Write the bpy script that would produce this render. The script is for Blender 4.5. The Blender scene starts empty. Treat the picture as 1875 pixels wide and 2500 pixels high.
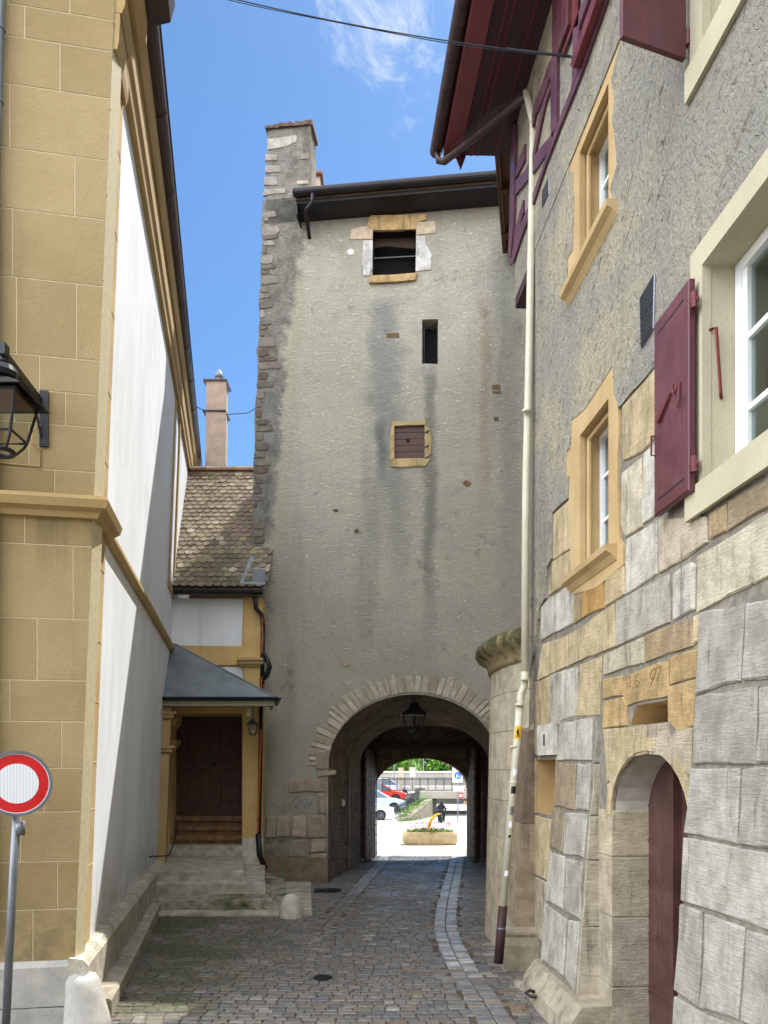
import bpy, bmesh, math, random
from mathutils import Vector, Matrix
random.seed(7)
SC = bpy.context.scene
R_ = math.radians
# ---------------------------------------------------------------- camera
FPX, HOR, CX, EYE = 1950.0, 1870.0, 937.5, 2.4
cam = bpy.data.cameras.new('camera'); camo = bpy.data.objects.new('camera', cam)
SC.collection.objects.link(camo); SC.camera = camo
camo.location = (0, 0, EYE); camo.rotation_euler = (R_(90), 0, 0)
cam.sensor_fit = 'VERTICAL'; cam.sensor_height = 36.0; cam.sensor_width = 27.0
cam.lens = FPX/2500*36; cam.shift_y = (HOR-1250)/2500; cam.shift_x = 0
cam.clip_start = 0.05; cam.clip_end = 5000
# ---------------------------------------------------------------- light
SUN_AZ, SUN_EL = 31.0, 58.0        # azimuth from +Y towards +X
CLOUD_FILL = 11.3
W = bpy.data.worlds.new('World'); SC.world = W; W.use_nodes = True
wn = W.node_tree; wn.nodes.clear()
wo = wn.nodes.new('ShaderNodeOutputWorld'); bg = wn.nodes.new('ShaderNodeBackground')
sky = wn.nodes.new('ShaderNodeTexSky'); sky.sky_type = 'NISHITA'; sky.sun_disc = False
sky.sun_elevation = R_(SUN_EL); sky.sun_rotation = R_(SUN_AZ)
sky.altitude = 400; sky.air_density = 1.0; sky.dust_density = 0.6; sky.ozone_density = 2.0
bg.inputs['Strength'].default_value = 0.10
# thin fair-weather clouds high over the eaves
tc = wn.nodes.new('ShaderNodeTexCoord'); mp = wn.nodes.new('ShaderNodeMapping')
mp.inputs['Scale'].default_value = (1, 1, 1.0)
n1 = wn.nodes.new('ShaderNodeTexNoise'); n1.inputs['Scale'].default_value = 11.0; n1.inputs['Distortion'].default_value = .5
n1.inputs['Detail'].default_value = 9; n1.inputs['Roughness'].default_value = 0.68
wn.links.new(tc.outputs['Generated'], mp.inputs['Vector']); wn.links.new(mp.outputs[0], n1.inputs['Vector'])
def wdist(direction, r0, r1):
    d = wn.nodes.new('ShaderNodeVectorMath'); d.operation = 'DISTANCE'
    v = Vector(direction).normalized(); d.inputs[1].default_value = v
    wn.links.new(tc.outputs['Generated'], d.inputs[0])
    m = wn.nodes.new('ShaderNodeMapRange'); m.interpolation_type = 'SMOOTHSTEP'
    m.inputs['From Min'].default_value = r0; m.inputs['From Max'].default_value = r1
    m.inputs['To Min'].default_value = 1; m.inputs['To Max'].default_value = 0
    wn.links.new(d.outputs['Value'], m.inputs['Value']); return m.outputs[0]
def wm(op, a_, b_, c_=0.0):
    x = wn.nodes.new('ShaderNodeMath'); x.operation = op
    for i, q in enumerate((a_, b_, c_)):
        if hasattr(q, 'is_output'): wn.links.new(q, x.inputs[i])
        else: x.inputs[i].default_value = q
    return x.outputs[0]
def wmr(v, a_, b_, c_=0.0, d_=1.0):
    x = wn.nodes.new('ShaderNodeMapRange'); x.interpolation_type = 'SMOOTHSTEP'; wn.links.new(v, x.inputs[0])
    for i, q in enumerate((a_, b_, c_, d_)): x.inputs[i+1].default_value = q
    return x.outputs[0]
# wisps over the eaves
cl = wdist((0.022, 1.0, 0.955), 0.0, 0.14); cl3 = wdist((-.07, 1, .99), 0, .10)
w_ = wm('MULTIPLY_ADD', cl, .26, n1.outputs[0]); w_ = wm('MULTIPLY_ADD', cl3, .06, w_)
wisp = wmr(w_, .70, .97, 0, .85)
# unseen bright clouds added behind and west of the viewer as fill light
sp = wn.nodes.new('ShaderNodeSeparateXYZ'); wn.links.new(tc.outputs['Generated'], sp.inputs[0])
n2 = wn.nodes.new('ShaderNodeTexNoise'); n2.inputs['Scale'].default_value = 2.6; n2.inputs['Detail'].default_value = 6
wn.links.new(tc.outputs['Generated'], n2.inputs['Vector'])
side = wm('MULTIPLY_ADD', sp.outputs[0], .6, sp.outputs[1])
fill_bank = wm('MULTIPLY', wmr(side, .10, -.20), wmr(n2.outputs[0], .36, .52, .45, 1))
fill_bank = wm('MULTIPLY', fill_bank, wmr(sp.outputs[2], -.02, .05))
allc = wm('MAXIMUM', wisp, fill_bank)
tint = wn.nodes.new('ShaderNodeMix'); tint.data_type = 'RGBA'; tint.blend_type = 'MULTIPLY'; tint.inputs['Factor'].default_value = 1
tint.inputs['B'].default_value = (.27, .375, .455, 1); wn.links.new(sky.outputs[0], tint.inputs['A'])
mixc = wn.nodes.new('ShaderNodeMix'); mixc.data_type = 'RGBA'
ccol = wn.nodes.new('ShaderNodeMix'); ccol.data_type = 'RGBA'; wn.links.new(fill_bank, ccol.inputs['Factor'])
ccol.inputs['A'].default_value = (2.7, 2.8, 2.9, 1); ccol.inputs['B'].default_value = (CLOUD_FILL*.955, CLOUD_FILL, CLOUD_FILL*1.09, 1)
west = wn.nodes.new('ShaderNodeVectorMath'); west.operation = 'SCALE'; wn.links.new(ccol.outputs['Result'], west.inputs[0]); wn.links.new(wmr(sp.outputs[0], -.15, -.75, 1.0, 1.6), west.inputs['Scale'])  # added clouds brightened further to the west, filling the right-hand wall
wn.links.new(west.outputs[0], mixc.inputs['B'])
wn.links.new(allc, mixc.inputs['Factor']); wn.links.new(tint.outputs['Result'], mixc.inputs['A'])
wn.links.new(mixc.outputs['Result'], bg.inputs['Color']); wn.links.new(bg.outputs[0], wo.inputs[0])
sl = bpy.data.lights.new('sun', 'SUN'); sl.energy = 2.0; sl.angle = R_(0.5); sl.color = (1, .965, .91)
slo = bpy.data.objects.new('sun', sl); SC.collection.objects.link(slo)
sd = Vector((math.sin(R_(SUN_AZ))*math.cos(R_(SUN_EL)), math.cos(R_(SUN_AZ))*math.cos(R_(SUN_EL)), math.sin(R_(SUN_EL))))
slo.rotation_euler = sd.to_track_quat('Z', 'Y').to_euler(); slo.location = (10, 20, 40)
SC.view_settings.view_transform = 'Standard'; SC.view_settings.look = 'None'
SC.view_settings.exposure = 2.0; SC.view_settings.gamma = 1.0
SC.cycles.max_bounces = 8; SC.cycles.diffuse_bounces = 5; SC.cycles.use_denoising = True
SC.cycles.caustics_reflective = False; SC.cycles.caustics_refractive = False
SC.cycles.sample_clamp_indirect = 8

# ---------------------------------------------------------------- geometry of the place
# planes n.p = d
PL = {'L': (Vector((1, .1815, -.04)), -1.447-.04*2.4), 'F': (Vector((-.19, 1, 0)), 7.93),
      'T': (Vector((.12, 1, 0)), 16.362), 'R': (Vector((1, .0705, 0)), 2.45),
      'A': (Vector((0, 1, 0)), 16.1), 'B1': (Vector((1, .0705, -.063)), 2.236),
      'B2': (Vector((1, .0705, -.0757)), 2.22), 'N2': (Vector((0, 1, 0)), 7.2)}
SIDE = {'L': 1, 'F': -1, 'T': -1, 'R': -1, 'A': -1, 'B1': -1, 'B2': -1, 'N2': -1}   # sign of the outward normal
for k in PL:
    n, d = PL[k]; l = n.length; PL[k] = (n/l, d/l)
def at(pl, px, py, off=0.0):
    n, d = PL[pl]
    r = Vector(((px-CX)/FPX, 1, (HOR-py)/FPX)); o = Vector((0, 0, EYE))
    t = (d-n.dot(o))/n.dot(r)
    return o + r*t + n*SIDE[pl]*off
def at2(pl, px, py, off):
    n, d = PL[pl]; d = d+SIDE[pl]*off; r = Vector(((px-CX)/FPX, 1, (HOR-py)/FPX)); o = Vector((0, 0, EYE))
    return o+r*((d-n.dot(o))/n.dot(r))
def Rp(y, z, off=0): return Vector((2.45-.0705*y-.9975*off, y-.0703*off, z))
def Lp(y, z, off=0): return Vector((-1.447-.1815*y+.04*(z-2.4)+off*.984, y+.178*off, z))
def Tp(x, z, off=0): return Vector((x-.119*off, 16.362-.12*x-.993*off, z))
def Fp(x, z, off=0): return Vector((x+.187*off, 7.93+.19*x-.982*off, z))
def Ap(x, z, off=0): return Vector((x, 16.1-off, z))
def z1(x, y): return (x*.42194, y*.42194)
def z2(x, y): return (600+x*.42194, 200+y*.42194)
def z3(x, y): return (1000+x*.52743, y*.52743)
def z4(x, y): return (x*.42194, 800+y*.42194)
def z5(x, y): return (x*.42194, 1570+y*.42194)
def zt(x, y): return (350+x*.31646, 1550+y*.31646)
def za(x, y): return (750+x*.30139, 1600+y*.30139)
def zr(x, y): return (1150+x*.45200, 1500+y*.45200)
def z6(x, y): return (1200+x*.40687, 800+y*.40687)
def z7(x, y): return (900+x*.16275, 1830+y*.16275)
def zB(x, y): return (1180+x*.28024, y*.28024)
def zC(x, y): return (580+x*.28022, 280+y*.28022)
def zD(x, y): return (1150+x*.37088, 1580+y*.37088)
def zg(y):
    return 0.0 if y < 20 else (-.03*(y-20) if y < 50 else -.9)

# ---------------------------------------------------------------- materials
def C(r, g, b, k=1.0):
    f = lambda c: ((c/255)/12.92 if c/255 <= .04045 else ((c/255+.055)/1.055)**2.4)*k
    return (f(r), f(g), f(b), 1)
class M:
    def __init__(s, name, rough=.8, metal=0, spec=.3):
        s.m = bpy.data.materials.new(name); s.m.use_nodes = True; s.t = s.m.node_tree
        s.b = s.t.nodes['Principled BSDF']; s.b.inputs['Roughness'].default_value = rough
        s.b.inputs['Metallic'].default_value = metal; s.b.inputs['Specular IOR Level'].default_value = spec
        s._pos = None
    def n(s, t, **kw):
        x = s.t.nodes.new(t)
        for k, v in kw.items(): setattr(x, k, v)
        return x
    def put(s, sock, v):
        if hasattr(v, 'is_output'): s.t.links.new(v, sock)
        else: sock.default_value = v
    def pos(s, scale=None, rot=None):
        if s._pos is None: s._pos = s.n('ShaderNodeNewGeometry').outputs['Position']
        if scale is None and rot is None: return s._pos
        m = s.n('ShaderNodeMapping'); s.t.links.new(s._pos, m.inputs[0])
        if rot: m.inputs['Rotation'].default_value = rot
        if scale: m.inputs['Scale'].default_value = scale
        return m.outputs[0]
    def xyz(s):
        x = s.n('ShaderNodeSeparateXYZ'); s.t.links.new(s.pos(), x.inputs[0]); return x.outputs
    def noise(s, scale, detail=4, rough=.55, vec=None, dist=0):
        x = s.n('ShaderNodeTexNoise'); s.put(x.inputs['Vector'], vec or s.pos())
        x.inputs['Scale'].default_value = scale; x.inputs['Detail'].default_value = detail
        x.inputs['Roughness'].default_value = rough; x.inputs['Distortion'].default_value = dist
        return x.outputs[0]
    def vor(s, scale, vec=None, feature='F1', rnd=1):
        x = s.n('ShaderNodeTexVoronoi', feature=feature); s.put(x.inputs['Vector'], vec or s.pos())
        x.inputs['Scale'].default_value = scale; x.inputs['Randomness'].default_value = rnd
        return x.outputs[0]
    def math(s, op, a, b=0.0, c=0.0, clamp=False):
        x = s.n('ShaderNodeMath', operation=op, use_clamp=clamp)
        s.put(x.inputs[0], a); s.put(x.inputs[1], b); s.put(x.inputs[2], c); return x.outputs[0]
    def mr(s, v, a, b, c=0.0, d=1.0):
        x = s.n('ShaderNodeMapRange', interpolation_type='SMOOTHSTEP')
        for i, q in enumerate((v, a, b, c, d)): s.put(x.inputs[i], q)
        return x.outputs[0]
    def mix(s, f, a, b, mode='MIX'):
        x = s.n('ShaderNodeMix', data_type='RGBA', blend_type=mode)
        s.put(x.inputs['Factor'], f); s.put(x.inputs['A'], a); s.put(x.inputs['B'], b); return x.outputs['Result']
    def attr(s, name='Col'):
        return s.n('ShaderNodeAttribute', attribute_name=name).outputs['Color']
    def bump(s, h, strength=.5, dist=.02, normal=None):
        x = s.n('ShaderNodeBump'); s.put(x.inputs['Height'], h); x.inputs['Strength'].default_value = strength
        x.inputs['Distance'].default_value = dist
        if normal is not None: s.put(x.inputs['Normal'], normal)
        s.t.links.new(x.outputs[0], s.b.inputs['Normal']); return x.outputs[0]
    def col(s, c): s.put(s.b.inputs['Base Color'], c); return s
    def rgh(s, c): s.put(s.b.inputs['Roughness'], c); return s
    def done(s): return s.m

def simple(name, c, rough=.6, metal=0, var=.25, scale=6, bump=.15, spec=.35):
    m = M(name, rough, metal, spec)
    n = m.noise(scale, 5); n2 = m.noise(scale*12, 3)
    dark = tuple(x*(1-var) for x in c[:3])+(1,); lite = tuple(min(1, x*(1+var)) for x in c[:3])+(1,)
    m.col(m.mix(m.mr(m.math('ADD', m.math('MULTIPLY', n, .7), m.math('MULTIPLY', n2, .3)), .3, .7), dark, lite))
    m.rgh(m.mr(n, .2, .8, max(.05, rough-.1), min(1, rough+.12)))
    if bump: m.bump(n2, bump, .004)
    return m.done()

def mat_attr_stone(name, rough=.85, bump=.6, scale=1.0, stain=.5, rib=0):
    """dressed stone, one colour per block from the mesh"""
    m = M(name, rough)
    a = m.attr(); n = m.noise(5*scale, 6, .62); n2 = m.noise(38*scale, 5, .65)
    p = m.vor(60*scale)
    streak = m.math('MULTIPLY_ADD', m.noise(4.5, 6, .7, m.pos((2.4, 2.4, .22))), .65, m.math('MULTIPLY', m.noise(1.7, 6, .75), .38))
    c = m.mix(m.mr(n, .3, .72), m.mix(1.0, a, (.70, .67, .62, 1), 'MULTIPLY'), m.mix(1.0, a, (1.12, 1.10, 1.06, 1), 'MULTIPLY'))
    c = m.mix(m.math('MULTIPLY', m.mr(streak, .535, .66), stain), c, (.07, .068, .06, 1))
    c = m.mix(m.math('MULTIPLY', m.mr(n2, .58, .75), .35), c, (.10, .09, .08, 1))
    c = m.mix(m.math('MULTIPLY', m.mr(n2, .30, .22), .3), c, (.62, .58, .50, 1))
    m.col(c)
    h = m.math('ADD', m.math('MULTIPLY', n2, .6), m.math('MULTIPLY', m.mr(p, 0, .35), .25))
    h = m.math('ADD', h, m.math('MULTIPLY', n, .8))
    if rib:
        h = m.math('ADD', h, m.math('MULTIPLY', m.noise(1, 4, .7, m.pos((7, 7, 75)), .6), rib))
        c2 = m.math('MULTIPLY', m.mr(m.noise(1, 3, .7, m.pos((9, 9, 80)), .6), .5, .64), .28)
        m.col(m.mix(c2, c, m.mix(1.0, c, (.6, .59, .57, 1), 'MULTIPLY')))
    m.bump(h, bump, .02)
    return m.done()

def cracks(m, scale, w, k):
    """a few hairline cracks: edges of a warped cell pattern, kept only in patches"""
    v = m.n('ShaderNodeVectorMath', operation='SCALE'); nz = m.n('ShaderNodeTexNoise'); m.put(nz.inputs['Vector'], m.pos()); nz.inputs['Scale'].default_value = 3; nz.inputs['Detail'].default_value = 5
    m.t.links.new(nz.outputs[1], v.inputs[0]); v.inputs['Scale'].default_value = .35
    a = m.n('ShaderNodeVectorMath', operation='ADD'); m.put(a.inputs[0], m.pos()); m.t.links.new(v.outputs[0], a.inputs[1])
    d = m.vor(scale, a.outputs[0], 'DISTANCE_TO_EDGE')
    return m.math('MULTIPLY', m.math('MULTIPLY', m.mr(d, w, w*.3), m.mr(m.noise(.9, 3, .6), .50, .58)), k)
def streaks(m, base, X, Z, items, wob):
    """vertical run-off stains: (x at z0, slope, half width, z low, z high, colour, strength)"""
    for (a, b, w, zl, zh, colr, k) in items:
        cx = m.math('MULTIPLY_ADD', Z, b, a-b*zh)
        d = m.math('ABSOLUTE', m.math('SUBTRACT', m.math('MULTIPLY_ADD', wob, w*2.4, m.math('SUBTRACT', X, w*1.2)), cx))
        f = m.math('MULTIPLY', m.mr(d, w*.2, w*1.3, 1, 0), m.mr(Z, zh, zh-.35, 0, 1))
        f = m.math('MULTIPLY', f, m.mr(Z, zl, zl+(zh-zl)*.6, 0, 1))
        base = m.mix(m.math('MULTIPLY', f, k), base, colr)
    return base

# roughcast of the tower
m = M('tower_roughcast', .92)
X, Y, Z = m.xyz()
big = m.noise(.55, 5, .6); mid = m.noise(3.5, 6, .65); fin = m.noise(26, 6, .7); wob = m.noise(1.6, 4, .6)
c = m.mix(m.mr(big, .35, .65), C(248, 242, 218), C(237, 231, 209))
c = m.mix(m.math('MULTIPLY', m.mr(mid, .5, .75), .25), c, C(168, 166, 154))
c = m.mix(m.math('MULTIPLY', m.mr(m.noise(1, 5, .6, m.pos((1.1, 1.1, .12))), .52, .72), .35), c, C(160, 158, 148))
c = streaks(m, c, X, Z, [
    (0.05, 0, .36, 6.0, 12.1, C(172, 172, 168), .7), (.30, 0, .24, 5.2, 9.4, C(170, 170, 164), .4),
    (.93, 0, .15, 3.9, 10.6, C(132, 132, 126), .6), (-.05, 0, .13, 7.9, 9.6, C(122, 122, 120), .6),
    (2.02, .0, .12, 6.5, 12.0, C(214, 186, 156), .5), (2.5, 0, .30, 4.0, 13.5, C(170, 170, 164), .5),
    (-1.72, .075, .15, 3.8, 12.9, C(226, 222, 194), .85)], wob)
# old grimy masonry zone at the left edge
edge = m.math('MULTIPLY_ADD', Z, .115, -3.22)
f = m.mr(m.math('SUBTRACT', X, m.math('MULTIPLY_ADD', m.noise(1.1, 6, .7), 1.3, m.math('ADD', edge, -.65))), -.12, .12, 1, 0)
f = m.math('MULTIPLY', f, m.mr(Z, 2.0, 4.5, .15, 1))
old = m.mix(m.mr(mid, .36, .60), C(118, 116, 108), C(176, 172, 162))
old = m.mix(m.mr(fin, .52, .70), old, C(58, 56, 52))
c = m.mix(m.math('MULTIPLY', f, .8), c, old)
c = streaks(m, c, X, Z, [(-1.74, .078, .13, 4.5, 12.7, C(236, 230, 200), .75)], wob)
c = m.mix(m.math('MULTIPLY', m.mr(Z, 13.9, 13.2, 1, 0), m.math('MULTIPLY', m.mr(X, -1.75, -1.6), .55)), c, C(128, 114, 100))
m_moss = m.math('MULTIPLY', m.mr(m.noise(2.3, 5, .7), .60, .70), .35)
c = m.mix(m_moss, c, C(104, 104, 84))
c = m.mix(m.math('MULTIPLY', m.mr(Z, 2.2, .3, 0, 1), m.mr(mid, .35, .6, .2, .75)), c, C(108, 104, 94))
c = m.mix(m.math('MULTIPLY', m.mr(fin, .57, .70), .5), c, C(104, 102, 94))
c = m.mix(m.math('MULTIPLY', m.mr(m.noise(44, 4, .7, m.pos((1, 1, 1.9)), 1.0), .60, .68), .45), c, C(78, 77, 72))
c = m.mix(cracks(m, .55, .005, .18), c, C(110, 106, 96))
pt = m.math('MULTIPLY', m.mr(m.noise(.8, 6, .72), .600, .625), .25); c = m.mix(pt, c, C(212, 208, 194))
m.col(c)
v = m.noise(17, 5, .72, m.pos((1, 1, 1.7)), 1.2); v2 = m.vor(34, m.pos((1, 1, 1.8)))
h = m.math('ADD', m.math('MULTIPLY', m.mr(v, .35, .7), .8), m.math('MULTIPLY', m.mr(v2, 0, .5), -.35))
h = m.math('ADD', h, m.math('MULTIPLY', m.noise(70, 3), .25)); h = m.math('ADD', h, m.math('MULTIPLY', m.noise(1.3, 3), 1.4))
m.bump(h, 1.0, .09); M_TOWER = m.done()

# trowelled render of the right-hand house
m = M('trowelled_render', .92)
X, Y, Z = m.xyz()
def strokes(ang, sc, st):
    a_ = m.pos(None, (R_(ang), 0, 0)); q = m.n('ShaderNodeMapping'); m.t.links.new(a_, q.inputs[0]); q.inputs['Scale'].default_value = sc
    return m.noise(1, 4, .6, q.outputs[0], st)
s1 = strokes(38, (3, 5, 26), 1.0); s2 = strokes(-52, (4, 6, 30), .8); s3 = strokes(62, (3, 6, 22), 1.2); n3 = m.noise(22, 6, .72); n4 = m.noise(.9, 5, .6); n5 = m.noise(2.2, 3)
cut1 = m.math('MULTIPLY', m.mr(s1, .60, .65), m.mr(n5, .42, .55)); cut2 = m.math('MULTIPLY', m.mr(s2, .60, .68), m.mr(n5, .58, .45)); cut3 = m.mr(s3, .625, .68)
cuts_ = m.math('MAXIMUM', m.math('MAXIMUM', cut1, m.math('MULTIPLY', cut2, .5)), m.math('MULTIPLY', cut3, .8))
c = m.mix(m.mr(n4, .38, .60), C(248, 236, 202), C(216, 211, 196))
c = m.mix(m.math('MULTIPLY', m.mr(m.noise(1, 5, .65, m.pos((3, 3, .3))), .52, .70), .45), c, C(176, 168, 146))
c = m.mix(cracks(m, .7, .004, .25), c, C(120, 108, 86))
c = m.mix(m.math('MULTIPLY', m.mr(Y, 7.5, 5.6, 0, 1), m.mr(n4, .3, .6, .4, .8)), c, C(212, 208, 194))
c = m.mix(m.math('MULTIPLY', m.mr(n3, .54, .68), .55), c, C(160, 146, 116))
c = m.mix(m.math('MULTIPLY', cuts_, .8), c, C(104, 94, 74))  # trowel cuts darkened in colour to read as shaded creases
m.col(c)
h = m.math('ADD', m.math('MULTIPLY', cuts_, -1.2), m.math('MULTIPLY', m.mr(n3, .3, .7), .7))
h = m.math('ADD', h, m.math('MULTIPLY', m.noise(6, 4), 1.5)); h = m.math('ADD', h, m.math('MULTIPLY', s1, 1.0))
m.bump(h, 1.0, .10); M_RENDER = m.done()

# smooth white render of the church flank
m = M('white_render', .85)
n = m.noise(1, 5, .6, m.pos((1.2, 1.2, .5))); n2 = m.noise(30, 4)
X, Y, Z = m.xyz(); c = m.mix(m.mr(n, .35, .7), C(230, 233, 236), C(214, 217, 220))
c = m.mix(m.math('MULTIPLY', m.mr(m.noise(1, 6, .65, m.pos((5, 5, .35))), .55, .75), .35), c, C(168, 166, 158))
c = m.mix(m.math('MULTIPLY', m.mr(Z, 1.5, .55), m.mr(m.noise(2.6, 6, .7), .35, .62, .1, .6)), c, C(146, 138, 120))
c = m.mix(m.math('MULTIPLY', m.mr(m.noise(7, 6, .7), .64, .70), .4), c, C(176, 172, 162)); c = m.mix(cracks(m, .8, .003, .3), c, C(120, 118, 112)); m.col(c)
m.bump(m.math('ADD', m.math('MULTIPLY', n2, .3), m.noise(2.5, 4)), .25, .02); M_WHITE = m.done()

def ochre(name, base, dark, b=.35):
    m = M(name, .88)
    n = m.noise(1.4, 5, .6); n2 = m.noise(46, 5, .7); n3 = m.noise(3.0, 4, .6, m.pos((1.5, 1.5, .5)))
    c = m.mix(m.mr(n, .35, .7), base, dark)
    c = m.mix(m.math('MULTIPLY', m.mr(n2, .52, .72), .45), c, tuple(x*.62 for x in dark[:3])+(1,))
    c = m.mix(m.math('MULTIPLY', m.mr(n3, .6, .75), .25), c, tuple(x*.7 for x in dark[:3])+(1,))
    m.col(c); m.bump(m.math('ADD', n2, m.math('MULTIPLY', m.noise(160, 2), .4)), b, .008); return m.done()
def ochre_blocks_shaded():
    m = M('ochre_blocks_shaded', .88); a = m.attr()
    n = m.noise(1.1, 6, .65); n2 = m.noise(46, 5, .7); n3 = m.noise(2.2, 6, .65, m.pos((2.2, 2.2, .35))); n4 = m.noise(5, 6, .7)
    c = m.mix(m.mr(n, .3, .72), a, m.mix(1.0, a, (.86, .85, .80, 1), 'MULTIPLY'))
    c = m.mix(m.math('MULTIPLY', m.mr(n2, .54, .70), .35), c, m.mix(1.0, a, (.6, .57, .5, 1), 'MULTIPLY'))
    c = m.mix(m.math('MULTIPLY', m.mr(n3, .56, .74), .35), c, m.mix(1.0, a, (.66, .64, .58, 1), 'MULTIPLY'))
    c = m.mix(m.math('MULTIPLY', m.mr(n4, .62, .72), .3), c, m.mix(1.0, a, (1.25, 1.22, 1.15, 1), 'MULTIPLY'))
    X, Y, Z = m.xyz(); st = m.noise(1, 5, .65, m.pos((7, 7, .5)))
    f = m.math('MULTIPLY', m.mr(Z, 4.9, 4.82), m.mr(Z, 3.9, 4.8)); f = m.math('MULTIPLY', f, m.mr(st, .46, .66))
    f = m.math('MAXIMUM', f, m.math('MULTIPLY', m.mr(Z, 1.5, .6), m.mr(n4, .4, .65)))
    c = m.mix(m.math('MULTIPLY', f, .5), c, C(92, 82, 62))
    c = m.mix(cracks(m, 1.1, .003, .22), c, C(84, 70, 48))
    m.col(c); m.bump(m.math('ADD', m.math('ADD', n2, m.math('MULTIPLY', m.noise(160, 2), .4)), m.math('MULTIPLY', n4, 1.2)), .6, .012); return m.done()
M_OCHRE_B = ochre_blocks_shaded()
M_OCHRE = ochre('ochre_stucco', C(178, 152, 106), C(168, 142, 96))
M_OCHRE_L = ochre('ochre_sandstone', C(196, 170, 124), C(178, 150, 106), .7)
M_OCHRE_D = ochre('ochre_porch', C(212, 180, 122), C(192, 160, 104))
M_CREAM = ochre('cream_stone', C(186, 178, 152), C(172, 164, 138), .25)
M_STONE = mat_attr_stone('ashlar_stone', .85, .85, 1, .62, .9)
M_RUBBLE = mat_attr_stone('rubble_stone', .9, 1.0, 1.2, .5)
M_PALE = simple('pale_limestone', C(196, 190, 178), .85, 0, .22, 7, .5)
M_PLINTH = simple('plinth_limestone', C(168, 165, 157), .85, 0, .2, 5, .6)
M_MORTAR = simple('grey_mortar', C(128, 122, 110), .95, 0, .35, 12, .9)
M_STEP = simple('worn_step_stone', C(166, 160, 146), .85, 0, .42, 5, .5)
m = M('moss_step', .9); n = m.noise(3, 6, .65)
X, Y, Z = m.xyz()
g = m.math('MULTIPLY', m.mr(n, .42, .62), m.mr(X, -3.2, -2.2, .1, 1))
m.col(m.mix(g, m.mix(m.mr(m.noise(9, 5), .3, .7), C(120, 114, 100), C(172, 165, 148)), C(66, 76, 36)))
m.bump(m.noise(30, 5), .5, .01); M_MOSS = m.done()
M_TUNNEL = None
m = M('tunnel_masonry', .9); n = m.noise(2.4, 6, .7); n2 = m.noise(16, 6, .7)
br = m.vor(4.2, m.pos((1, .8, 1.9)), 'DISTANCE_TO_EDGE')
c = m.mix(m.mr(n, .35, .65), C(112, 92, 76), C(146, 128, 108)); c = m.mix(m.math('MULTIPLY', m.mr(n2, .5, .7), .5), c, C(66, 54, 46))
c = m.mix(m.math('MULTIPLY', m.mr(br, .05, .0), .4), c, C(50, 44, 38)); m.col(c)
m.bump(m.math('ADD', m.math('MULTIPLY', n2, .7), m.mr(br, 0, .12)), .8, .03); M_TUNNEL = m.done()
M_BRICK = simple('old_brick', C(122, 92, 78), .9, 0, .35, 14, .8)
M_DARKMETAL = simple('dark_metal', C(46, 44, 46), .45, .6, .2, 5, .05, .5)
M_IRON = simple('black_iron', C(30, 31, 34), .4, .3, .2, 8, .1, .5)
M_COPPERBROWN = simple('oxidised_copper', C(74, 58, 56), .5, .4, .3, 6, .1, .5)
M_ZINC = simple('weathered_zinc', C(118, 126, 128), .5, .3, .22, 3, .08, .5)
M_MAROON = simple('maroon_paint', C(104, 34, 42), .45, 0, .12, 3, .04, .5)
M_MAROON_D = simple('maroon_boards', C(62, 34, 44), .5, 0, .18, 3, .08, .4)
M_REDTRIM = simple('red_fascia_paint', C(116, 58, 66), .5, 0, .15, 4, .05, .4)
M_PURPLE = simple('aubergine_timber_paint', C(94, 58, 84), .4, 0, .15, 5, .06, .55)
M_SHUTTER = simple('aubergine_shutter_paint', C(88, 48, 60), .38, 0, .06, 2, .03, .55)
def painted(name, c):
    m = M(name, .45, 0, .45); g = m.noise(1, 5, .65, m.pos((22, 22, 1.6))); n = m.noise(2.5, 6, .7); n2 = m.noise(18, 5, .7)
    lite = tuple(min(1, x*1.5+.012) for x in c[:3])+(1,); dk = tuple(x*.72 for x in c[:3])+(1,)
    k = m.mix(m.mr(n, .35, .7), c, lite); k = m.mix(m.math('MULTIPLY', m.mr(g, .5, .68), .5), k, dk)
    k = m.mix(m.math('MULTIPLY', m.mr(n2, .66, .72), .5), k, C(120, 100, 92)); m.col(k); m.rgh(m.mr(n, .3, .7, .35, .6)); m.bump(g, .25, .004); return m.done()
M_PURPLE = painted('aubergine_timber_paint', C(84, 48, 62)); M_SHUTTER = painted('aubergine_shutter_paint', C(82, 40, 46)); M_MAROON = painted('maroon_paint', C(96, 34, 42)); M_DOORBROWN = painted('brown_door_paint', C(72, 46, 40))
M_PIPE = simple('cream_pipe_paint', C(206, 202, 180), .45, 0, .1, 3, .03, .45)
M_PIPEFOOT = simple('brown_cast_iron', C(66, 46, 44), .6, .1, .25, 10, .2)
M_WHITEPAINT = simple('white_frame_paint', C(236, 238, 238), .4, 0, .04, 4, .02, .5)
M_BLACK = simple('black_void', C(18, 17, 17), .9, 0, .3, 4, 0)
M_DARKWOOD = simple('dark_oak', C(80, 56, 48), .6, 0, .35, 9, .3)
M_STEPWOOD = simple('worn_oak_step', C(128, 98, 70), .8, 0, .45, 7, .5)
M_OLDWOOD = simple('weathered_beam', C(78, 60, 46), .8, 0, .35, 8, .4)
M_BROWNWOOD = simple('brown_roof_boards', C(92, 60, 38), .7, 0, .25, 7, .2)
M_JOINT = simple('pale_joint_line', C(196, 184, 150), .8, 0, .12, 20, .2)
M_RUST = simple('rusty_red_iron', C(112, 44, 34), .6, .2, .3, 15, .2)
M_TILE = mat_attr_stone('clay_tile', .85, .5, 2, .15)
M_WIRE = simple('galvanised_wire', C(60, 66, 74), .5, .5, .2, 8, 0)
M_ORANGE = simple('new_copper_pipe', C(196, 104, 62), .3, .55, .12, 5, 0, .5)
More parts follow.
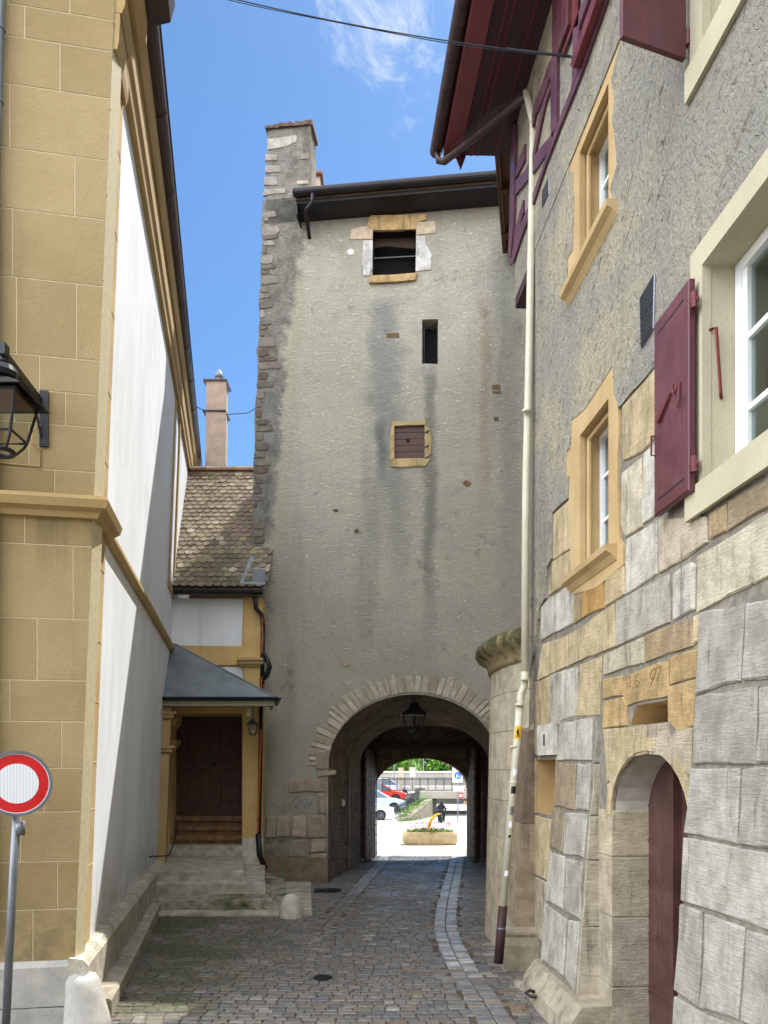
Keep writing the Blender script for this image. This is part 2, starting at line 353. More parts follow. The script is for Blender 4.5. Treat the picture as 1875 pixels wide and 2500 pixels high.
M_SALMON = simple('salmon_chimney_render', C(172, 153, 136), .9, 0, .18, 4, .4)
M_RED = simple('red_reflective', C(204, 24, 30), .35, 0, .05, 3, 0, .5)
m = M('white_reflective', .35); w = m.n('ShaderNodeTexWave', bands_direction='X'); m.put(w.inputs['Vector'], m.pos()); w.inputs['Scale'].default_value = 14
m.col(m.mix(w.outputs['Fac'], C(214, 218, 224), C(240, 242, 246))); M_SIGNWHITE = m.done()
M_GALV = simple('galvanised_steel', C(120, 124, 130), .4, .5, .15, 6, .03, .5)
M_YELLOW = simple('yellow_paint', C(232, 186, 40), .4, 0, .08, 4, .02)
M_BLUE = simple('blue_sign_paint', C(24, 92, 190), .4, 0, .05, 4, 0)
m = M('window_glass', .04, 0, .6); m.col(C(60, 66, 66))
m.b.inputs['Transmission Weight'].default_value = .75; m.b.inputs['IOR'].default_value = 1.45; M_GLASS = m.done()
def clear(name, tint, refl):
    m = M(name); t = m.n('ShaderNodeBsdfTransparent'); t.inputs[0].default_value = tint; g = m.n('ShaderNodeBsdfGlossy'); g.inputs['Roughness'].default_value = .02
    x = m.n('ShaderNodeMixShader'); x.inputs[0].default_value = refl; m.t.links.new(t.outputs[0], x.inputs[1]); m.t.links.new(g.outputs[0], x.inputs[2])
    out = [q for q in m.t.nodes if q.type == 'OUTPUT_MATERIAL'][0]; m.t.links.new(x.outputs[0], out.inputs[0]); return m.m
M_GLASS = clear('window_glass_pane', (.72, .78, .78, 1), .14); M_CLEAR = clear('lantern_glass', (.86, .88, .86, 1), .07)
M_CURTAIN = simple('pale_curtain', C(200, 202, 196), .9, 0, .1, 6, .1)
M_ROOM = simple('dim_room', C(70, 68, 62), .9, 0, .2, 2, 0)
# ---------------------------------------------------------------- object helpers
COL = SC.collection
def thing(name, label, cat, loc, group=None):
    o = bpy.data.objects.new(name, None); COL.objects.link(o); o.location = loc
    o.empty_display_size = .2; o['label'] = label; o['category'] = cat
    if group: o['group'] = group
    return o
def root_loc(p):
    v = Vector(p.location)
    while p.parent: p = p.parent; v += Vector(p.location)
    return v
def obj(name, bm, mats, parent=None, smooth=False, loc=None, label=None):
    me = bpy.data.meshes.new(name)
    lay = bm.loops.layers.float_color.get('Col')
    if lay:
        for f in bm.faces:
            for l in f.loops:
                if l[lay][3] < .5 or sum(l[lay][:3]) > 2.9: l[lay] = (.24, .19, .15, 1)
    bmesh.ops.recalc_face_normals(bm, faces=bm.faces[:])
    off = root_loc(parent) if parent else Vector(loc or (0, 0, 0))
    bmesh.ops.translate(bm, verts=bm.verts[:], vec=-off)
    bm.to_mesh(me); bm.free()
    for mm in (mats if isinstance(mats, (list, tuple)) else [mats]): me.materials.append(mm)
    if smooth:
        for p in me.polygons: p.use_smooth = True
    o = bpy.data.objects.new(name, me); COL.objects.link(o)
    if parent: o.parent = parent
    else: o.location = off
    if label: o['label'] = label
    return o
def tag(o, label=None, cat=None, group=None, kind=None):
    if label: o['label'] = label
    if cat: o['category'] = cat
    if group: o['group'] = group
    if kind: o['kind'] = kind
    return o
def B(): 
    bm = bmesh.new(); bm.loops.layers.float_color.new('Col'); return bm
def paint(bm, faces, c):
    lay = bm.loops.layers.float_color['Col']
    for f in faces:
        for l in f.loops: l[lay] = c
def loft(bm, rings, c=None, cap=True, mi=0, closed=True):
    vs = [[bm.verts.new(p) for p in r] for r in rings]; n = len(vs[0]); fs = []
    for a, b in zip(vs, vs[1:]):
        for i in range(n if closed else n-1):
            j = (i+1) % n
            try: fs.append(bm.faces.new((a[i], a[j], b[j], b[i])))
            except ValueError: pass
    if cap:
        for r in (vs[0], vs[-1]):
            if len(r) > 2:
                try: fs.append(bm.faces.new(r))
                except ValueError: pass
    for f in fs: f.material_index = mi
    if c: paint(bm, fs, c)
    return fs
def prism(bm, pts, vec, c=None, mi=0):
    pts = [Vector(p) for p in pts]; vec = Vector(vec)
    return loft(bm, [pts, [p+vec for p in pts]], c, True, mi)
def gbox(bm, fn, a0, a1, z0, z1_, o0, o1, c=None, mi=0):
    r0 = [fn(a0, z0, o0), fn(a1, z0, o0), fn(a1, z1_, o0), fn(a0, z1_, o0)]
    r1 = [fn(a0, z0, o1), fn(a1, z0, o1), fn(a1, z1_, o1), fn(a0, z1_, o1)]
    return loft(bm, [r0, r1], c, True, mi)
def cbox(bm, c0, s, rz=0, c=None, mi=0):
    M4 = Matrix.Rotation(rz, 3, 'Z'); h = Vector(s)/2; c0 = Vector(c0)
    q = lambda x, y, z: c0 + M4 @ Vector((x*h.x, y*h.y, z*h.z))
    return loft(bm, [[q(-1, -1, -1), q(1, -1, -1), q(1, 1, -1), q(-1, 1, -1)], [q(-1, -1, 1), q(1, -1, 1), q(1, 1, 1), q(-1, 1, 1)]], c, True, mi)
def tube(bm, pts, r, n=10, c=None, cap=True):
    pts = [Vector(p) for p in pts]; rings = []
    for i, p in enumerate(pts):
        d = (pts[min(i+1, len(pts)-1)]-pts[max(i-1, 0)]).normalized()
        a = d.cross(Vector((0, 0, 1))) if abs(d.z) < .95 else d.cross(Vector((0, 1, 0)))
        a.normalize(); b = d.cross(a); rr = r[i] if isinstance(r, (list, tuple)) else r
        if rings and a.dot(pa) < 0: a, b = -a, -b
        pa = a
        rings.append([p+a*math.cos(t*2*math.pi/n)*rr+b*math.sin(t*2*math.pi/n)*rr for t in range(n)])
    return loft(bm, rings, c, cap)
def lathe(bm, prof, cen, n=16, c=None, sq=0):
    cen = Vector(cen)
    return loft(bm, [[cen+Vector((r*math.cos((t+.5*sq)*2*math.pi/n), r*math.sin((t+.5*sq)*2*math.pi/n), z)) for t in range(n)] for r, z in prof], c)
def block(bm, pl, poly, th, c, gap=.006, ch=.01, base=0.0, jit=.0, flat=False):
    """one stone: traced outline on a wall plane, pushed out with a chamfered edge"""
    pts = [at(pl, *p) if not flat else Vector(p) for p in poly]
    n, d = PL[pl]; n = n*SIDE[pl]
    cen = sum(pts, Vector())/len(pts)
    def ins(p, g): v = cen-p; return p+v.normalized()*min(g, v.length*.3)
    # finer outline so edges wander
    out = []
    for i, p in enumerate(pts):
        q = pts[(i+1) % len(pts)]; k = max(1, int((q-p).length/.18)) if jit else 1
        for j in range(k):
            s = p.lerp(q, j/k)
            if jit: s = s+(cen-s).normalized()*random.uniform(-jit, jit)
            out.append(s)
    r0 = [ins(p, gap)+n*base for p in out]
    r1 = [ins(p, gap)+n*(th-ch*.8) for p in out]
    r2 = [ins(p, gap+ch)+n*(th+random.uniform(-.002, .003)) for p in out]
    v = random.uniform(.9, 1.08); c = (c[0]*v, c[1]*v, c[2]*v, 1)
    return loft(bm, [r0, r1, r2], c)
def bake(o):
    dg = bpy.context.evaluated_depsgraph_get(); dg.update()
    me = bpy.data.meshes.new_from_object(o.evaluated_get(dg), depsgraph=dg)
    o.modifiers.clear(); old = o.data; o.data = me; me.name = old.name
    return o
def mesh_tmp(bm, mats):
    me = bpy.data.meshes.new('tmp'); bmesh.ops.recalc_face_normals(bm, faces=bm.faces[:]); bm.to_mesh(me); bm.free()
    for mm in mats: me.materials.append(mm)
    o = bpy.data.objects.new('tmp', me); COL.objects.link(o); return o
def carve(bm, mats, cutters):
    """boolean a solid by cutter solids, give back a bmesh; cutters = [(bm, material)]"""
    mats = mats if isinstance(mats, (list, tuple)) else [mats]
    o = mesh_tmp(bm, mats); cs = []
    for cb, cm in cutters:
        c = mesh_tmp(cb, [cm]); cs.append(c)
        md = o.modifiers.new('b', 'BOOLEAN'); md.operation = 'DIFFERENCE'; md.solver = 'EXACT'; md.object = c
        md.material_mode = 'TRANSFER'
    bpy.context.view_layer.update(); bake(o)
    out = bmesh.new(); out.from_mesh(o.data); ms = [x for x in o.data.materials]
    if 'Col' not in out.loops.layers.float_color: out.loops.layers.float_color.new('Col')
    for x in cs+[o]:
        d = x.data; bpy.data.objects.remove(x); bpy.data.meshes.remove(d)
    return out, ms
def join_poly(pl, poly, off, th, back=-.02):
    bm = B(); prism(bm, [at(pl, *p, off=back) for p in poly], (at(pl, *poly[0], off=off+th)-at(pl, *poly[0], off=back))); return bm
def pieces(name, bm, mats, parent):
    """split loose pieces into one part each"""
    bm.verts.index_update(); seen = set(); out = []; lay = bm.loops.layers.float_color.get('Col')
    for v in list(bm.verts):
        if v in seen: continue
        st = [v]; grp = []; seen.add(v)
        while st:
            a = st.pop(); grp.append(a)
            for e in a.link_edges:
                o = e.other_vert(a)
                if o not in seen: seen.add(o); st.append(o)
        fs = {f for q in grp for f in q.link_faces}
        nb = B(); nl = nb.loops.layers.float_color['Col']; mp = {q: nb.verts.new(q.co) for q in grp}
        for f in fs:
            nf = nb.faces.new([mp[q] for q in f.verts])
            if lay:
                for l0, l1 in zip(f.loops, nf.loops): l1[nl] = l0[lay]
        out.append(obj(name, nb, mats, parent))
    bm.free(); return out
def rnd(a, b): return random.uniform(a, b)
def shade(c, k): return (c[0]*k, c[1]*k, c[2]*k, 1)

# ================================================================ GROUND
def ground():
    m = M('street_base', .9); n = m.noise(4, 6, .7); X, Y, Z = m.xyz()
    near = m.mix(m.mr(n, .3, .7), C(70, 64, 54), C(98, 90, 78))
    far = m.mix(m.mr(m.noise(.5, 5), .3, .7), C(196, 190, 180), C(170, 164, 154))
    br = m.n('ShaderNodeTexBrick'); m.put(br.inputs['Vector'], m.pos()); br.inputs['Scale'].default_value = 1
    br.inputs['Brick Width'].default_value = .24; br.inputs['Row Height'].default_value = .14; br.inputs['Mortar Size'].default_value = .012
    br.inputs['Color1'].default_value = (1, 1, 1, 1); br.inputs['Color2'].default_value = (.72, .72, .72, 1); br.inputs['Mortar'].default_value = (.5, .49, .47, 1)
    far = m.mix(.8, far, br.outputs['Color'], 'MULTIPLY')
    rear_bounce = m.mix(.8, m.mix(m.mr(m.noise(.5, 5), .3, .7), C(160, 156, 148), C(142, 138, 130)), br.outputs['Color'], 'MULTIPLY')  # unseen ground behind the viewer, made pale to bounce light forward
    m.col(m.mix(m.mr(Y, 21.55, 21.65), m.mix(m.mr(Y, 4.6, 4.4), near, rear_bounce), far)); m.bump(n, .6, .02)
    bm = B(); ys = [-80, -20, 0, 20, 21.6, 30, 40, 50, 70, 120, 400, 1500]; xs = [-900, -100, -20, 0, 20, 100, 900]
    loft(bm, [[(x, y, zg(y)) for x in xs] for y in ys], None, False, 0, False)
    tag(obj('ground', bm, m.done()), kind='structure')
    # street setts, each a real stone
    m = M('street_sett', .62, 0, .4); a = m.attr(); n = m.noise(14, 5, .65); n2 = m.noise(1.1, 4, .6)
    X, Y, Z = m.xyz()
    c = m.mix(m.mr(n, .3, .7), m.mix(1.0, a, (.72, .70, .66, 1), 'MULTIPLY'), m.mix(1.0, a, (1.15, 1.13, 1.1, 1), 'MULTIPLY'))
    gm = m.math('MULTIPLY', m.mr(X, -1.1, -2.2, 0, 1), m.mr(n2, .38, .6, .1, .8))
    gm = m.math('MULTIPLY', gm, m.mr(Y, 13.5, 12.5))
    c = m.mix(gm, c, C(70, 74, 46)); m.col(c)
    m.rgh(m.mr(n2, .3, .7, .34, .62)); m.bump(n, .5, .006); SETT = m.done()
    def gp_(P): return [((x-CX)/FPX*(4680/(y-HOR)), 4680/(y-HOR)) for x, y in P]
    rs = gp_([(1262, 2600), (1209, 2492), (1169, 2428), (1129, 2365), (1104, 2317), (1087, 2269), (1090, 2218), (1103, 2158), (1115, 2106)])+[(1.98, 21.5)]
    ls = gp_([(600, 2480), (680, 2377), (759, 2297), (815, 2237), (847, 2202), (895, 2146), (934, 2104)])+[(.02, 21.5)]
    def near(path, x, y):
        best = 9
        for (ax, ay), (bx, by) in zip(path, path[1:]):
            t = max(0, min(1, ((x-ax)*(bx-ax)+(y-ay)*(by-ay))/((bx-ax)**2+(by-ay)**2)))
            best = min(best, math.hypot(x-ax-t*(bx-ax), y-ay-t*(by-ay)))
        return best
    bm = B(); y = 5.2
    while y < 21.5:
        xl = -1.62-.1815*y+.35 if y < 16 else -1.2+(y-16)*.11
        xr = 2.2-.07*y if y < 9.6 else (1.75 if y < 16 else 2.6)
        if y < 9.6: xr = 1.95
        x = xl-.5+rnd(0, .1); dy = rnd(.09, .12)
        while x < xr+.6:
            w = rnd(.11, .20)
            d = near(rs, x+w/2, y+dy/2)
            yy = y+.03*math.sin(x*2.2+y*.7)
            if d > .205 and (near(ls, x+w/2, y+dy/2) > .15 or y < 11.6):
                base = random.choice([C(112, 110, 106), C(106, 104, 102), C(120, 114, 106), C(102, 102, 104), C(114, 108, 100), C(122, 118, 114)])
                if random.random() < .04: base = C(142, 139, 132)
                if random.random() < .02: base = C(122, 104, 86)
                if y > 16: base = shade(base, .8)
                k = rnd(.85, 1.12); z = .012+rnd(-.005, .005); g = .006
                q = [(x+g, yy+g), (x+w-g, yy+g), (x+w-g, yy+dy-g), (x+g, yy+dy-g)]
                q = [(px+rnd(-.004, .004), py+rnd(-.004, .004)) for px, py in q]
                cx, cy = x+w/2, yy+dy/2; zz = zg(y)
                tz = [rnd(-.003, .003) for _ in q]
                loft(bm, [[(px, py, zz-.01) for px, py in q], [(px, py, zz+z-.007) for px, py in q],
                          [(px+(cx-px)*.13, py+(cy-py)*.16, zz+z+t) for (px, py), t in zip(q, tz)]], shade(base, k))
            x += w
        y += dy
    tag(obj('street_paving', bm, SETT), kind='structure')
    # two-course gutters of pale setts running to the gate
    def gutter_run(path, cols, near_cols, wd, ytop, ybot=0, yn=9.6):
        bm = B(); segs = []
        for (ax, ay), (bx, by) in zip(path, path[1:]):
            l = math.hypot(bx-ax, by-ay); k = max(1, int(l/.02))
            for j in range(k): segs.append(Vector((ax+(bx-ax)*j/k, ay+(by-ay)*j/k, 0)))
        for _ in range(160):
            segs = [segs[0]]+[(segs[i-1]+segs[i]*2+segs[i+1])/4 for i in range(1, len(segs)-1)]+[segs[-1]]
        for side in (-1, 1):
            i = 0
            while i < len(segs)-8:
                ln = random.choice([4, 5, 5, 6, 7]); j = min(i+ln, len(segs)-1)
                p, q = segs[i], segs[j]; d = (q-p).normalized(); nrm = Vector((d.y, -d.x, 0)); i = j
                if p.y > ytop or p.y < ybot: continue
                a0, a1 = (.006, wd+rnd(-.014, .014)); z = .017+rnd(-.006, .006)
                s, e = p+d*.006, q-d*.006
                c4 = [v+Vector((rnd(-.005, .005), rnd(-.005, .005), 0)) for v in (s+nrm*side*a0, s+nrm*side*a1, e+nrm*side*a1, e+nrm*side*a0)]; cen = sum(c4, Vector())/4
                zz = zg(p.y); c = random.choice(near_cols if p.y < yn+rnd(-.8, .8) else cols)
                loft(bm, [[v+Vector((0, 0, zz-.01)) for v in c4], [v+Vector((0, 0, zz+z-.010)) for v in c4],
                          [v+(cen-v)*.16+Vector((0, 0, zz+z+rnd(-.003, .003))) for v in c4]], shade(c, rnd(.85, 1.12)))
        return bm
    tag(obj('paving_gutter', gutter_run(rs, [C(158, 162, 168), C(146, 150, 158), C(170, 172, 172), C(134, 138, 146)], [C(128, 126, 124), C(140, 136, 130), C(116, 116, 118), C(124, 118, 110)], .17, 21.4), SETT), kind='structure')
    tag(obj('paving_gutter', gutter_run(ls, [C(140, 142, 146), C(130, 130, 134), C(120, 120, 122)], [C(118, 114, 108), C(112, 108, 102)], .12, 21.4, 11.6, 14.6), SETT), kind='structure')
    # kerb of dressed stone along the church flank
    bm = B(); y = 7.55
    while y < 12.9:
        l = rnd(.5, .95); g = .008; z = .17+rnd(-.01, .015)
        c = shade(C(176, 170, 156), rnd(.85, 1.1)); y1 = min(y+l, 13.0)
        def kp(yy, o, zz): p = Lp(yy, 0, o); return Vector((p.x, p.y, zz))
        o1 = .33-(y-7)*.012
        r = [[kp(y+g, .1, -.02), kp(y1-g, .1, -.02), kp(y1-g, o1, -.02), kp(y+g, o1, -.02)],
             [kp(y+g, .1, z-.02), kp(y1-g, .1, z-.02), kp(y1-g, o1, z-.02), kp(y+g, o1, z-.02)],
             [kp(y+g*2, .12, z), kp(y1-g*2, .12, z), kp(y1-g*2, o1-.03, z), kp(y+g*2, o1-.03, z)]]
        loft(bm, r, c); y = y1
    tag(obj('kerb', bm, M_STONE), kind='structure')
    bm = B()
    loft(bm, [[(1.42, 8.75, -.01), (1.86, 8.9, -.01), (1.86, 7.8, -.01), (1.62, 7.55, -.01)],
              [(1.43, 8.73, .055), (1.85, 8.88, .055), (1.85, 7.82, .055), (1.63, 7.58, .055)]], C(178, 172, 156))
    tag(obj('kerb', bm, M_STONE), kind='structure')
ground()

# ================================================================ CHURCH (left)
def church():
    t = thing('church_building', 'ochre and white church flank with long dark gutter at the left', 'church', (-3, 7.6, 0))
    zb, ztop = .60, 10.0
    # core
    bm = B()
    core = lambda z: [Lp(6.9, z, -.03) if False else Vector((-2.79+.04*(z-2.4)-.06, 7.56, z)), Vector((-12, 5.80, z)), Vector((-12, 26, z)), Lp(24, z, -.03)]
    loft(bm, [core(-.5), core(10.25)]); obj('core_wall', bm, M_WHITE, t)
    # front wall (shaded face)
    def Xc(z): return (-2.886+.04*(z-2.4))/1.0345
    def FC(z, o=0): return Vector((Xc(z), 7.93+.19*Xc(z), z))
    bm = B(); prism(bm, [Fp(-9, zb, 0), FC(zb), FC(10.4), Fp(-9, 10.4, 0)], (.0, .25, 0))
    obj('front_wall', bm, M_JOINT, t)
    # flank quoin strip with ragged shadowless joints
    yq = 8.12
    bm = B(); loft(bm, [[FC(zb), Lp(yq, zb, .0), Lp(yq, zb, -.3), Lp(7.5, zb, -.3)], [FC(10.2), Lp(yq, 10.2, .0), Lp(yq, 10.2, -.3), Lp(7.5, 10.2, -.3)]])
    obj('quoin', bm, M_OCHRE_L, t)  # same stone as the front, its sunlit tone put into a lighter colour
    # white render of the flank, split by the string course
    bm = B(); gbox(bm, Lp, yq+.002, 24, .55, 10.1, -.28, -.018)
    sb, ms = carve(bm, M_WHITE, [(lancet(15.0, 16.0, 5.9, 9.5, .3), M_OCHRE)])
    obj('white_render_panel', sb, ms, t)
    # lancet window
    w = B(); prism(w, [Lp(y, z, -.27) for y, z in lancet_pts(15.03, 15.97, 5.93, 9.45)], Lp(0, 0, -.25)-Lp(0, 0, -.27))
    wo_ = obj('lancet_window', w, M_GLASS, t)
    fr = B()
    pts = [Lp(y, z, -.2) for y, z in lancet_pts(15.03, 15.97, 5.93, 9.45)]; tube(fr, pts+[pts[0]], .03, 6)
    obj('frame', fr, M_OCHRE, wo_)
    sr = B(); o_, i_ = lancet_pts(14.85, 16.15, 5.75, 9.75), lancet_pts(15.0, 16.0, 5.9, 9.5)
    loft(sr, [[Lp(y, z, -.01) for y, z in i_], [Lp(y, z, .006) for y, z in i_], [Lp(y, z, .006) for y, z in o_], [Lp(y, z, -.01) for y, z in o_]], None, False)
    obj('window_surround', sr, M_OCHRE, t)
    # stuccoed blocks of the shaded face, with pale joints showing between them
    bm = B(); zs = [at('F', 180, y).z for y in (-90, 35, 112, 228, 382, 528, 692, 876, 960, 1040, 1150, 1222)]
    zl = [at('F', 180, y).z for y in (1252, 1333, 1512, 1662, 1762, 1875, 1981, 2102, 2218)]+[.61]
    jx = {0: (170, 20), 1: (60,), 2: (146,), 3: (24,), 4: (182,), 5: (30,), 6: (186, 40), 7: (96,), 8: (35, 160), 9: (70,), 10: (133,), 20: (60,), 21: (178,), 22: (90,), 23: (24,), 24: (150,), 25: (108,), 26: (50,), 27: (140,), 28: (80,)}
    for base_, Z_ in ((0, zs), (20, zl)):
        for i, (zt3, zb3) in enumerate(zip(Z_, Z_[1:])):
            zm = (zt3+zb3)/2; pym = HOR-(zm-EYE)/7.95*FPX
            xs = sorted([at('F', p, pym).x for p in jx.get(base_+i, ())])
            x = -9; stops = []
            while x < (xs[0] if xs else -4)-.6: x += rnd(.9, 1.5); stops.append(min(x, (xs[0] if xs else -4)-.4))
            stops = [-9]+stops[:-1]+xs
            g = .0045; k = stops+[None]
            for x0, x1 in zip(k, k[1:]):
                c = shade(random.choice([C(164, 144, 104), C(159, 139, 99), C(168, 148, 108)]), rnd(.975, 1.03))  # same stone as the quoin, darkened in colour to its shaded tone
                if x1 is None:
                    P = [(x0+g, zb3+g), (Xc(zb3)-.001, zb3+g), (Xc(zt3)-.001, zt3-g), (x0+g, zt3-g)]
                else: P = [(x0+g, zb3+g), (x1-g, zb3+g), (x1-g, zt3-g), (x0+g, zt3-g)]
                loft(bm, [[Fp(x_, z_, -.01) for x_, z_ in P], [Fp(x_, z_, .002) for x_, z_ in P], [Fp(x_+(.003 if q in (0, 3) else (-.003 if x1 is not None else 0)), z_+(.003 if q < 2 else -.003), .004) for q, (x_, z_) in enumerate(P)]], c)
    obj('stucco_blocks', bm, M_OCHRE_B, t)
    bm = B()
    for z in [4.33, 3.62, 3.02, 2.42, 1.95, 1.4, 5.4, 6.1, 6.9, 7.7, 8.5, 9.3]:
        z += .02; tube(bm, [Lp(7.42, z, .001), Lp(7.75, z-.01, .001), Lp(yq-.02, z, .001)], .004, 5)
    pieces('quoin_joint', bm, M_JOINT, t)
    # string course
    zc = at('F', 180, 1240).z
    prof = [(-.02, zc-.10), (.05, zc-.10), (.07, zc-.05), (.13, zc-.02), (.15, zc+.05), (.13, zc+.09), (-.02, zc+.13)]
    def mitre(off, z): # corner point of both offset planes
        c = FC(z); nL = PL['L'][0]; nF = -PL['F'][0]; return c + nL*off + nF*off
    bm = B(); loft(bm, [[Fp(-9, z, o) for o, z in prof], [mitre(o, z) for o, z in prof], [Lp(yq+.06, z, o) for o, z in prof]])
    obj('string_course', bm, M_OCHRE, t)
    prof2 = [(-.03, zc-.10), (.03, zc-.10), (.06, zc-.04), (.06, zc), (.03, zc+.06), (-.03, zc+.10)]
    bm = B(); loft(bm, [[Lp(yq+.065, z, o) for o, z in prof2], [Lp(16.6, z, o) for o, z in prof2]])
    obj('flank_string_course', bm, M_OCHRE, t)
    # plinth
    bm = B()
    def pm(off, z): c = FC(z); return Vector((c.x+off, c.y-off, z))
    loft(bm, [[Fp(-9, -.3, .05), pm(.05, -.3), Fp(-9, -.3, -.3)], [Fp(-9, .19, .05), pm(.05, .19), Fp(-9, .19, -.3)]])
    loft(bm, [[Fp(-9, .20, .045), pm(.045, .20), Fp(-9, .20, -.3)], [Fp(-9, .56, .045), pm(.045, .56), Fp(-9, .56, -.3)], [Fp(-9, .61, .0), pm(.0, .61), Fp(-9, .61, -.3)]])
    obj('front_plinth', bm, M_PLINTH, t)
    bm = B(); y = 7.32; first = False
    while y < 15.5:
        l = .75 if first else rnd(.55, .95); y1 = min(y+l, 15.5); o = .13 if not first else .075
        c = shade(C(196, 190, 176), rnd(.85, 1.06)); h = .62 if not first else .68; g = .006
        prof3 = [(-.05, -.2), (o, -.2), (o, h-.06), (o-.05, h), (-.05, h+.02)]
        loft(bm, [[Lp(y+g, z, q) for q, z in prof3], [Lp(y1-g, z, q) for q, z in prof3]], c); y = y1; first = False
    obj('flank_plinth', bm, M_STONE, t)
    # eaves: stepped cornice, soffit, gutter, roof edge
    def ev(y, off, z): # eaves line runs a little skew to the wall
        p = Lp(y, z, off); p.x += (y-8.5)*(-.0105)*min(1, max(0, (off)/.3)); return p
    bm = B()
    for prof in ([(-.05, 9.30), (.05, 9.30), (.06, 9.42), (.09, 9.46), (.09, 9.74), (-.05, 9.76)], [(-.05, 9.765), (.12, 9.765), (.15, 9.82), (.165, 10.04), (-.05, 10.06)]):
        loft(bm, [[ev(7.95, o, z) for o, z in prof], [ev(21.0, o, z) for o, z in prof]])
    obj('eaves_cornice', bm, M_OCHRE, t)
    bm = B(); gp = lambda y: [ev(y, .15+.12*math.cos(a)+.02, 10.17+.115*math.sin(a)) for a in [math.pi+i*math.pi/8 for i in range(9)]]
    ys = [8.1+i*1.3 for i in range(11)]; ys[-1] = 21.2
    loft(bm, [gp(y)+[ev(y, .01, 10.22), ev(y, .01, 10.26), ev(y, .30, 10.26)] for y in ys], None, True)
    for y in ys[1:-1]:
        loft(bm, [[ev(y-.012, .17+.13*math.cos(a), 10.17+.125*math.sin(a)) for a in [math.pi+i*math.pi/8 for i in range(9)]], [ev(y+.012, .17+.13*math.cos(a), 10.17+.125*math.sin(a)) for a in [math.pi+i*math.pi/8 for i in range(9)]]])
    obj('gutter', bm, M_COPPERBROWN, t, False)
    bm = B(); loft(bm, [[ev(7.2, .2, 10.275), ev(7.2, -.3, 10.8), ev(7.2, -7, 17), ev(7.2, -7, 10.3)], [ev(24, .2, 10.275), ev(24, -.3, 10.8), ev(24, -7, 17), ev(24, -7, 10.3)]])
    obj('roof', bm, M_TILE, t)
    # deeper cornice block over the quoin, flank side only
    bm = B()
    for o, z0, z1_ in ((.05, 9.1, 9.44), (.09, 9.445, 9.70), (.20, 9.705, 10.02)):
        prof = [(-.05, z0), (o*.7, z0), (o, z0+.08), (o, z1_), (-.05, z1_)]
        loft(bm, [[FC(z)+PL['L'][0]*q+Vector((0, .01, 0)) for q, z in prof], [Lp(yq-.03+o*.3, z, q) for q, z in prof]])
    obj('quoin_cornice', bm, M_OCHRE, t)
    bm = B(); prof = [(.0, 10.04), (.22, 10.04), (.42, 10.12), (.46, 10.3), (.0, 10.32)]
    loft(bm, [[FC(z)+PL['L'][0]*q+Vector((0, .01, 0)) for q, z in prof], [Lp(yq+.1, z, q) for q, z in prof]])
    obj('front_gutter', bm, M_COPPERBROWN, t)
    # downpipe on the far left of the shaded face
    bm = B(); tube(bm, [at('F', 6, y, .07) for y in (-200, 0)]+[at('F', -6, 400, .07), at('F', -20, 2300, .07)], .045, 12)
    dp = obj('downpipe', bm, M_ZINC, t, True)
    bm = B()
    for y in (88, 262): p = at('F', 4 if y < 100 else -1, y, .07); lathe(bm, [(.052, -.012), (.052, .012)], p, 12)
    pieces('collar', bm, M_ZINC, dp)
    return t
def lancet_pts(y0, y1, z0, z1_):
    c = (y0+y1)/2; w = (y1-y0)/2; zs = z1_-w*1.9; pts = [(y0, z0), (y1, z0), (y1, zs)]
    for i in range(1, 9):
        a = i/8*math.pi/2; pts.append((c+w*math.cos(a)**.75 if i < 8 else c, zs+(z1_-zs)*math.sin(a)))
    for i in range(7, -1, -1):
        a = i/8*math.pi/2; pts.append((c-w*math.cos(a)**.75, zs+(z1_-zs)*math.sin(a)))
    return pts
def lancet(y0, y1, z0, z1_, dpt):
    bm = B(); prism(bm, [Lp(y, z, .2) for y, z in lancet_pts(y0, y1, z0, z1_)], Lp(0, 0, -dpt)-Lp(0, 0, .26)); return bm
church()

# guard stone at the corner
bm = B(); p0 = Vector((-2.70, 7.30, 0)); rings = []
for z, r in ((-.1, .225), (.1, .20), (.3, .165), (.42, .15), (.47, .12), (.49, .06)):
    rings.append([p0+Vector((-.10*z/.5, .10*z/.5, z))+Vector((math.cos(a)*r*rnd(.96, 1.04), math.sin(a)*r*rnd(.96, 1.04), rnd(-.008, .008))) for a in [i*2*math.pi/18 for i in range(18)]])
loft(bm, rings)
tag(obj('guard_stone', bm, M_PLINTH, None, True, (-2.70, 7.30, 0)), 'tall pale guard stone against the ochre church corner', 'guard stone')

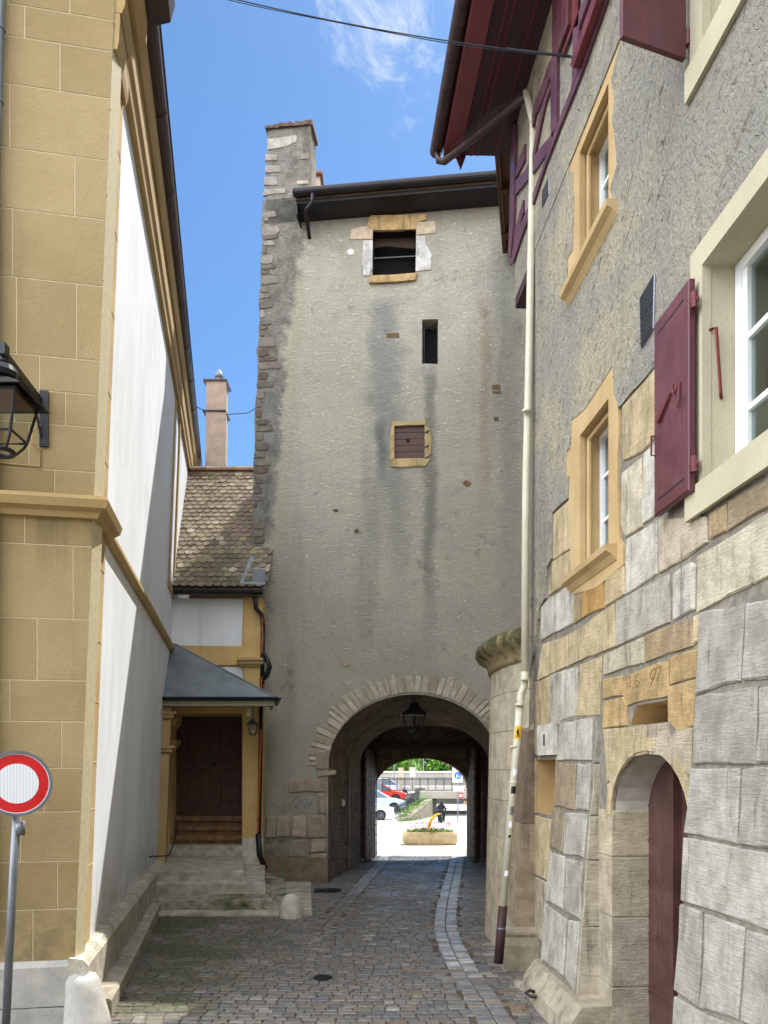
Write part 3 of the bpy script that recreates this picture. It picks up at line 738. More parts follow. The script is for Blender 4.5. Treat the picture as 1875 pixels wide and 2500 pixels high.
# ================================================================ LANTERN ON THE CHURCH
def street_lantern():
    a = at('F', 108, 1020, 0); yl = 6.62; cx = (2-CX)/FPX*yl
    zz = lambda py: EYE+(HOR-py)/FPX*yl
    t = thing('wall_lantern', 'black four-sided street lantern on a bracket on the ochre church wall', 'lantern', (cx, yl, zz(1114)))
    bm = B(); gbox(bm, Fp, a.x-.035, a.x+.04, at('F', 108, 1092).z, at('F', 108, 957).z, .0, .03)
    obj('wall_plate', bm, M_IRON, t)
    top = Vector((cx+.01, yl, zz(868))); wall = at('F', 100, 985, .02)
    bm = B(); d = Vector((0, 0, .035))
    s = Vector((.02, .02, 0))
    loft(bm, [[wall+d-s, wall+d+s, wall-d+s, wall-d-s], [top+d*1.2-s+Vector((0, 0, .02)), top+d*1.2+s+Vector((0, 0, .02)), top-d*.3+s, top-d*.3-s]])
    lathe(bm, [(.05, -.01), (.06, .0), (.06, .09), (.05, .1)], top+Vector((0, 0, .0)), 4, None, 1)
    lathe(bm, [(.028, -.16), (.028, .0)], top, 10); lathe(bm, [(.035, -.06), (.042, -.05), (.035, -.03)], top, 10)
    w2 = at('F', 103, 1075, .02); tube(bm, [w2, w2.lerp(wall, .5)+(top-wall)*.12, wall+(top-wall)*.3], .012, 6)
    obj('bracket', bm, M_IRON, t)
    zc = zz(905); ze = zz(968); zb = zz(1066); zk = zz(1095)
    bm = B(); lathe(bm, [(.02, .13), (.12, .115), (.135, .07), (.12, .03), (.09, .02), (.10, .0), (.13, -.02)], (cx, yl, zc-.09), 20)
    sq = lambda r, z: [(cx+r*sx, yl+r*sy, z) for sx, sy in ((-1, -1), (1, -1), (1, 1), (-1, 1))]
    loft(bm, [sq(.11, zc-.10), sq(.275, ze), sq(.29, ze-.015), sq(.275, ze-.02), sq(.1, zc-.13)])
    obj('hood', bm, M_IRON, t)
    bm = B()
    for sx in (-1, 1):
        for sy in (-1, 1):
            tube(bm, [(cx+.215*sx, yl+.215*sy, ze-.01), (cx+.15*sx, yl+.15*sy, zb)], .013, 6)
            tube(bm, [(cx+.15*sx, yl+.15*sy, zb), (cx+.13*sx, yl+.13*sy, zb-.05), (cx+.085*sx, yl+.085*sy, zk-.02)], .012, 6)
    for r, z in ((.15, zb), (.215, ze-.02)):
        q = sq(r, z); tube(bm, q+[q[0]], .012, 6)
    tube(bm, [(cx+.10*math.cos(i*math.pi/8), yl+.10*math.sin(i*math.pi/8), zk-.03) for i in range(17)], .02, 8)
    obj('frame', bm, M_IRON, t)
    bm = B(); loft(bm, [sq(.205, ze-.03), sq(.148, zb+.01)], None, False); obj('glass_panes', bm, M_CLEAR, t)
    bm = B(); loft(bm, [sq(.2, ze-.03), sq(.1, ze+.06)]); obj('reflector', bm, M_BROWNWOOD, t)
    bm = B(); p = at('F', 98, 1092, .02)
    tube(bm, [at('F', 100, 1040, .03), at('F', 84, 1062, .08), at('F', 84, 1088, .06), at('F', 92, 1102, .03), at('F', 99, 1098, .012), at('F', 98, 1140, .012), at('F', 40, 1135, .012), at('F', -60, 1125, .012)], .009, 6)
    obj('cable', bm, M_OCHRE, t)
street_lantern()

# ================================================================ ROAD SIGN
def sign():
    y = 6.75; c = Vector(((42-CX)/FPX*y, y, EYE+(HOR-1913)/FPX*y))
    t = thing('traffic_sign', 'round red-ringed white traffic sign on a grey post before the church', 'traffic sign', (c.x, c.y, 0))
    v = (Vector((0, 0, EYE))-c); v.z = 0; v.normalize(); u = Vector((-v.y, v.x, 0)); R0 = .272
    def disc(r0, r1, o0, o1, mt, nm, par):
        bm = B(); n = 56; rings = []
        seq = [(r1, o0), (r1, o1), (r0, o1), (r0, o0)] if r0 else [(r1, o0), (r1, o1), (.001, o1)]
        for r, o in seq: rings.append([c+v*o+u*math.cos(i*2*math.pi/n)*r+Vector((0, 0, 1))*math.sin(i*2*math.pi/n)*r for i in range(n)])
        loft(bm, rings, None, False); return obj(nm, bm, mt, par)
    pl = disc(0, R0-.002, -.03, .010, M_RED, 'sign_plate', t)
    disc(0, .168, .0, .0125, M_SIGNWHITE, 'white_disc', pl)
    disc(R0-.018, R0+.006, -.035, .022, M_GALV, 'rim', t)
    disc(R0-.026, R0-.019, .0, .0120, M_SIGNWHITE, 'white_edge_line', pl)
    bm = B()
    for ax, az in ((.0, .225), (.19, -.10), (-.19, -.1)): lathe(bm, [(.008, 0), (.001, .001)], (0, 0, 0), 8); bmesh.ops.translate(bm, verts=[vv for vv in bm.verts][-16:], vec=c+v*.016+u*ax+Vector((0, 0, az)))
    pieces('bolt', bm, M_GALV, pl)
    bm = B(); b = Vector(((8-CX)/FPX*y, y+.02, -.05)); tp = Vector((c.x-.01, y+.05, c.z+.2)); s2 = tp.lerp(b, .3)
    tube(bm, [b, tp], .034, 14); obj('post', bm, M_GALV, t, True)
    bm = B(); q = c+Vector((0, .05, -R0-.11)); lathe(bm, [(.042, -.06), (.042, .06)], q, 14); obj('sleeve', bm, M_GALV, t, True)
sign()

# ================================================================ PORCH ANNEX (between church and tower)
def annex():
    t = thing('church_porch', 'small ochre and white porch building with tiled roof beside the tower', 'porch building', (-3.4, 16.1, 0))
    xl, xr = -4.75, -2.46
    a = lambda px, py, off=0: at('A', px, py, off)
    zt_ = 5.78
    bm = B(); gbox(bm, Ap, xl, xr, -.2, zt_, -.4, 0)
    dr = B(); gbox(dr, Ap, -4.42, -2.86, .80, a(500, 1742).z, -1, .3)
    sb, ms = carve(bm, M_OCHRE_D, [(dr, M_OCHRE_D)]); obj('front_wall', sb, ms, t)
    bm = B()  # recess sides, ceiling, back
    gbox(bm, Ap, -4.55, -4.42, .3, 4, -1.3, -.4); gbox(bm, Ap, -2.86, -2.7, .3, 4, -1.3, -.4); gbox(bm, Ap, -4.42, -2.86, 3.45, 3.7, -1.3, -.402)
    gbox(bm, Ap, -4.6, -2.6, 1.0, 5.8, -1.6, -1.3)
    obj('door_recess', bm, M_OCHRE_D, t)
    bm = B(); q = [a(418, 1461), a(594, 1464), a(590, 1578), a(412, 1576)]
    prism(bm, [p+Vector((0, -.003, 0)) for p in q], (0, -.012, 0)); q = [a(545, 1628), a(594, 1630), a(592, 1690), a(520, 1690)]
    prism(bm, [p+Vector((0, -.003, 0)) for p in q], (0, -.012, 0)); obj('white_panel', bm, M_WHITE, t)
    # pilaster with capital, frieze
    bm = B(); x0 = a(596, 1500).x; gbox(bm, Ap, x0, xr+.01, .95, zt_, -.05, .05)
    obj('pilaster', bm, M_OCHRE_D, t)
    bm = B(); gbox(bm, Ap, x0-.02, xr+.03, .34, .96, -.05, .09); obj('pilaster_base', bm, M_PALE, t)
    bm = B(); zc = a(600, 1617).z
    for o, z0, z1_ in ((.09, zc-.09, zc-.05), (.13, zc-.05, zc+.02), (.17, zc+.02, zc+.07)):
        gbox(bm, Ap, x0-o*.7, xr+o*.4, z0, z1_, -.05, o+.02)
    obj('capital', bm, M_OCHRE, t)
    bm = B(); gbox(bm, Ap, xl, x0-.001, zc-.06, zc+.02, 0, .05); gbox(bm, Ap, xl, x0-.001, zc+.021, zc+.32, 0, .03); obj('frieze', bm, M_OCHRE_D, t)
    # engaged column on the church flank and jamb with corbel
    bm = B(); zc2 = 3.33
    def pil(y0, y1, zb, zt2, off): gbox(bm, Lp, y0, y1, zb, zt2, -.02, off)
    pil(14.95, 15.35, .6, 3.5, .13)
    obj('engaged_column', bm, M_OCHRE, t)
    for zc3 in (2.78, 3.42):
        bm = B()
        for k, (o, h0, h1) in enumerate(((.15, -.16, -.12), (.18, -.119, -.05), (.23, -.049, .0))): gbox(bm, Lp, 14.95-k*.03, 15.35+k*.03, zc3+h0, zc3+h1, -.02, o)
        obj('column_capital', bm, M_OCHRE, t)
    bm = B(); xj = -4.42
    prism(bm, [Ap(x, z, -.02) for x, z in ((xj-.1, .8), (xj+.08, .8), (xj+.08, 2.7), (xj+.22, 2.86), (xj+.22, 2.93), (xj+.08, 2.94), (xj+.10, 3.1), (xj+.22, 3.24), (xj+.25, 3.46), (xj-.1, 3.46))], (0, .38, 0))
    obj('door_jamb', bm, M_OCHRE_D, t)
    # door
    zd0, zd1 = 1.34, 3.46; yd = 17.0
    bm = B(); cbox(bm, ((-4.42-2.86)/2, yd+.03, (zd0+zd1)/2), (1.56, .06, zd1-zd0)); d = obj('door', bm, M_DARKWOOD, t)
    bm = B()
    xs = [-4.32, -3.67, -3.55, -2.96]
    for x0_, x1_ in ((-4.28, -3.70), (-3.54, -2.98)):
        for z0_, z1_ in ((1.56, 2.36), (2.52, 3.32)):
            r = lambda g, o: [(x0_+g, yd-o, z0_+g), (x1_-g, yd-o, z0_+g), (x1_-g, yd-o, z1_-g), (x0_+g, yd-o, z1_-g)]
            loft(bm, [r(0, -.005), r(0, .014), r(.03, .012), r(.05, .002), r(.09, .018)])
    obj('door_panels', bm, M_DARKWOOD, d)
    bm = B(); tube(bm, [(-3.62+.045*math.cos(i*math.pi/6), yd-.03, 2.44+.045*math.sin(i*math.pi/6)) for i in range(13)], .008, 6); cbox(bm, (-3.62, yd-.012, 2.44), (.09, .02, .09)); obj('door_ring', bm, M_IRON, d)
    for k in range(3):
        bm = B(); cbox(bm, (-3.64, 16.35+k*.26+.2, .80+.18*(k+1)-.05), (1.55, .5, .1)); cbox(bm, (-3.64, 16.38+k*.26+.2, .80+.18*k+.04), (1.55, .44, .12)); obj('wooden_step', bm, M_STEPWOOD, t)
    # canopy of zinc
    c1 = at('L', 375, 1712); z0 = 3.61; fl = Vector((-4.27, 14.8, z0)); fr = Vector((-1.99, 14.8, z0)); br = Vector((-2.2, 16.08, z0)); bl = Vector((-4.5, 16.08, z0))
    apex = Vector((-4.40, 16.06, 4.87)); ridge_r = Vector((-4.2, 16.06, 4.80))
    bm = B(); d = Vector((0, 0, .03))
    for tri in ((fl, fr, ridge_r, apex), (fr, br, ridge_r)):
        prism(bm, [v+d for v in tri], (0, 0, .025))
    tube(bm, [fr+d*2, ridge_r+d*1.5], .022, 6); tube(bm, [fl+d*2, apex+d*2], .015, 6)
    cn = obj('canopy', bm, M_ZINC, t)
    bm = B()
    for p, q in ((fl, fr), (fr, br)):
        n = (q-p).normalized(); o = Vector((n.y, -n.x, 0))
        r = lambda e: [e, e+o*.06, e+o*.09+Vector((0, 0, .05)), e+o*.09+Vector((0, 0, .065)), e+Vector((0, 0, .06))]
        loft(bm, [r(p), r(q+n*.04)])
    obj('canopy_gutter', bm, M_IRON, cn)
    bm = B(); dn = Vector((0, 0, -.09)); s_ = Vector((0, .05, 0))
    prism(bm, [fl+s_, fr+s_+Vector((-.06, 0, 0)), fr+s_+dn+Vector((-.06, 0, 0)), fl+s_+dn], (0, .03, 0))
    prism(bm, [fr+Vector((-.06, .08, 0)), br+Vector((-.06, 0, 0)), br+Vector((-.06, 0, -.09)), fr+Vector((-.06, .08, -.09))], (-.03, 0, 0))
    prism(bm, [fl+Vector((.02, .09, -.02)), fr+Vector((-.1, .09, -.02)), br+Vector((-.1, 0, -.02)), bl+Vector((.02, 0, -.02))], (0, 0, .02))
    obj('canopy_fascia', bm, M_CREAM, cn)
    # tiled roof
    ye, ze, sl_ = 15.82, 5.90, 1.17; yr = 18.7; zr_ = ze+(yr-ye)*sl_; xR, xLf = -2.42, -5.2
    nr = Vector((0, -sl_, 1)).normalized(); up = Vector((0, 1, sl_)).normalized(); length = math.hypot(yr-ye, zr_-ze)
    bm = B(); prism(bm, [(xLf, ye, ze), (xR, ye, ze), (xR, yr, zr_), (xLf, yr, zr_)], -nr*.12)
    prism(bm, [(xLf, yr, zr_), (xR, yr, zr_), (xR, yr+2.6, ze+.3), (xLf, yr+2.6, ze+.3)], (0, 0, -.12)); obj('roof_boarding', bm, M_OLDWOOD, t)
    bm = B(); r_ = 0; s = .02
    cols = [C(136, 122, 104), C(132, 119, 102), C(142, 128, 108), C(126, 114, 98)]
    while s < length-.05:
        x = xLf+(.085 if r_ % 2 else 0)
        while x < xR-.02:
            w = .165; L_ = .30; lift = .012; o = Vector((x+w/2, ye, ze))+up*s+nr*.022
            pts2 = [(-w/2, L_), (-w/2, .07), (-w*.42, .03), (-w*.2, .005), (0, 0), (w*.2, .005), (w*.42, .03), (w/2, .07), (w/2, L_)]
            ti = rnd(-.004, .006); dz = rnd(-.008, .008)
            q = [o+Vector((px*.97, 0, 0))+up*(py+dz)+nr*(.028*(1-py/L_)+ti) for px, py in pts2]
            c = random.choice(cols)
            if s < 1.2 and random.random() < .5: c = C(112, 106, 88)
            if random.random() < .10: c = C(142, 134, 104)
            if random.random() < .04: c = C(170, 158, 142)
            prism(bm, q, nr*.013, shade(c, rnd(.85, 1.1))); x += w
        s += .155; r_ += 1
    obj('roof_tiles', bm, M_TILE, t)
    bm = B(); x = xLf
    while x < xR-.1:
        loft(bm, [[Vector((x, yr+.11*math.cos(a), zr_+.02+.10*math.sin(a))) for a in [i*math.pi/6 for i in range(7)]], [Vector((x+.36, yr+.13*math.cos(a), zr_+.02+.115*math.sin(a))) for a in [i*math.pi/6 for i in range(7)]]], shade(C(136, 108, 90), rnd(.85, 1.1))); x += .35
    obj('ridge_tiles', bm, M_TILE, t)
    # gutter, flashing, downpipe
    bm = B(); zz = 5.86; x1 = -2.4
    r = lambda x: [Vector((x, ye-.02+.075*math.cos(a), zz+.07*math.sin(a))) for a in [math.pi+i*math.pi/7 for i in range(8)]]+[Vector((x, ye+.055, zz+.02)), Vector((x, ye-.095, zz+.02))]
    loft(bm, [r(-4.35), r(x1)]); obj('gutter', bm, M_IRON, t)
    bm = B(); prism(bm, [(-2.86, ye+.02, ze+.10), (-2.36, ye+.02, ze+.08), (-2.36, ye+.62, ze+.62), (-2.74, ye+.62, ze+.82)], nr*.02)
    gbox(bm, lambda x, z, o: Vector((x, ye+.1-o, z)), -2.62, -2.36, ze+.02, ze+.42, 0, .03); obj('flashing', bm, M_ZINC, t)
    bm = B(); px = lambda x, y, o=.12: a(x, y, o)
    tube(bm, [px(627, 1462, .25), px(629, 1490, .2), px(642, 1505), px(644, 1530)], .045, 10)
    tube(bm, [px(643, 1600), px(655, 1612, .2), px(662, 1630, .22), px(655, 1650, .2), px(642, 1662)], .055, 10)
    tube(bm, [px(644, 1528, .1), px(642, 1672, .1)], .045, 10)
    tube(bm, [px(641, 1660, .1), px(634, 2040, .08)], .04, 10); tube(bm, [px(633, 2035), px(636, 2085), px(650, 2120)], .06, 10)
    dp = obj('downpipe', bm, M_IRON, t, True)
    bm = B(); tube(bm, [px(644, 1512, .19), px(643, 1598, .19)], .016, 8); tube(bm, [px(642, 1655, .19), px(641, 1690, .19)], .016, 8)
    tube(bm, [px(640, 1782, .17), px(633, 2030, .17)], .016, 8); pieces('copper_conductor', bm, M_ORANGE, dp)
    # small handrail iron on the left
    bm = B(); tube(bm, [at('L', 388, 2003, .35), at('L', 378, 2045, .35), at('L', 369, 2088, .30), at('L', 357, 2092, .05)], .014, 6); obj('handrail', bm, M_IRON, t)
annex()

# porch steps
def steps():
    t = thing('stone_steps', 'worn mossy stone steps fanning out below the dark porch door', 'steps', (-3.2, 13.5, 0))
    def slab(y0, y1, z0, z1_, pr, c, mat=M_STEP, nm='step'):
        """pr = (front right px, back right px) at top level"""
        bm = B(); zf = z1_
        fx = (pr[0]-CX)/FPX*y0; bx = (pr[1]-CX)/FPX*y1
        lx = lambda y: -1.447-.1815*y+.04*(-2)+.05
        base = [Vector((lx(y0), y0, 0)), Vector((fx, y0, 0)), Vector((bx, y1, 0)), Vector((lx(y1), y1, 0))]
        nseg = 7; out = []
        for i, p in enumerate(base):
            q = base[(i+1) % 4]
            for j in range(nseg): v = p.lerp(q, j/nseg); v += Vector((rnd(-.008, .008), rnd(-.010, .010), 0)); out.append(v)
        cen = sum(out, Vector())/len(out)
        f = lambda z, g: [v+(cen-v).normalized()*g+Vector((0, 0, z+(rnd(-.006, .006) if z > z1_-.03 else 0))) for v in out]
        loft(bm, [f(z0, .0), f(z1_-.035, 0), f(z1_-.012, .006), f(z1_, .03)])
        obj(nm, bm, mat, t)
    slab(12.70, 16.2, -.05, .06, (762, 760), 0, M_STEP, 'bottom_slab')
    slab(12.98, 16.2, .0, .235, (702, 690), 0, M_MOSS)
    slab(13.52, 16.3, .1, .425, (648, 648), 0)
    slab(13.76, 16.3, .2, .595, (597, 597), 0, M_STEP, 'landing')
    slab(16.02, 16.4, .3, .80, (596, 592), 0, M_STEP, 'threshold')
steps()
bm = B(); p0 = Vector((-1.47, 12.62, 0)); rings = []
for z, r in ((-.05, .20), (.05, .195), (.16, .175), (.27, .145), (.34, .11), (.375, .05)):
    rings.append([p0+Vector((math.cos(a)*r*rnd(.95, 1.05), math.sin(a)*r*rnd(.95, 1.05), z+rnd(-.006, .006))) for a in [i*2*math.pi/16 for i in range(16)]])
loft(bm, rings); tag(obj('guard_stone', bm, M_PALE, None, True, p0), 'low rounded guard stone standing at the corner of the porch steps', 'guard stone')

# lantern under the canopy
def hanging(name, label, c, s, ztop, hook=True, sides=4):
    t = thing(name, label, 'lantern', c)
    c = Vector(c); q = lambda r, z: [c+Vector((math.cos(a)*r*s, math.sin(a)*r*s, z*s)) for a in [math.pi/sides+i*2*math.pi/sides for i in range(sides)]]
    bm = B(); loft(bm, [q(.04, .62), q(.09, .60), q(.10, .54), q(.28, .40), q(.29, .38), q(.2, .38)]); obj('hood', bm, M_IRON, t)
    bm = B()
    for i in range(sides):
        tube(bm, [q(.25, .38)[i], q(.15, .06)[i], q(.10, .0)[i]], .013*s, 6)
    for r, z in ((.25, .38), (.15, .06), (.10, .0)): k = q(r, z); tube(bm, k+[k[0]], .012*s, 6)
    obj('frame', bm, M_IRON, t)
    bm = B(); loft(bm, [q(.24, .37), q(.145, .07)], None, False); obj('glass_panes', bm, M_CLEAR, t)
    bm = B(); z = .62*s
    n = max(2, int((ztop-c.z-z)/(.05*s)))
    tube(bm, [c+Vector((0, 0, z)), Vector((c.x, c.y, ztop))], .008*s+.002, 6)
    for i in range(n):
        if i % 2 == 0: lathe(bm, [(.012*s, -.02*s), (.02*s, 0), (.012*s, .02*s)], c+Vector((0, 0, z+(ztop-c.z-z)*(i+.5)/n)), 8)
    obj('chain', bm, M_IRON, t)
hanging('hanging_lantern', 'small dark lantern hanging from the porch canopy corner', (-2.48, 15.1, 2.4+(1870-1795)/1950*15.1), .52, 3.58)
bm = B(); cbox(bm, (-2.56, 15.2, 3.44), (.10, .14, .12)); lathe(bm, [(.05, -.12), (.055, 0)], (-2.56, 15.12, 3.46), 12)
tag(obj('security_camera', bm, M_CREAM, None, False, (-2.56, 15.2, 3.38)), 'small cream camera fixed under the porch canopy', 'camera')

# chimney behind the porch roof
def chimney():
    y = 20.0; x = lambda p: (p-CX)/FPX*y; z = lambda p: EYE+(HOR-p)/FPX*y
    t = thing('chimney', 'tall slim salmon chimney with metal cowl behind the tiled porch roof', 'chimney', (x(527), y+.3, z(1200)))
    bm = B(); w0, w1 = x(500), x(550); z0, z1_ = z(1260), z(930)
    loft(bm, [[(w0, y, z0), (w1, y, z0), (w1-.07, y+.55, z0), (w0-.07, y+.55, z0)], [(w0+.03, y, z1_), (w1+.03, y, z1_), (w1-.04, y+.55, z1_), (w0-.04, y+.55, z1_)]])
    obj('shaft', bm, M_SALMON, t)
    bm = B(); cbox(bm, ((w0+w1)/2, y+.28, z1_+.02), (w1-w0+.08, .63, .04)); cbox(bm, (w1+.035, y+.12, z1_-.10), (.02, .2, .2)); obj('cap_plate', bm, M_COPPERBROWN, t)
    bm = B(); cx = x(528)+.02
    lathe(bm, [(.12, 0), (.11, .08), (.08, .14), (.10, .15), (.11, .2), (.09, .25), (.05, .33), (.02, .36)], (cx, y+.25, z1_+.04), 18); obj('cowl', bm, M_ZINC, t, True)
    bm = B(); zb = z(1003); cbox(bm, ((w0+w1)/2-.02, y+.27, zb), (w1-w0+.07, .60, .03)); obj('iron_band', bm, M_DARKMETAL, t)
    bm = B()
    tube(bm, [(-5.4, 19.2, z(990)), ((w0), y-.01, zb), (w1+.02, y-.01, zb-.02)], .010, 6)
    tag(obj('guy_wire', bm, M_WIRE, None, False, (w0, y, zb)), 'thin guy wire from the church eaves to the salmon chimney', 'wire')
    bm = B(); tube(bm, [(w1+.02, y, z(1012)), (w1+.6, y-.2, z(1017)), (-2.3, 18.2, z(1022)-.15)], .010, 6)
    tag(obj('guy_wire', bm, M_WIRE, None, False, (w1, y, zb)), 'thin guy wire from the salmon chimney to the tower', 'wire')
chimney()

# unseen houses added behind the viewer to bounce sunlight onto the shaded walls
def fronts():
    for i, (x0, x1, h, c, lab) in enumerate(((-22, -9, 11, C(176, 168, 146), 'added cream house front, unseen behind the viewer, for bounce light, left'), (-8.98, 3, 12.5, C(184, 180, 168), 'added pale house front, unseen behind the viewer, for bounce light, middle'), (3.02, 15, 11.5, C(172, 156, 130), 'added sandy house front, unseen behind the viewer, for bounce light, right'))):
        t = thing('bounce_house_front', lab, 'house', ((x0+x1)/2, -14, 0), 'added bounce houses behind the viewer')
        w = simple('front_render_%s' % 'abc'[i], c, .9, 0, .06, 1, .2)
        bm = B(); cbox(bm, ((x0+x1)/2, -18, h/2), (x1-x0, 8, h)); obj('wall', bm, w, t)
        bm = B(); prism(bm, [(x0, -13.5, h), (x0, -18, h+3.4), (x0, -22.5, h)], (x1-x0, 0, 0)); obj('roof', bm, M_BRICK, t)
        for fz in (1.2, 4.4, 7.6):
            for k in range(4):
                x = x0+(x1-x0)*(k+.5)/4; wn_ = thing_part_('window', t)
                bm = B(); cbox(bm, (x, -13.98, fz+.8), (1.1, .08, 1.7)); obj('frame', bm, M_WHITEPAINT, wn_)
                bm = B(); cbox(bm, (x, -13.93, fz+.8), (.9, .03, 1.5)); obj('pane', bm, M_GLASS, wn_)
def thing_part_(nm, parent):
    o = bpy.data.objects.new(nm, None); COL.objects.link(o); o.parent = parent; return o
fronts()

# ================================================================ GATE TOWER
ACX, ARX, ARZ, ASP = .60, 1.75, 1.50, 2.40      # front arch centre x, radii, springing height
def arch_pts(cx, rx, rz, zs, zb, n=20, y=None):
    p = [(cx-rx, zb)]+[(cx-rx*math.cos(i*math.pi/n), zs+rz*math.sin(i*math.pi/n)) for i in range(n+1)]+[(cx+rx, zb)]
    return p
def tower():
    t = thing('gate_tower', 'tall grey roughcast gate tower with an arched passage at its foot', 'tower', (0, 17, 0))
    left = [(125, 270), (112, 480), (110, 560), (98, 640), (99, 720), (93, 830), (92, 960), (82, 1080), (84, 1160), (76, 1300), (75, 1430), (66, 1560), (65, 1700), (58, 1850), (52, 2000), (45, 2204)]
    lp = [at('T', *z2(*q)) for q in left]
    low = [at('T', 616, 1250), at('T', 612, 1420), at('T', 612, 1700), at('T', 612, 1950)]
    lx = [(p.x, p.z) for p in lp+low if p.z < 14.3]
    fine = []
    for (x0, z0), (x1, z1_) in zip(lx, lx[1:]):
        k = max(1, int((z0-z1_)/.14))
        for j in range(k): fine.append((x0+(x1-x0)*j/k+rnd(-.022, .018), z0+(z1_-z0)*j/k))
    fine.append((lx[-1][0], lx[-1][1])); fine.append((lx[-1][0], -.3))
    out = [(-2.55, 14.2)]+fine+[(3.9, -.3), (3.9, 14.2)]
    bm = B(); loft(bm, [[Tp(x, z, 0) for x, z in out], [Tp(x, z, -1.8) for x, z in out]])
    # cutters
    cut = []
    tb = B(); n = 20
    fp = [Tp(x, z, .3) for x, z in arch_pts(ACX-.02, ARX+.01, ARZ, ASP, -.4)]
    bp = [Vector((x, 19.3, z)) for x, z in arch_pts(.98, 1.56, 1.1, 2.35, -.4)]
    # extend the rear outline backwards as a straight continuation
    loft(tb, [fp, bp]); cut.append((tb, M_TUNNEL))
    def rect(q, d=.45, mat=M_TOWER):
        b = B(); P = [at('T', *z2(*p), off=.2) for p in q]; prism(b, P, at('T', *z2(*q[0]), off=-d)-P[0]); return (b, mat)
    cut.append(rect([(735, 862), (985, 858), (982, 1115), (733, 1122)], .5, M_BLACK))
    cut.append(rect([(1020, 1375), (1112, 1372), (1112, 1632), (1018, 1630)], .4))
    cut.append(rect([(860, 1990), (1034, 1983), (1034, 2176), (861, 2180)], .12))
    holes = [(815, 1455, 70, 24), (1425, 1755, 45, 24), (1425, 1788, 50, 15), (1435, 1940, 25, 22)]
    sb, ms = carve(bm, M_TOWER, cut); obj('front_wall', sb, ms, t)
    # rear body (stands back from the left wing) and low passage block
    bm = B(); prism(bm, [Vector((-1.6, 18.3, -.3)), Vector((3.9, 17.69, -.3)), Vector((3.9, 20.2, -.3)), Vector((-1.6, 20.2, -.3))], (0, 0, 14.5))
    c2 = B(); loft(c2, [[Vector((x, 16.0, z)) for x, z in arch_pts(.62+.0, 1.77, 1.49, 2.4, -.4)], [Vector((x, 19.3, z)) for x, z in arch_pts(.98, 1.56, 1.1, 2.35, -.4)]])
    c3 = B(); prism(c3, [Vector((x, 19.2, z)) for x, z in arch_pts(.98, 1.56, .55, 2.88, -.4)], (0, 2.0, 0))
    sb, ms = carve(bm, M_TOWER, [(c2, M_TUNNEL), (c3, M_TUNNEL)]); obj('rear_wall', sb, ms, t)
    bm = B(); prism(bm, [Vector((-1.6, 20.2, -.3)), Vector((3.9, 20.2, -.3)), Vector((3.9, 21.6, -.3)), Vector((-1.6, 21.6, -.3))], (0, 0, 6.0))
    c3 = B(); prism(c3, [Vector((x, 19.2, z)) for x, z in arch_pts(.98, 1.56, .55, 2.88, -.4)], (0, 1.8, 0))
    c4 = B(); prism(c4, [Vector((x, 20.9, z)) for x, z in arch_pts(1.0, 1.235, .83, 1.77, -.4)], (0, 1.0, 0))
    sb, ms = carve(bm, M_TUNNEL, [(c3, M_TUNNEL), (c4, M_TUNNEL)]); obj('outer_gate_wall', sb, ms, t)
    bm = B(); cbox(bm, (.98, 20.65, 2.94), (3.2, .18, .20)); cbox(bm, (.98, 19.2, 3.62), (1.5, .14, .14)); obj('gate_beam', bm, M_OLDWOOD, t)
    # voussoir ring
    bm = B(); n = 33; ang = 0.0; an = [0.0]
    while an[-1] < math.pi: an.append(an[-1]+rnd(.055, .10))
    for a0, a1 in zip(an, an[1:]):
        e = .36+rnd(-.06, .07) if a0 > .35 and a0 < 2.8 else .42; g = .0035
        pp = lambda a, k: (ACX-(ARX+k)*math.cos(a), ASP+(ARZ+k)*math.sin(a))
        P = [pp(a0+g/2, .0), pp(a1-g/2, .0), pp(a1-g/2-.01, e+rnd(-.02, .02)), pp(a0+g/2+.01, e+rnd(-.02, .02))]
        c = random.choice([C(190, 183, 167), C(180, 172, 156), C(197, 190, 175), C(172, 164, 148)])
        loft(bm, [[Tp(x, z, -.05) for x, z in P], [Tp(x, z, .008) for x, z in P], [Tp(x+(sum(q[0] for q in P)/4-x)*.10, z+(sum(q[1] for q in P)/4-z)*.06, .016+rnd(-.006, .006)) for x, z in P]], c)
    # springer ledge on the left
    obj('voussoirs', bm, M_RUBBLE, t)
    bm = B()
    Q = [[(75, 930), (235, 928), (238, 965), (70, 990)], [(-155, 1010), (160, 1000), (160, 1105), (-150, 1110)], [(85, 1110), (155, 1110), (155, 1290), (85, 1280)],
         [(-120, 1300), (-10, 1290), (0, 1480), (-130, 1470)], [(0, 1290), (155, 1290), (160, 1480), (5, 1485)], [(-140, 1490), (10, 1495), (20, 1640), (-150, 1630)],
         [(25, 1490), (155, 1488), (160, 1590), (30, 1600)], [(30, 1610), (160, 1600), (165, 1760), (20, 1750)], [(-160, 1650), (15, 1650), (20, 1790), (-165, 1790)],
         [(60, 930-150), (175, 760), (178, 925), (72, 925)], [(-240, 1300), (-135, 1300), (-140, 1470), (-250, 1470)], [(-330, 1300), (-250, 1300), (-255, 1480), (-335, 1475)]]
    for q in Q:
        c = random.choice([C(176, 166, 148), C(166, 156, 140), C(170, 156, 142), C(160, 152, 138)])
        block(bm, 'T', [za(*p) for p in q], .03, c, .006, .025, -.02, .012)
    obj('base_stones', bm, M_RUBBLE, t)
    # battered foot
    bm = B()
    loft(bm, [[Tp(x, z, o) for x, z, o in ((-2.5, -.1, .0), (-2.5, -.1, .22), (-1.13, -.1, .22), (-1.10, -.1, -.2))], [Tp(x, z, o) for x, z, o in ((-2.5, .55, -.02), (-2.5, .5, .04), (-1.15, .5, .04), (-1.15, .55, -.2))]], C(120, 106, 90))
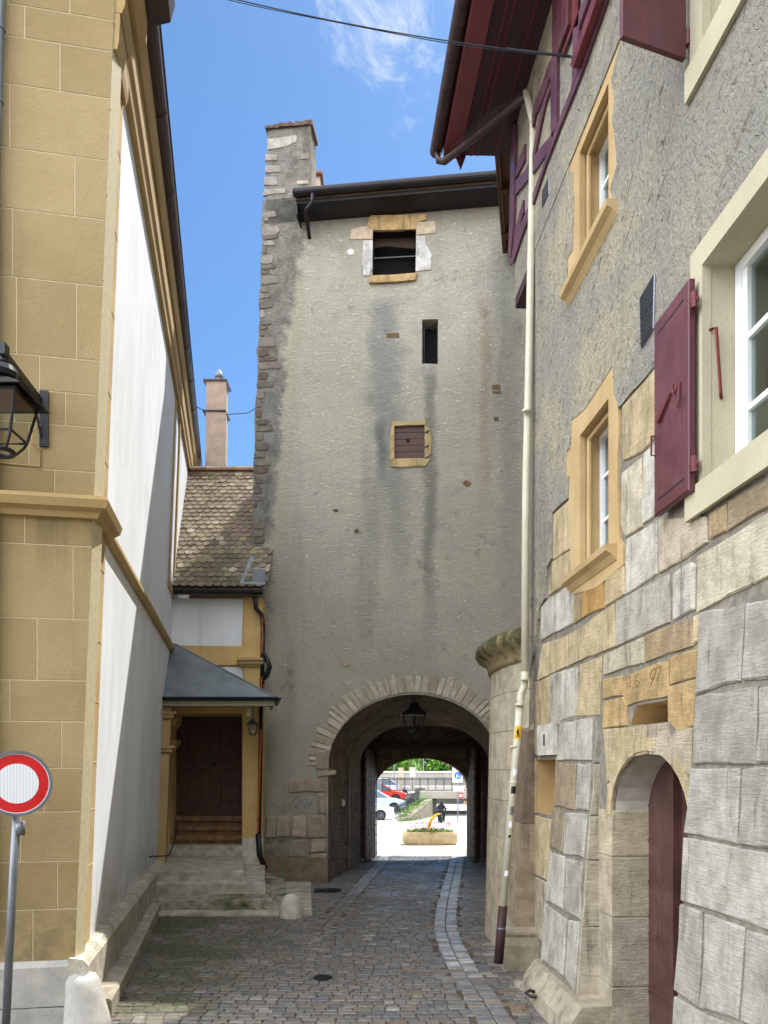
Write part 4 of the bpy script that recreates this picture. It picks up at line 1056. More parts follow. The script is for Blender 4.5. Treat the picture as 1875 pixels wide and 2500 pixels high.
    obj('foot', bm, M_RUBBLE, t)
    # exposed bricks / stones up the left edge
    bm = B(); z = 6.3
    def edge_x(z_):
        pr = sorted(lx, key=lambda q: abs(q[1]-z_))[:1][0]; return pr[0]
    while z < 14.0:
        h = rnd(.09, .24)
        if random.random() < .85:
            w = rnd(.08, .34)*(1.5 if random.random() < .2 else 1); c = random.choice([C(104, 88, 78), C(118, 112, 104), C(112, 106, 98), C(128, 122, 114), C(100, 92, 86), C(108, 102, 96)])
            if z > 11.5: c = random.choice([C(150, 146, 138), C(128, 124, 116), C(114, 110, 102)])
            x = edge_x(z)+.02; k = 9; P = []
            for i in range(12):
                a = i*2*math.pi/12; P.append(Tp(x+w/2+w/2*math.copysign(abs(math.cos(a))**.5, math.cos(a))+rnd(-.015, .015), z+h*.45+h*.42*math.copysign(abs(math.sin(a))**.5, math.sin(a))+rnd(-.01, .01), 0))
            block(bm, 'T', P, .014, c, 0, .012, -.03, 0, True)
        z += h
    for px, py, w, h in ((640, 350, 150, 40), (642, 410, 60, 26), (640, 450, 70, 32)): pass
    for q in holes:
        x, y, w, h = q
        P = [z2(x, y), z2(x+w, y-3), z2(x+w+4, y+h), z2(x+3, y+h)]; block(bm, 'T', P, .008, C(112, 92, 66), 0, .01, -.02, .01)
    for (x, y, w, h, c) in ((820, 1246, 14, 9, C(90, 82, 60)), (870, 1297, 14, 12, C(92, 84, 62)), (1140, 1180, 22, 18, C(120, 96, 70)), (842, 1622, 26, 16, C(176, 160, 138))):
        P = [(x+w/2*math.cos(i*math.pi/4)*rnd(.7, 1.1), y+h/2*math.sin(i*math.pi/4)*rnd(.7, 1.1)) for i in range(8)]; block(bm, 'T', P, .010, c, 0, .01, -.02, 0)
    pieces('exposed_stone', bm, M_RUBBLE, t)
    # pier at the top left with its ragged coping
    bm = B(); o_ = [(-2.5, 13.6)]; x0 = at('T', 652, 320).x; x1 = at('T', 758, 320).x; ztp = at('T', 700, 313).z
    P = [(-2.5, 13.7), (x0+rnd(-.01, .01), 14.6), (x0-.005, 15.2), (x0+.01, ztp), (x1, ztp+.03), (x1+.01, 15.2), (x1+.03, 14.4), (x1+.04, 13.7)]
    loft(bm, [[Tp(x, z, .0) for x, z in P], [Tp(x, z, -.5) for x, z in P]]); pr = obj('pier', bm, M_TOWER, t)
    bm = B(); x = x0-.03
    while x < x1+.02:
        w = rnd(.07, .13); gbox(bm, Tp, x, min(x+w, x1+.05), ztp+.005, ztp+.05+rnd(0, .03)+(x-x0)*.03, -.55, .05+rnd(-.02, .02), shade(C(96, 78, 70), rnd(.8, 1.1))); x += w
    obj('coping_tiles', bm, M_TILE, pr)
    bm = B()
    for q, c in (([(258, 215), (400, 195), (500, 180), (525, 200), (515, 240), (430, 285), (260, 310)], C(176, 171, 166)), ([(245, 345), (350, 350), (340, 400), (240, 405)], C(150, 144, 136)),
                 ([(240, 440), (380, 445), (370, 500), (240, 510)], C(154, 149, 144)), ([(235, 540), (350, 540), (352, 615), (230, 615)], C(158, 153, 148)), ([(228, 650), (420, 640), (425, 685), (225, 710)], C(152, 146, 136)),
                 ([(510, 580), (620, 570), (625, 605), (520, 610)], C(174, 166, 152)), ([(545, 340), (625, 335), (625, 390), (550, 395)], C(140, 134, 124)), ([(220, 850), (330, 840), (340, 890), (215, 900)], C(140, 134, 126)), ([(215, 985), (345, 965), (370, 1010), (330, 1055), (215, 1050)], C(152, 144, 138))):
        block(bm, 'T', [zC(*p) for p in q], .014, c, .003, .012, -.03, .012)
    pieces('pale_patch', bm, M_RUBBLE, pr)
    # second little flue behind
    bm = B(); y = 18.4; X_ = lambda p: (p-CX)/FPX*y; Z_ = lambda p: EYE+(HOR-p)/FPX*y
    loft(bm, [[(X_(768), y, 13.9), (X_(783), y, 13.9), (X_(797), y+.7, 13.9), (X_(775), y+.7, 13.9)], [(X_(768), y, Z_(432)), (X_(781), y, Z_(430)), (X_(781)+.06, y+.7, Z_(430)), (X_(768), y+.7, Z_(430))]])
    fl = obj('flue', bm, M_SALMON, t); bm = B(); cbox(bm, ((X_(768)+X_(783))/2+.02, y+.3, Z_(427)), (.2, .8, .05)); obj('flue_cap', bm, M_BRICK, fl)
    # roof and eaves
    zE = 13.98; xa, xb = -1.74, 3.6
    bm = B(); prism(bm, [Tp(xa, zE-.02, .42), Tp(xb, zE-.02, .42), Tp(xb, 15.3, -2.4), Tp(xa, 15.3, -2.4)], (0, 0, -.12)); prism(bm, [Tp(xa, 15.3, -2.4), Tp(xb, 15.3, -2.4), Tp(xb, 14.2, -4.4), Tp(xa, 14.2, -4.4)], (0, 0, -.12)); obj('roof', bm, M_TILE, t)
    bm = B(); prism(bm, [Tp(xa, zE-.31, -.01), Tp(xb, zE-.31, -.01), Tp(xb, zE-.18, .40), Tp(xa, zE-.18, .40)], (0, 0, .03)); prism(bm, [Tp(xa, zE-.20, .40), Tp(xb, zE-.20, .40), Tp(xb, zE-.05, .43), Tp(xa, zE-.05, .43)], (0, .03, 0)); gbox(bm, Tp, xa, xa+.03, zE-.42, zE, -.02, .4); obj('eaves_soffit', bm, M_DARKMETAL, t)
    bm = B(); r = lambda x: [Tp(x, zE-.05+.085*math.sin(a), .52+.085*math.cos(a)) for a in [math.pi+i*math.pi/8 for i in range(9)]]+[Tp(x, zE-.02, .6), Tp(x, zE-.02, .43)]
    loft(bm, [r(xa-.02), r(xb)]); gt = obj('gutter', bm, M_DARKMETAL, t)
    bm = B(); P = lambda x, y, o: at('T', *zC(x, y), off=o)
    P2 = lambda x, y, o: at2('T', *zC(x, y), o)
    tube(bm, [P2(655, 690, .60), P2(652, 765, .60), P2(604, 822, .44), P2(597, 860, .36), P2(628, 1085, .08)], .04, 10); obj('spout', bm, M_DARKMETAL, gt, True)
    # stone surrounds
    def stone(nm, q, c, th=.025, m_=M_STONE, zf=z2, jit=.008, pl='T', par=None, ch=.012, label=None):
        b = B(); block(b, pl, [zf(*p) for p in q], th, c, .0, ch, -.03, jit); return obj(nm, b, m_, par or t)
    w = thing_part('loft_window', t)
    stone('lintel', [(722, 778), (840, 772), (1043, 770), (1045, 800), (1000, 815), (985, 858), (735, 864), (700, 835)], C(186, 158, 112), .03, par=w)
    stone('shoulder_stone', [(612, 852), (700, 838), (735, 848), (735, 914), (602, 914)], C(202, 184, 162), .02, par=w)
    stone('shoulder_stone', [(1000, 812), (1098, 808), (1100, 878), (988, 888), (986, 830)], C(206, 190, 164), .02, par=w)
    stone('jamb', [(680, 918), (735, 916), (733, 1080), (715, 1125), (680, 1124), (672, 1040)], C(216, 216, 214), .02, par=w)
    stone('jamb', [(986, 892), (1040, 890), (1044, 940), (1078, 1000), (1072, 1088), (984, 1098)], C(214, 214, 210), .02, par=w)
    stone('sill', [(718, 1128), (860, 1120), (992, 1112), (980, 1152), (860, 1166), (714, 1170)], C(182, 156, 112), .05, par=w)
    def mesh_net(q, nm, off, par, step=.085):
        b = B(); A, Bq, Cq, D = [at('T', *z2(*p), off=off) for p in q]
        x0, x1, z0, z1_ = A.x, Bq.x, D.z, A.z
        k = int((x1-x0+z1_-z0)/step)
        for s in (1, -1):
            for i in range(k+1):
                # line x - s z = const clipped to the rect
                cst = i*step; pts = []
                if s == 1: a = (x0+max(0, cst-(z1_-z0)), z0+min(cst, z1_-z0)); e = (x0+min(cst, x1-x0), z0+max(0, cst-(x1-x0)))
                else: a = (x1-max(0, cst-(z1_-z0)), z0+min(cst, z1_-z0)); e = (x1-min(cst, x1-x0), z0+max(0, cst-(x1-x0)))
                if math.dist(a, e) > .02: tube(b, [Tp(a[0], a[1], off), Tp(e[0], e[1], off)], .004, 4, None, False)
        return obj(nm, b, M_DARKMETAL, par)
    mesh_net([(735, 862), (985, 858), (982, 1115), (733, 1122)], 'wire_mesh', -.16, w)
    bm = B(); P1, P2 = at('T', *z2(737, 1003), off=-.1), at('T', *z2(984, 990), off=-.1); tube(bm, [P1, P2], .012, 6); obj('crossbar', bm, M_GALV, w)
    bm = B(); prism(bm, [at('T', *z2(*p), off=-.2) for p in ((737, 870), (984, 866), (984, 930), (800, 912), (737, 925))], (0, .05, 0)); obj('timber_head', bm, M_OLDWOOD, w)
    for y in (948, 1085):
        bm = B(); lathe(bm, [(.02, 0), (.001, .001)], (0, 0, 0), 8); p = at('T', *z2(698, y), off=.024); bmesh.ops.rotate(bm, verts=bm.verts[:], cent=(0, 0, 0), matrix=Matrix.Rotation(R_(90), 3, 'X')); bmesh.ops.translate(bm, verts=bm.verts[:], vec=p); obj('bolt', bm, M_GALV, w)
    bm = B(); cc = z2(606, 985); block(bm, 'T', [(cc[0]+9.5*math.cos(i*math.pi/5), cc[1]+8*math.sin(i*math.pi/5)) for i in range(10)], .012, C(222, 220, 214), 0, .01, -.02); obj('plaster_patch', bm, M_RUBBLE, t)
    s = thing_part('slit_window', t)
    mesh_net([(1034, 1412), (1106, 1408), (1106, 1625), (1034, 1627)], 'wire_mesh', -.10, s)
    bm = B(); q = [at('T', *z2(*p), off=-.1) for p in ((1030, 1406), (1108, 1404), (1108, 1628), (1030, 1628))]; tube(bm, q+[q[0]], .014, 6); obj('mesh_frame', bm, M_DARKMETAL, s)
    bm = B(); prism(bm, [at('T', *z2(*p), off=-.36) for p in ((1010, 1365), (1120, 1362), (1120, 1640), (1010, 1640))], (0, .03, 0)); obj('opening_black_sheet', bm, M_BLACK, s)  # black sheet in place of the unlit depth behind the slit
    h = thing_part('hatch', t)
    for q, nm in (([(846, 1970), (1040, 1960), (1045, 1985), (858, 1993)], 'frame_head'), ([(846, 1972), (860, 1992), (861, 2180), (835, 2195), (835, 2070)], 'frame_jamb'), ([(1036, 1984), (1062, 2006), (1078, 2070), (1072, 2160), (1036, 2178)], 'frame_jamb'), ([(838, 2196), (862, 2181), (1036, 2178), (1068, 2185), (1040, 2225), (900, 2232), (840, 2228)], 'frame_sill')):
        stone(nm, q, C(186, 166, 122), .02, par=h)
    bm = B()
    for i in range(5):
        y0 = 1990+i*37.5; prism(bm, [at('T', *z2(x, y), off=-.05) for x, y in ((862, y0+1), (1033, y0-4), (1033, y0+32), (862, y0+35))], at('T', 0, 0, .02)-at('T', 0, 0, 0))
    dd = obj('wooden_shutter', bm, M_DARKWOOD, h)
    bm = B(); pc = at('T', *z2(937, 2070), off=-.022); prism(bm, [pc+Vector((.035*math.cos(a), 0, .035*math.sin(a))) for a in [i*math.pi/6 for i in range(12)]], (0, -.012, 0)); obj('peephole', bm, M_BLACK, dd)
    for y in (2030, 2115):
        bm = B(); A = at('T', *z2(1030, y), off=-.01); E = at('T', *z2(1052, y-2), off=.04); tube(bm, [A, E, E+Vector((.02, 0, .03))], .014, 6); obj('hinge', bm, M_IRON, dd)
    # small number plate
    bm = B(); q = at('T', *zt(1292, 990), off=0); gbox(bm, Tp, q.x-.045, q.x+.045, q.z-.035, q.z+.035, 0, .008); pl = obj('small_plate', bm, M_CREAM, t)
    bm = B()
    for dx in (-.018, .018): gbox(bm, Tp, q.x+dx-.010, q.x+dx+.010, q.z-.02, q.z+.02, .008, .011)
    obj('plate_marks', bm, M_IRON, pl)
    # faint painted scrawl low on the wall
    bm = B(); 
    for pts in ([(1150, 1290), (1175, 1255), (1215, 1250), (1200, 1290), (1165, 1325), (1200, 1330)], [(1205, 1320), (1235, 1270), (1265, 1262), (1260, 1300), (1225, 1325)], [(1265, 1320), (1290, 1285), (1305, 1300), (1280, 1325), (1240, 1330)]):
        tube(bm, [at('T', *zt(*p), off=.001) for p in pts], .010, 4)
    obj('scrawl', bm, simple('faded_grey_paint', C(126, 132, 140), .9, 0, .1, 8, 0), t)
    return t
def thing_part(nm, parent):
    o = bpy.data.objects.new(nm, None); COL.objects.link(o); o.parent = parent; o.empty_display_size = .1; return o
T_ = tower()

# gate leaves
def gate(nm, label, hx, hy, ex, ey):
    t = thing(nm, label, 'gate', (hx, hy, 0)); a = Vector((hx, hy, 0)); b = Vector((ex, ey, 0)); d = (b-a).normalized(); n = Vector((-d.y, d.x, 0)); L_ = (b-a).length
    if n.x*(1.0-hx) < 0: n = -n
    bm = B(); k = 7; zt2 = 2.84
    for i in range(k): prism(bm, [a+d*(L_*i/k+.004)+Vector((0, 0, .05)), a+d*(L_*(i+1)/k-.004)+Vector((0, 0, .05)), a+d*(L_*(i+1)/k-.004)+Vector((0, 0, zt2)), a+d*(L_*i/k+.004)+Vector((0, 0, zt2))], n*.05)
    obj('planks', bm, M_DARKWOOD, t)
    bm = B()
    for z in [.12+.243*i for i in range(12)]:
        prism(bm, [a+n*.051+Vector((0, 0, z)), b+n*.051+Vector((0, 0, z)), b+n*.051+Vector((0, 0, z+.035)), a+n*.051+Vector((0, 0, z+.035))], n*.02)
    for s in [.02, .25, .5, .75, .96]:
        prism(bm, [a+d*(L_*s)+n*.0715+Vector((0, 0, .06)), a+d*(L_*s+.035)+n*.0715+Vector((0, 0, .06)), a+d*(L_*s+.035)+n*.0715+Vector((0, 0, zt2)), a+d*(L_*s)+n*.0715+Vector((0, 0, zt2))], n*.016)
    obj('iron_straps', bm, M_DARKMETAL, t)
gate('gate_leaf', 'left open wooden gate leaf with iron lattice inside the arch', -.26, 20.85, -.50, 19.75)
gate('gate_leaf', 'right open wooden gate leaf seen edge-on inside the arch', 2.26, 20.85, 2.28, 19.75)
hanging('hanging_lantern', 'large black iron lantern hanging under the tower archway', (.64, 16.9, 2.4+(1870-1795)/1950*16.9), 1.12, 3.9, True, 6)
bm = B(); q = Vector(((1107-CX)/FPX*0, 0, 0)); prism(bm, [(-.92, 17.6, 1.52), (-.86, 17.62, 1.52), (-.86, 17.62, 1.66), (-.92, 17.6, 1.66)], (.0, .08, 0)); tag(obj('wall_switch', bm, M_PALE, None, False, (-.9, 17.6, 1.5)), 'small pale switch box on the left passage wall', 'switch box')

# drain grate and manhole
bm = B()
for i in range(11): cbox(bm, (-1.30+i*.045, 15.25, .028), (.022, .34, .012))
for y in (15.07, 15.43): cbox(bm, (-1.075, y, .0275), (.52, .03, .013))
cbox(bm, (-1.075, 15.25, .0135), (.50, .38, .004))
tag(obj('drain_grate', bm, M_IRON, None, False, (-1.08, 15.25, .01)), 'rectangular iron drain grate at the foot of the tower', 'drain grate')
bm = B(); y = 2.4/(2390-1870)*1950; lathe(bm, [(.11, .0), (.11, .026), (.095, .027), (.09, .024), (.0, .024)], ((788-CX)/FPX*y, y, 0), 24)
for i in range(5): cbox(bm, ((788-CX)/FPX*y, y-.06+i*.03, .026), (.12, .012, .004))
tag(obj('manhole_cover', bm, M_IRON, None, False, ((788-CX)/FPX*y, y, 0)), 'small round iron cover set in the paving', 'manhole cover')

# ================================================================ HOUSE ON THE RIGHT
YELL, OCH, OCH2, WHT, GRY, TAN, CRM, PNK, BRN = (C(200, 183, 148), C(188, 162, 116), C(178, 144, 90), C(206, 203, 192), C(182, 178, 166), C(174, 154, 122), C(200, 192, 170), C(192, 180, 160), C(150, 134, 110))
def house():
    t = thing('stone_house', 'tall stone and render house with aubergine timber framing along the right', 'house', (2.1, 6, 0))
    yF = 9.62
    R = lambda q, off=0: at('R', *q, off=off)
    def cutpoly(q, d=.5, front=.2, mat=M_CREAM, zf=None):
        P = [R(zf(*p) if zf else p, front) for p in q]; b = B(); prism(b, P, R((1500, 900), -d)-R((1500, 900), front)); return (b, mat)
    def cutrect(y0, y1, z0, z1_, d, mat): b = B(); gbox(b, Rp, y0, y1, z0, z1_, -d, .3); return (b, mat)
    WIN1 = (6.91, 7.69, 4.27, 5.58); WIN2 = (6.91, 7.70, 7.15, 8.31); CW1 = (3.9, 5.165, 4.25, 5.64); CW2 = (3.9, 5.165, 7.06, 8.45)
    DY0, DY1, DSP, DTOP = 5.36, 6.86, 1.98, 2.52
    def door_pts(e=0): 
        c = (DY0+DY1)/2; w = (DY1-DY0)/2+e
        return [(c-w, -.4)]+[(c-w*math.cos(i*math.pi/14), DSP+(DTOP-DSP+e)*math.sin(i*math.pi/14)) for i in range(15)]+[(c+w, -.4)]
    # masonry body
    bm = B(); gbox(bm, Rp, -6, yF, -.4, 8.35, -.55, 0)
    db = B(); prism(db, [Rp(y, z, .5) for y, z in door_pts()], Rp(0, 0, -.7)-Rp(0, 0, .5))
    gr = lambda q: (q[0]-.005, q[1]+.005, q[2]-.005, q[3]+.005)
    cut = [cutrect(*gr(WIN1), .45, M_OCHRE_L), cutrect(*gr(WIN2), .45, M_OCHRE_L), cutrect(*gr(CW1), .45, M_CREAM), cutrect(*gr(CW2), .45, M_CREAM), (db, M_PALE)]
    sl_ = [(862, 598), (893, 492), (1064, 462), (1064, 580), (960, 592)]
    cut.append(cutpoly(sl_, .5, .2, M_OCHRE_L, zr))
    cut.append(cutrect(8.55, 9.36, 1.86, 2.47, .32, M_OCHRE_L))
    sb, ms = carve(bm, M_MORTAR, cut); obj('masonry_wall', sb, ms, t)
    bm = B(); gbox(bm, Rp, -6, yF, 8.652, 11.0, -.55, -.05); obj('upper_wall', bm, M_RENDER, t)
    bm = B(); gbox(bm, Rp, -6, yF, -.4, 10.7, -.9, -.57); prism(bm, [(2.2, yF, -.3), (3.6, 15.9, -.3), (8, 15.9, -.3), (8, -6, -.3), (3.6, -6, -.3)], (0, 0, 11)); obj('inner_wall', bm, M_ROOM, t)
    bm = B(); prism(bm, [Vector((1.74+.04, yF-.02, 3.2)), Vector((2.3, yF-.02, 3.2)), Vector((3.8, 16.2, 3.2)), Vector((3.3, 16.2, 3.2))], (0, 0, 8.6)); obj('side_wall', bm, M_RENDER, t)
    # render skin with ragged lower edge
    zbot = [z6(*p) for p in ((232, 2100), (262, 1960), (272, 1900), (300, 1680), (338, 1622), (343, 1440), (372, 1385), (377, 1112), (430, 1060), (474, 1022), (480, 890), (560, 800), (700, 700), (772, 640), (775, 480), (795, 466), (860, 385), (985, 246), (1100, 200), (1200, 1010), (1215, 1122), (1300, 1110), (1430, 1015), (1659, 880), (1900, 700))]
    pts = [R(p) for p in zbot]; out = []
    for a, b in zip(pts, pts[1:]):
        k = max(1, int((b-a).length/.12))
        for j in range(k): p = a.lerp(b, j/k); p.z += rnd(-.012, .012) if j else 0; p.y += rnd(-.01, .01) if j else 0; out.append((p.y, p.z))
    out.append((pts[-1].y, pts[-1].z)); out = [(yF+.01, out[0][1])]+out[1:]+[(-6, 3.9), (-6, 10.6), (yF+.01, 10.6)]
    bm = B(); prism(bm, [Rp(y, z, -.02) for y, z in out], Rp(0, 0, .028)-Rp(0, 0, -.02))
    W2 = [(1000, 156), (935, 260), (880, 400), (820, 560), (752, 745), (750, 790), (770, 795), (768, 880), (775, 905), (766, 1160), (745, 1190), (740, 1335), (716, 1412), (955, 1045), (958, 1000), (966, 940), (940, 880), (955, 830), (974, 760), (960, 600), (950, 560), (962, 460), (945, 370)]
    W1 = [(745, 226), (590, 470), (560, 505), (495, 555), (490, 720), (464, 750), (464, 882), (482, 892), (476, 1020), (486, 1290), (486, 1500), (462, 1530), (500, 1600), (640, 1560), (806, 1420), (805, 1310), (785, 1270), (775, 1080), (770, 960), (770, 780), (778, 640), (775, 452), (752, 400)]
    CWo = (3.0, 5.335, 4.06, 5.80); CWo2 = (3.0, 5.335, 6.86, 8.6)
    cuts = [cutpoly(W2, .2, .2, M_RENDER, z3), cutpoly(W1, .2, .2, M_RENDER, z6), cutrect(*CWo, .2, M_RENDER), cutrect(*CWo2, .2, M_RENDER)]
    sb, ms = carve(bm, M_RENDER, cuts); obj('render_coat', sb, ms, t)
    # stone surrounds
    def surround(q, hole, zf, mat, c, nm, par, th=.022):
        b = B(); prism(b, [R(zf(*p), -.03) for p in q], R((1500, 900), th)-R((1500, 900), -.03))
        y0, y1, z0, z1_ = hole; sb, ms = carve(b, mat, [cutrect(y0, y1, z0, z1_, .3, mat)]); return obj(nm, sb, ms, par)
    def tracedwin(nm, q, zf, hole, sill, mat):
        w = thing_part(nm, t); surround(q, hole, zf, mat, None, 'stone_surround', w)
        y0, y1, z0, z1_ = hole; d0 = -.17
        b = B()   # inner moulding line
        P = [(y1-.0, z0), (y1-.0, z1_), (y0, z1_)]
        for a, e in zip(P, P[1:]): tube(b, [Rp(a[0]-.05, a[1]-(.05 if a[1] == z1_ else 0), -.055), Rp(e[0]-(.05 if e[0] == y1 else 0), e[1]-.05, -.055)], .022, 6)
        obj('moulding', b, mat, w)
        b = B(); f = .065
        for a in ((y0, y0+f, z0, z1_), (y1-f, y1, z0, z1_), (y0+f, y1-f, z0, z0+f), (y0+f, y1-f, z1_-f, z1_), ((y0+y1)/2-.035, (y0+y1)/2+.035, z0+f, z1_-f)): gbox(b, Rp, *a, d0-.06, d0)
        zz = [z0+(z1_-z0)*k for k in (.36, .68)]
        for z in zz: gbox(b, Rp, y0+f, y1-f, z-.014, z+.014, d0-.05, d0-.012)
        fr = obj('frame', b, M_WHITEPAINT, w)
        b = B(); gbox(b, Rp, y0+f, y1-f, z0+f, z1_-f, d0-.04, d0-.034); obj('pane', b, M_GLASS, fr)
        b = B(); k = 26; y_ = [y0+f+(y1-y0-2*f)*i/k for i in range(k+1)]
        loft(b, [[Rp(y, z, d0-.14+.012*math.sin(i*1.9)) for i, y in enumerate(y_)] for z in (z0, z1_)], None, False, 0, False); obj('curtain', b, M_CURTAIN, w)
        b = B(); ya, yb = sill; zs = z0
        prof = [(-.1, zs-.14), (.03, zs-.14), (.07, zs-.09), (.12, zs-.06), (.13, zs-.01), (-.1, zs+.012)]
        loft(b, [[Rp(ya, z, o) for o, z in prof], [Rp(yb, z, o) for o, z in prof]]); obj('sill', b, mat, w)
        return w
    tracedwin('casement_window', W2, z3, WIN2, (6.68, 8.02), M_OCHRE_L).name
    tracedwin('casement_window', W1, z6, WIN1, (6.70, 7.98), M_OCHRE_L)
    # large cream window + its twin above
    def bigwin(o, hole, nm):
        w = thing_part(nm, t); y0, y1, z0, z1_ = o
        b = B(); gbox(b, Rp, y0, y1, z0, z1_, -.03, .03); h0, h1, hz0, hz1 = hole
        sb, ms = carve(b, M_CREAM, [cutrect(*hole, .3, M_CREAM)]); obj('stone_surround', sb, ms, w)
        b = B(); gbox(b, Rp, y0, y1+.02, z0-.03, hz0-.02, .031, .06); obj('sill', b, M_CREAM, w)
        b = B(); d0 = -.19; f = .07; ym = (h0+h1)/2
        for a in ((h1-f, h1, hz0, hz1), (h0, h0+f, hz0, hz1), (h0+f, h1-f, hz0, hz0+f), (h0+f, h1-f, hz1-f, hz1), (ym-.05, ym+.05, hz0+f, hz1-f)): gbox(b, Rp, *a, d0-.07, d0)
        gbox(b, Rp, h1-f-.05, h1-f, hz0+f, hz1-f, d0-.07, d0-.018); gbox(b, Rp, ym+.05, ym+.09, hz0+f, hz1-f, d0-.07, d0-.018)
        for k in (.30, .63): z = hz0+(hz1-hz0)*k; gbox(b, Rp, h0+f, h1-f, z-.018, z+.018, d0-.06, d0-.02)
        fr = obj('frame', b, M_WHITEPAINT, w)
        b = B(); gbox(b, Rp, h0+f, h1-f, hz0+f, hz1-f, d0-.05, d0-.044); obj('pane', b, M_GLASS, fr)
        b = B(); k = 40; y_ = [h0+f+(h1-h0-2*f)*i/k for i in range(k+1)]
        loft(b, [[Rp(y, z, d0-.2+.02*math.sin(i*1.7)) for i, y in enumerate(y_)] for z in (hz0, hz1)], None, False, 0, False); obj('curtain', b, M_CURTAIN, w)
        b = B(); ph = Rp(h1-.02, hz0+.52, -.09)
        tube(b, [Rp(h1+.0, hz1-.42, -.02), Rp(h1-.03, hz1-.42, -.05), Rp(h1-.03, hz1-.84, -.08), Rp(h1, hz1-.86, -.1)], .011, 6); obj('stay_bar', b, M_RUST, w)
        return w
    w1 = bigwin(CWo, CW1, 'large_window'); w2 = bigwin(CWo2, CW2, 'large_window')
    # shutters
    def shutter(par, a, b_, z0, z1_, nrm, th=.045):
        """a = hinge edge point, b_ = free edge point (x,y), panel between z0,z1"""
        a = Vector((a[0], a[1], 0)); b_ = Vector((b_[0], b_[1], 0)); d = (b_-a); n = Vector(nrm).normalized()
        bm = B(); q = lambda s, z, o: a+d*s+n*o+Vector((0, 0, z))
        loft(bm, [[q(0, z0, 0), q(1, z0, 0), q(1, z1_, 0), q(0, z1_, 0)], [q(0, z0, th-.008), q(1, z0, th-.008), q(1, z1_, th-.008), q(0, z1_, th-.008)], [q(.012, z0+.01, th), q(.988, z0+.01, th), q(.988, z1_-.01, th), q(.012, z1_-.01, th)]])
        s = obj('shutter', bm, M_SHUTTER, par)
        bm = B(); L_ = z1_-z0
        for zz in (z0+.10, z1_-.10):   # line top and bottom, raised dark strip for a routed line's shade
            loft(bm, [[q(.12, zz-.006, th-.002), q(.88, zz-.006, th-.002), q(.88, zz+.006, th-.002), q(.12, zz+.006, th-.002)], [q(.12, zz-.006, th+.0015), q(.88, zz-.006, th+.0015), q(.88, zz+.006, th+.0015), q(.12, zz+.006, th+.0015)]])
        obj('groove_dark_strip', bm, M_IRON, s)
        bm = B()
        for zz in (z0+.16, z1_-.16):
            tube(bm, [q(.06, zz, th*.5), q(-.05, zz, th*.6), q(-.10, zz, .0)], .017, 6); lathe(bm, [(.022, -.05), (.022, .05)], q(-.06, zz, th*.5), 8)
        pieces('hinge', bm, M_MAROON, s)
        bm = B(); zc = z0+L_*.5
        tube(bm, [q(.45, zc+.06, th+.012), q(.80, zc-.06, th+.02)], [.009, .016], 6); tube(bm, [q(.30+.05*math.cos(i*.7), zc+.05+.03*math.sin(i*.7), th+.02) for i in range(10)], .007, 5)
        tube(bm, [q(.22, zc+.07, th+.01), q(.2, zc-.06, th+.02), q(.22, zc-.10, th+.02)], .009, 5)
        tube(bm, [q(.96, zc-.12, th), q(.96, zc-.12, th+.03), q(.96, zc-.26, th+.03), q(.96, zc-.26, th)], .007, 5)
        obj('latch', bm, M_MAROON, s); return s
    a = Rp(5.20, 0, .06); b_ = Rp(5.745, 0, .06); shutter(w1, a, b_, 4.19, 5.57, (-1, -.07, 0))
    a = Rp(5.33, 0, .06); shutter(w2, a, (1.545, 5.16), 7.12, 8.5, (-.35, .93, 0))
    # vents
    def vent(q, zf, nm='wall_vent'):
        P = [R(zf(*p), .03) for p in q]; b = B(); prism(b, P, R((1500, 900), .045)-R((1500, 900), .03)); v = obj(nm, b, M_IRON, t)
        b = B(); tube(b, P+[P[0]], .012, 6)
        M1, M2 = P[0].lerp(P[3], .5), P[1].lerp(P[2], .5); tube(b, [M1, M2], .012, 6); obj('frame', b, M_GALV, v)
        b = B()
        for k in range(1, 12):
            if k == 6: continue
            tube(b, [P[0].lerp(P[3], k/12)+Vector((-.016, 0, 0)), P[1].lerp(P[2], k/12)+Vector((-.016, 0, 0))], .005, 4)
        obj('slats', b, M_GALV, v)
    vent([(1092, 1380), (1156, 1272), (1150, 1520), (1096, 1608)], z3); vent([(548, 1660), (600, 1545), (600, 1690), (545, 1810)], zB)
    # ---------------- ashlar
    bm = B()
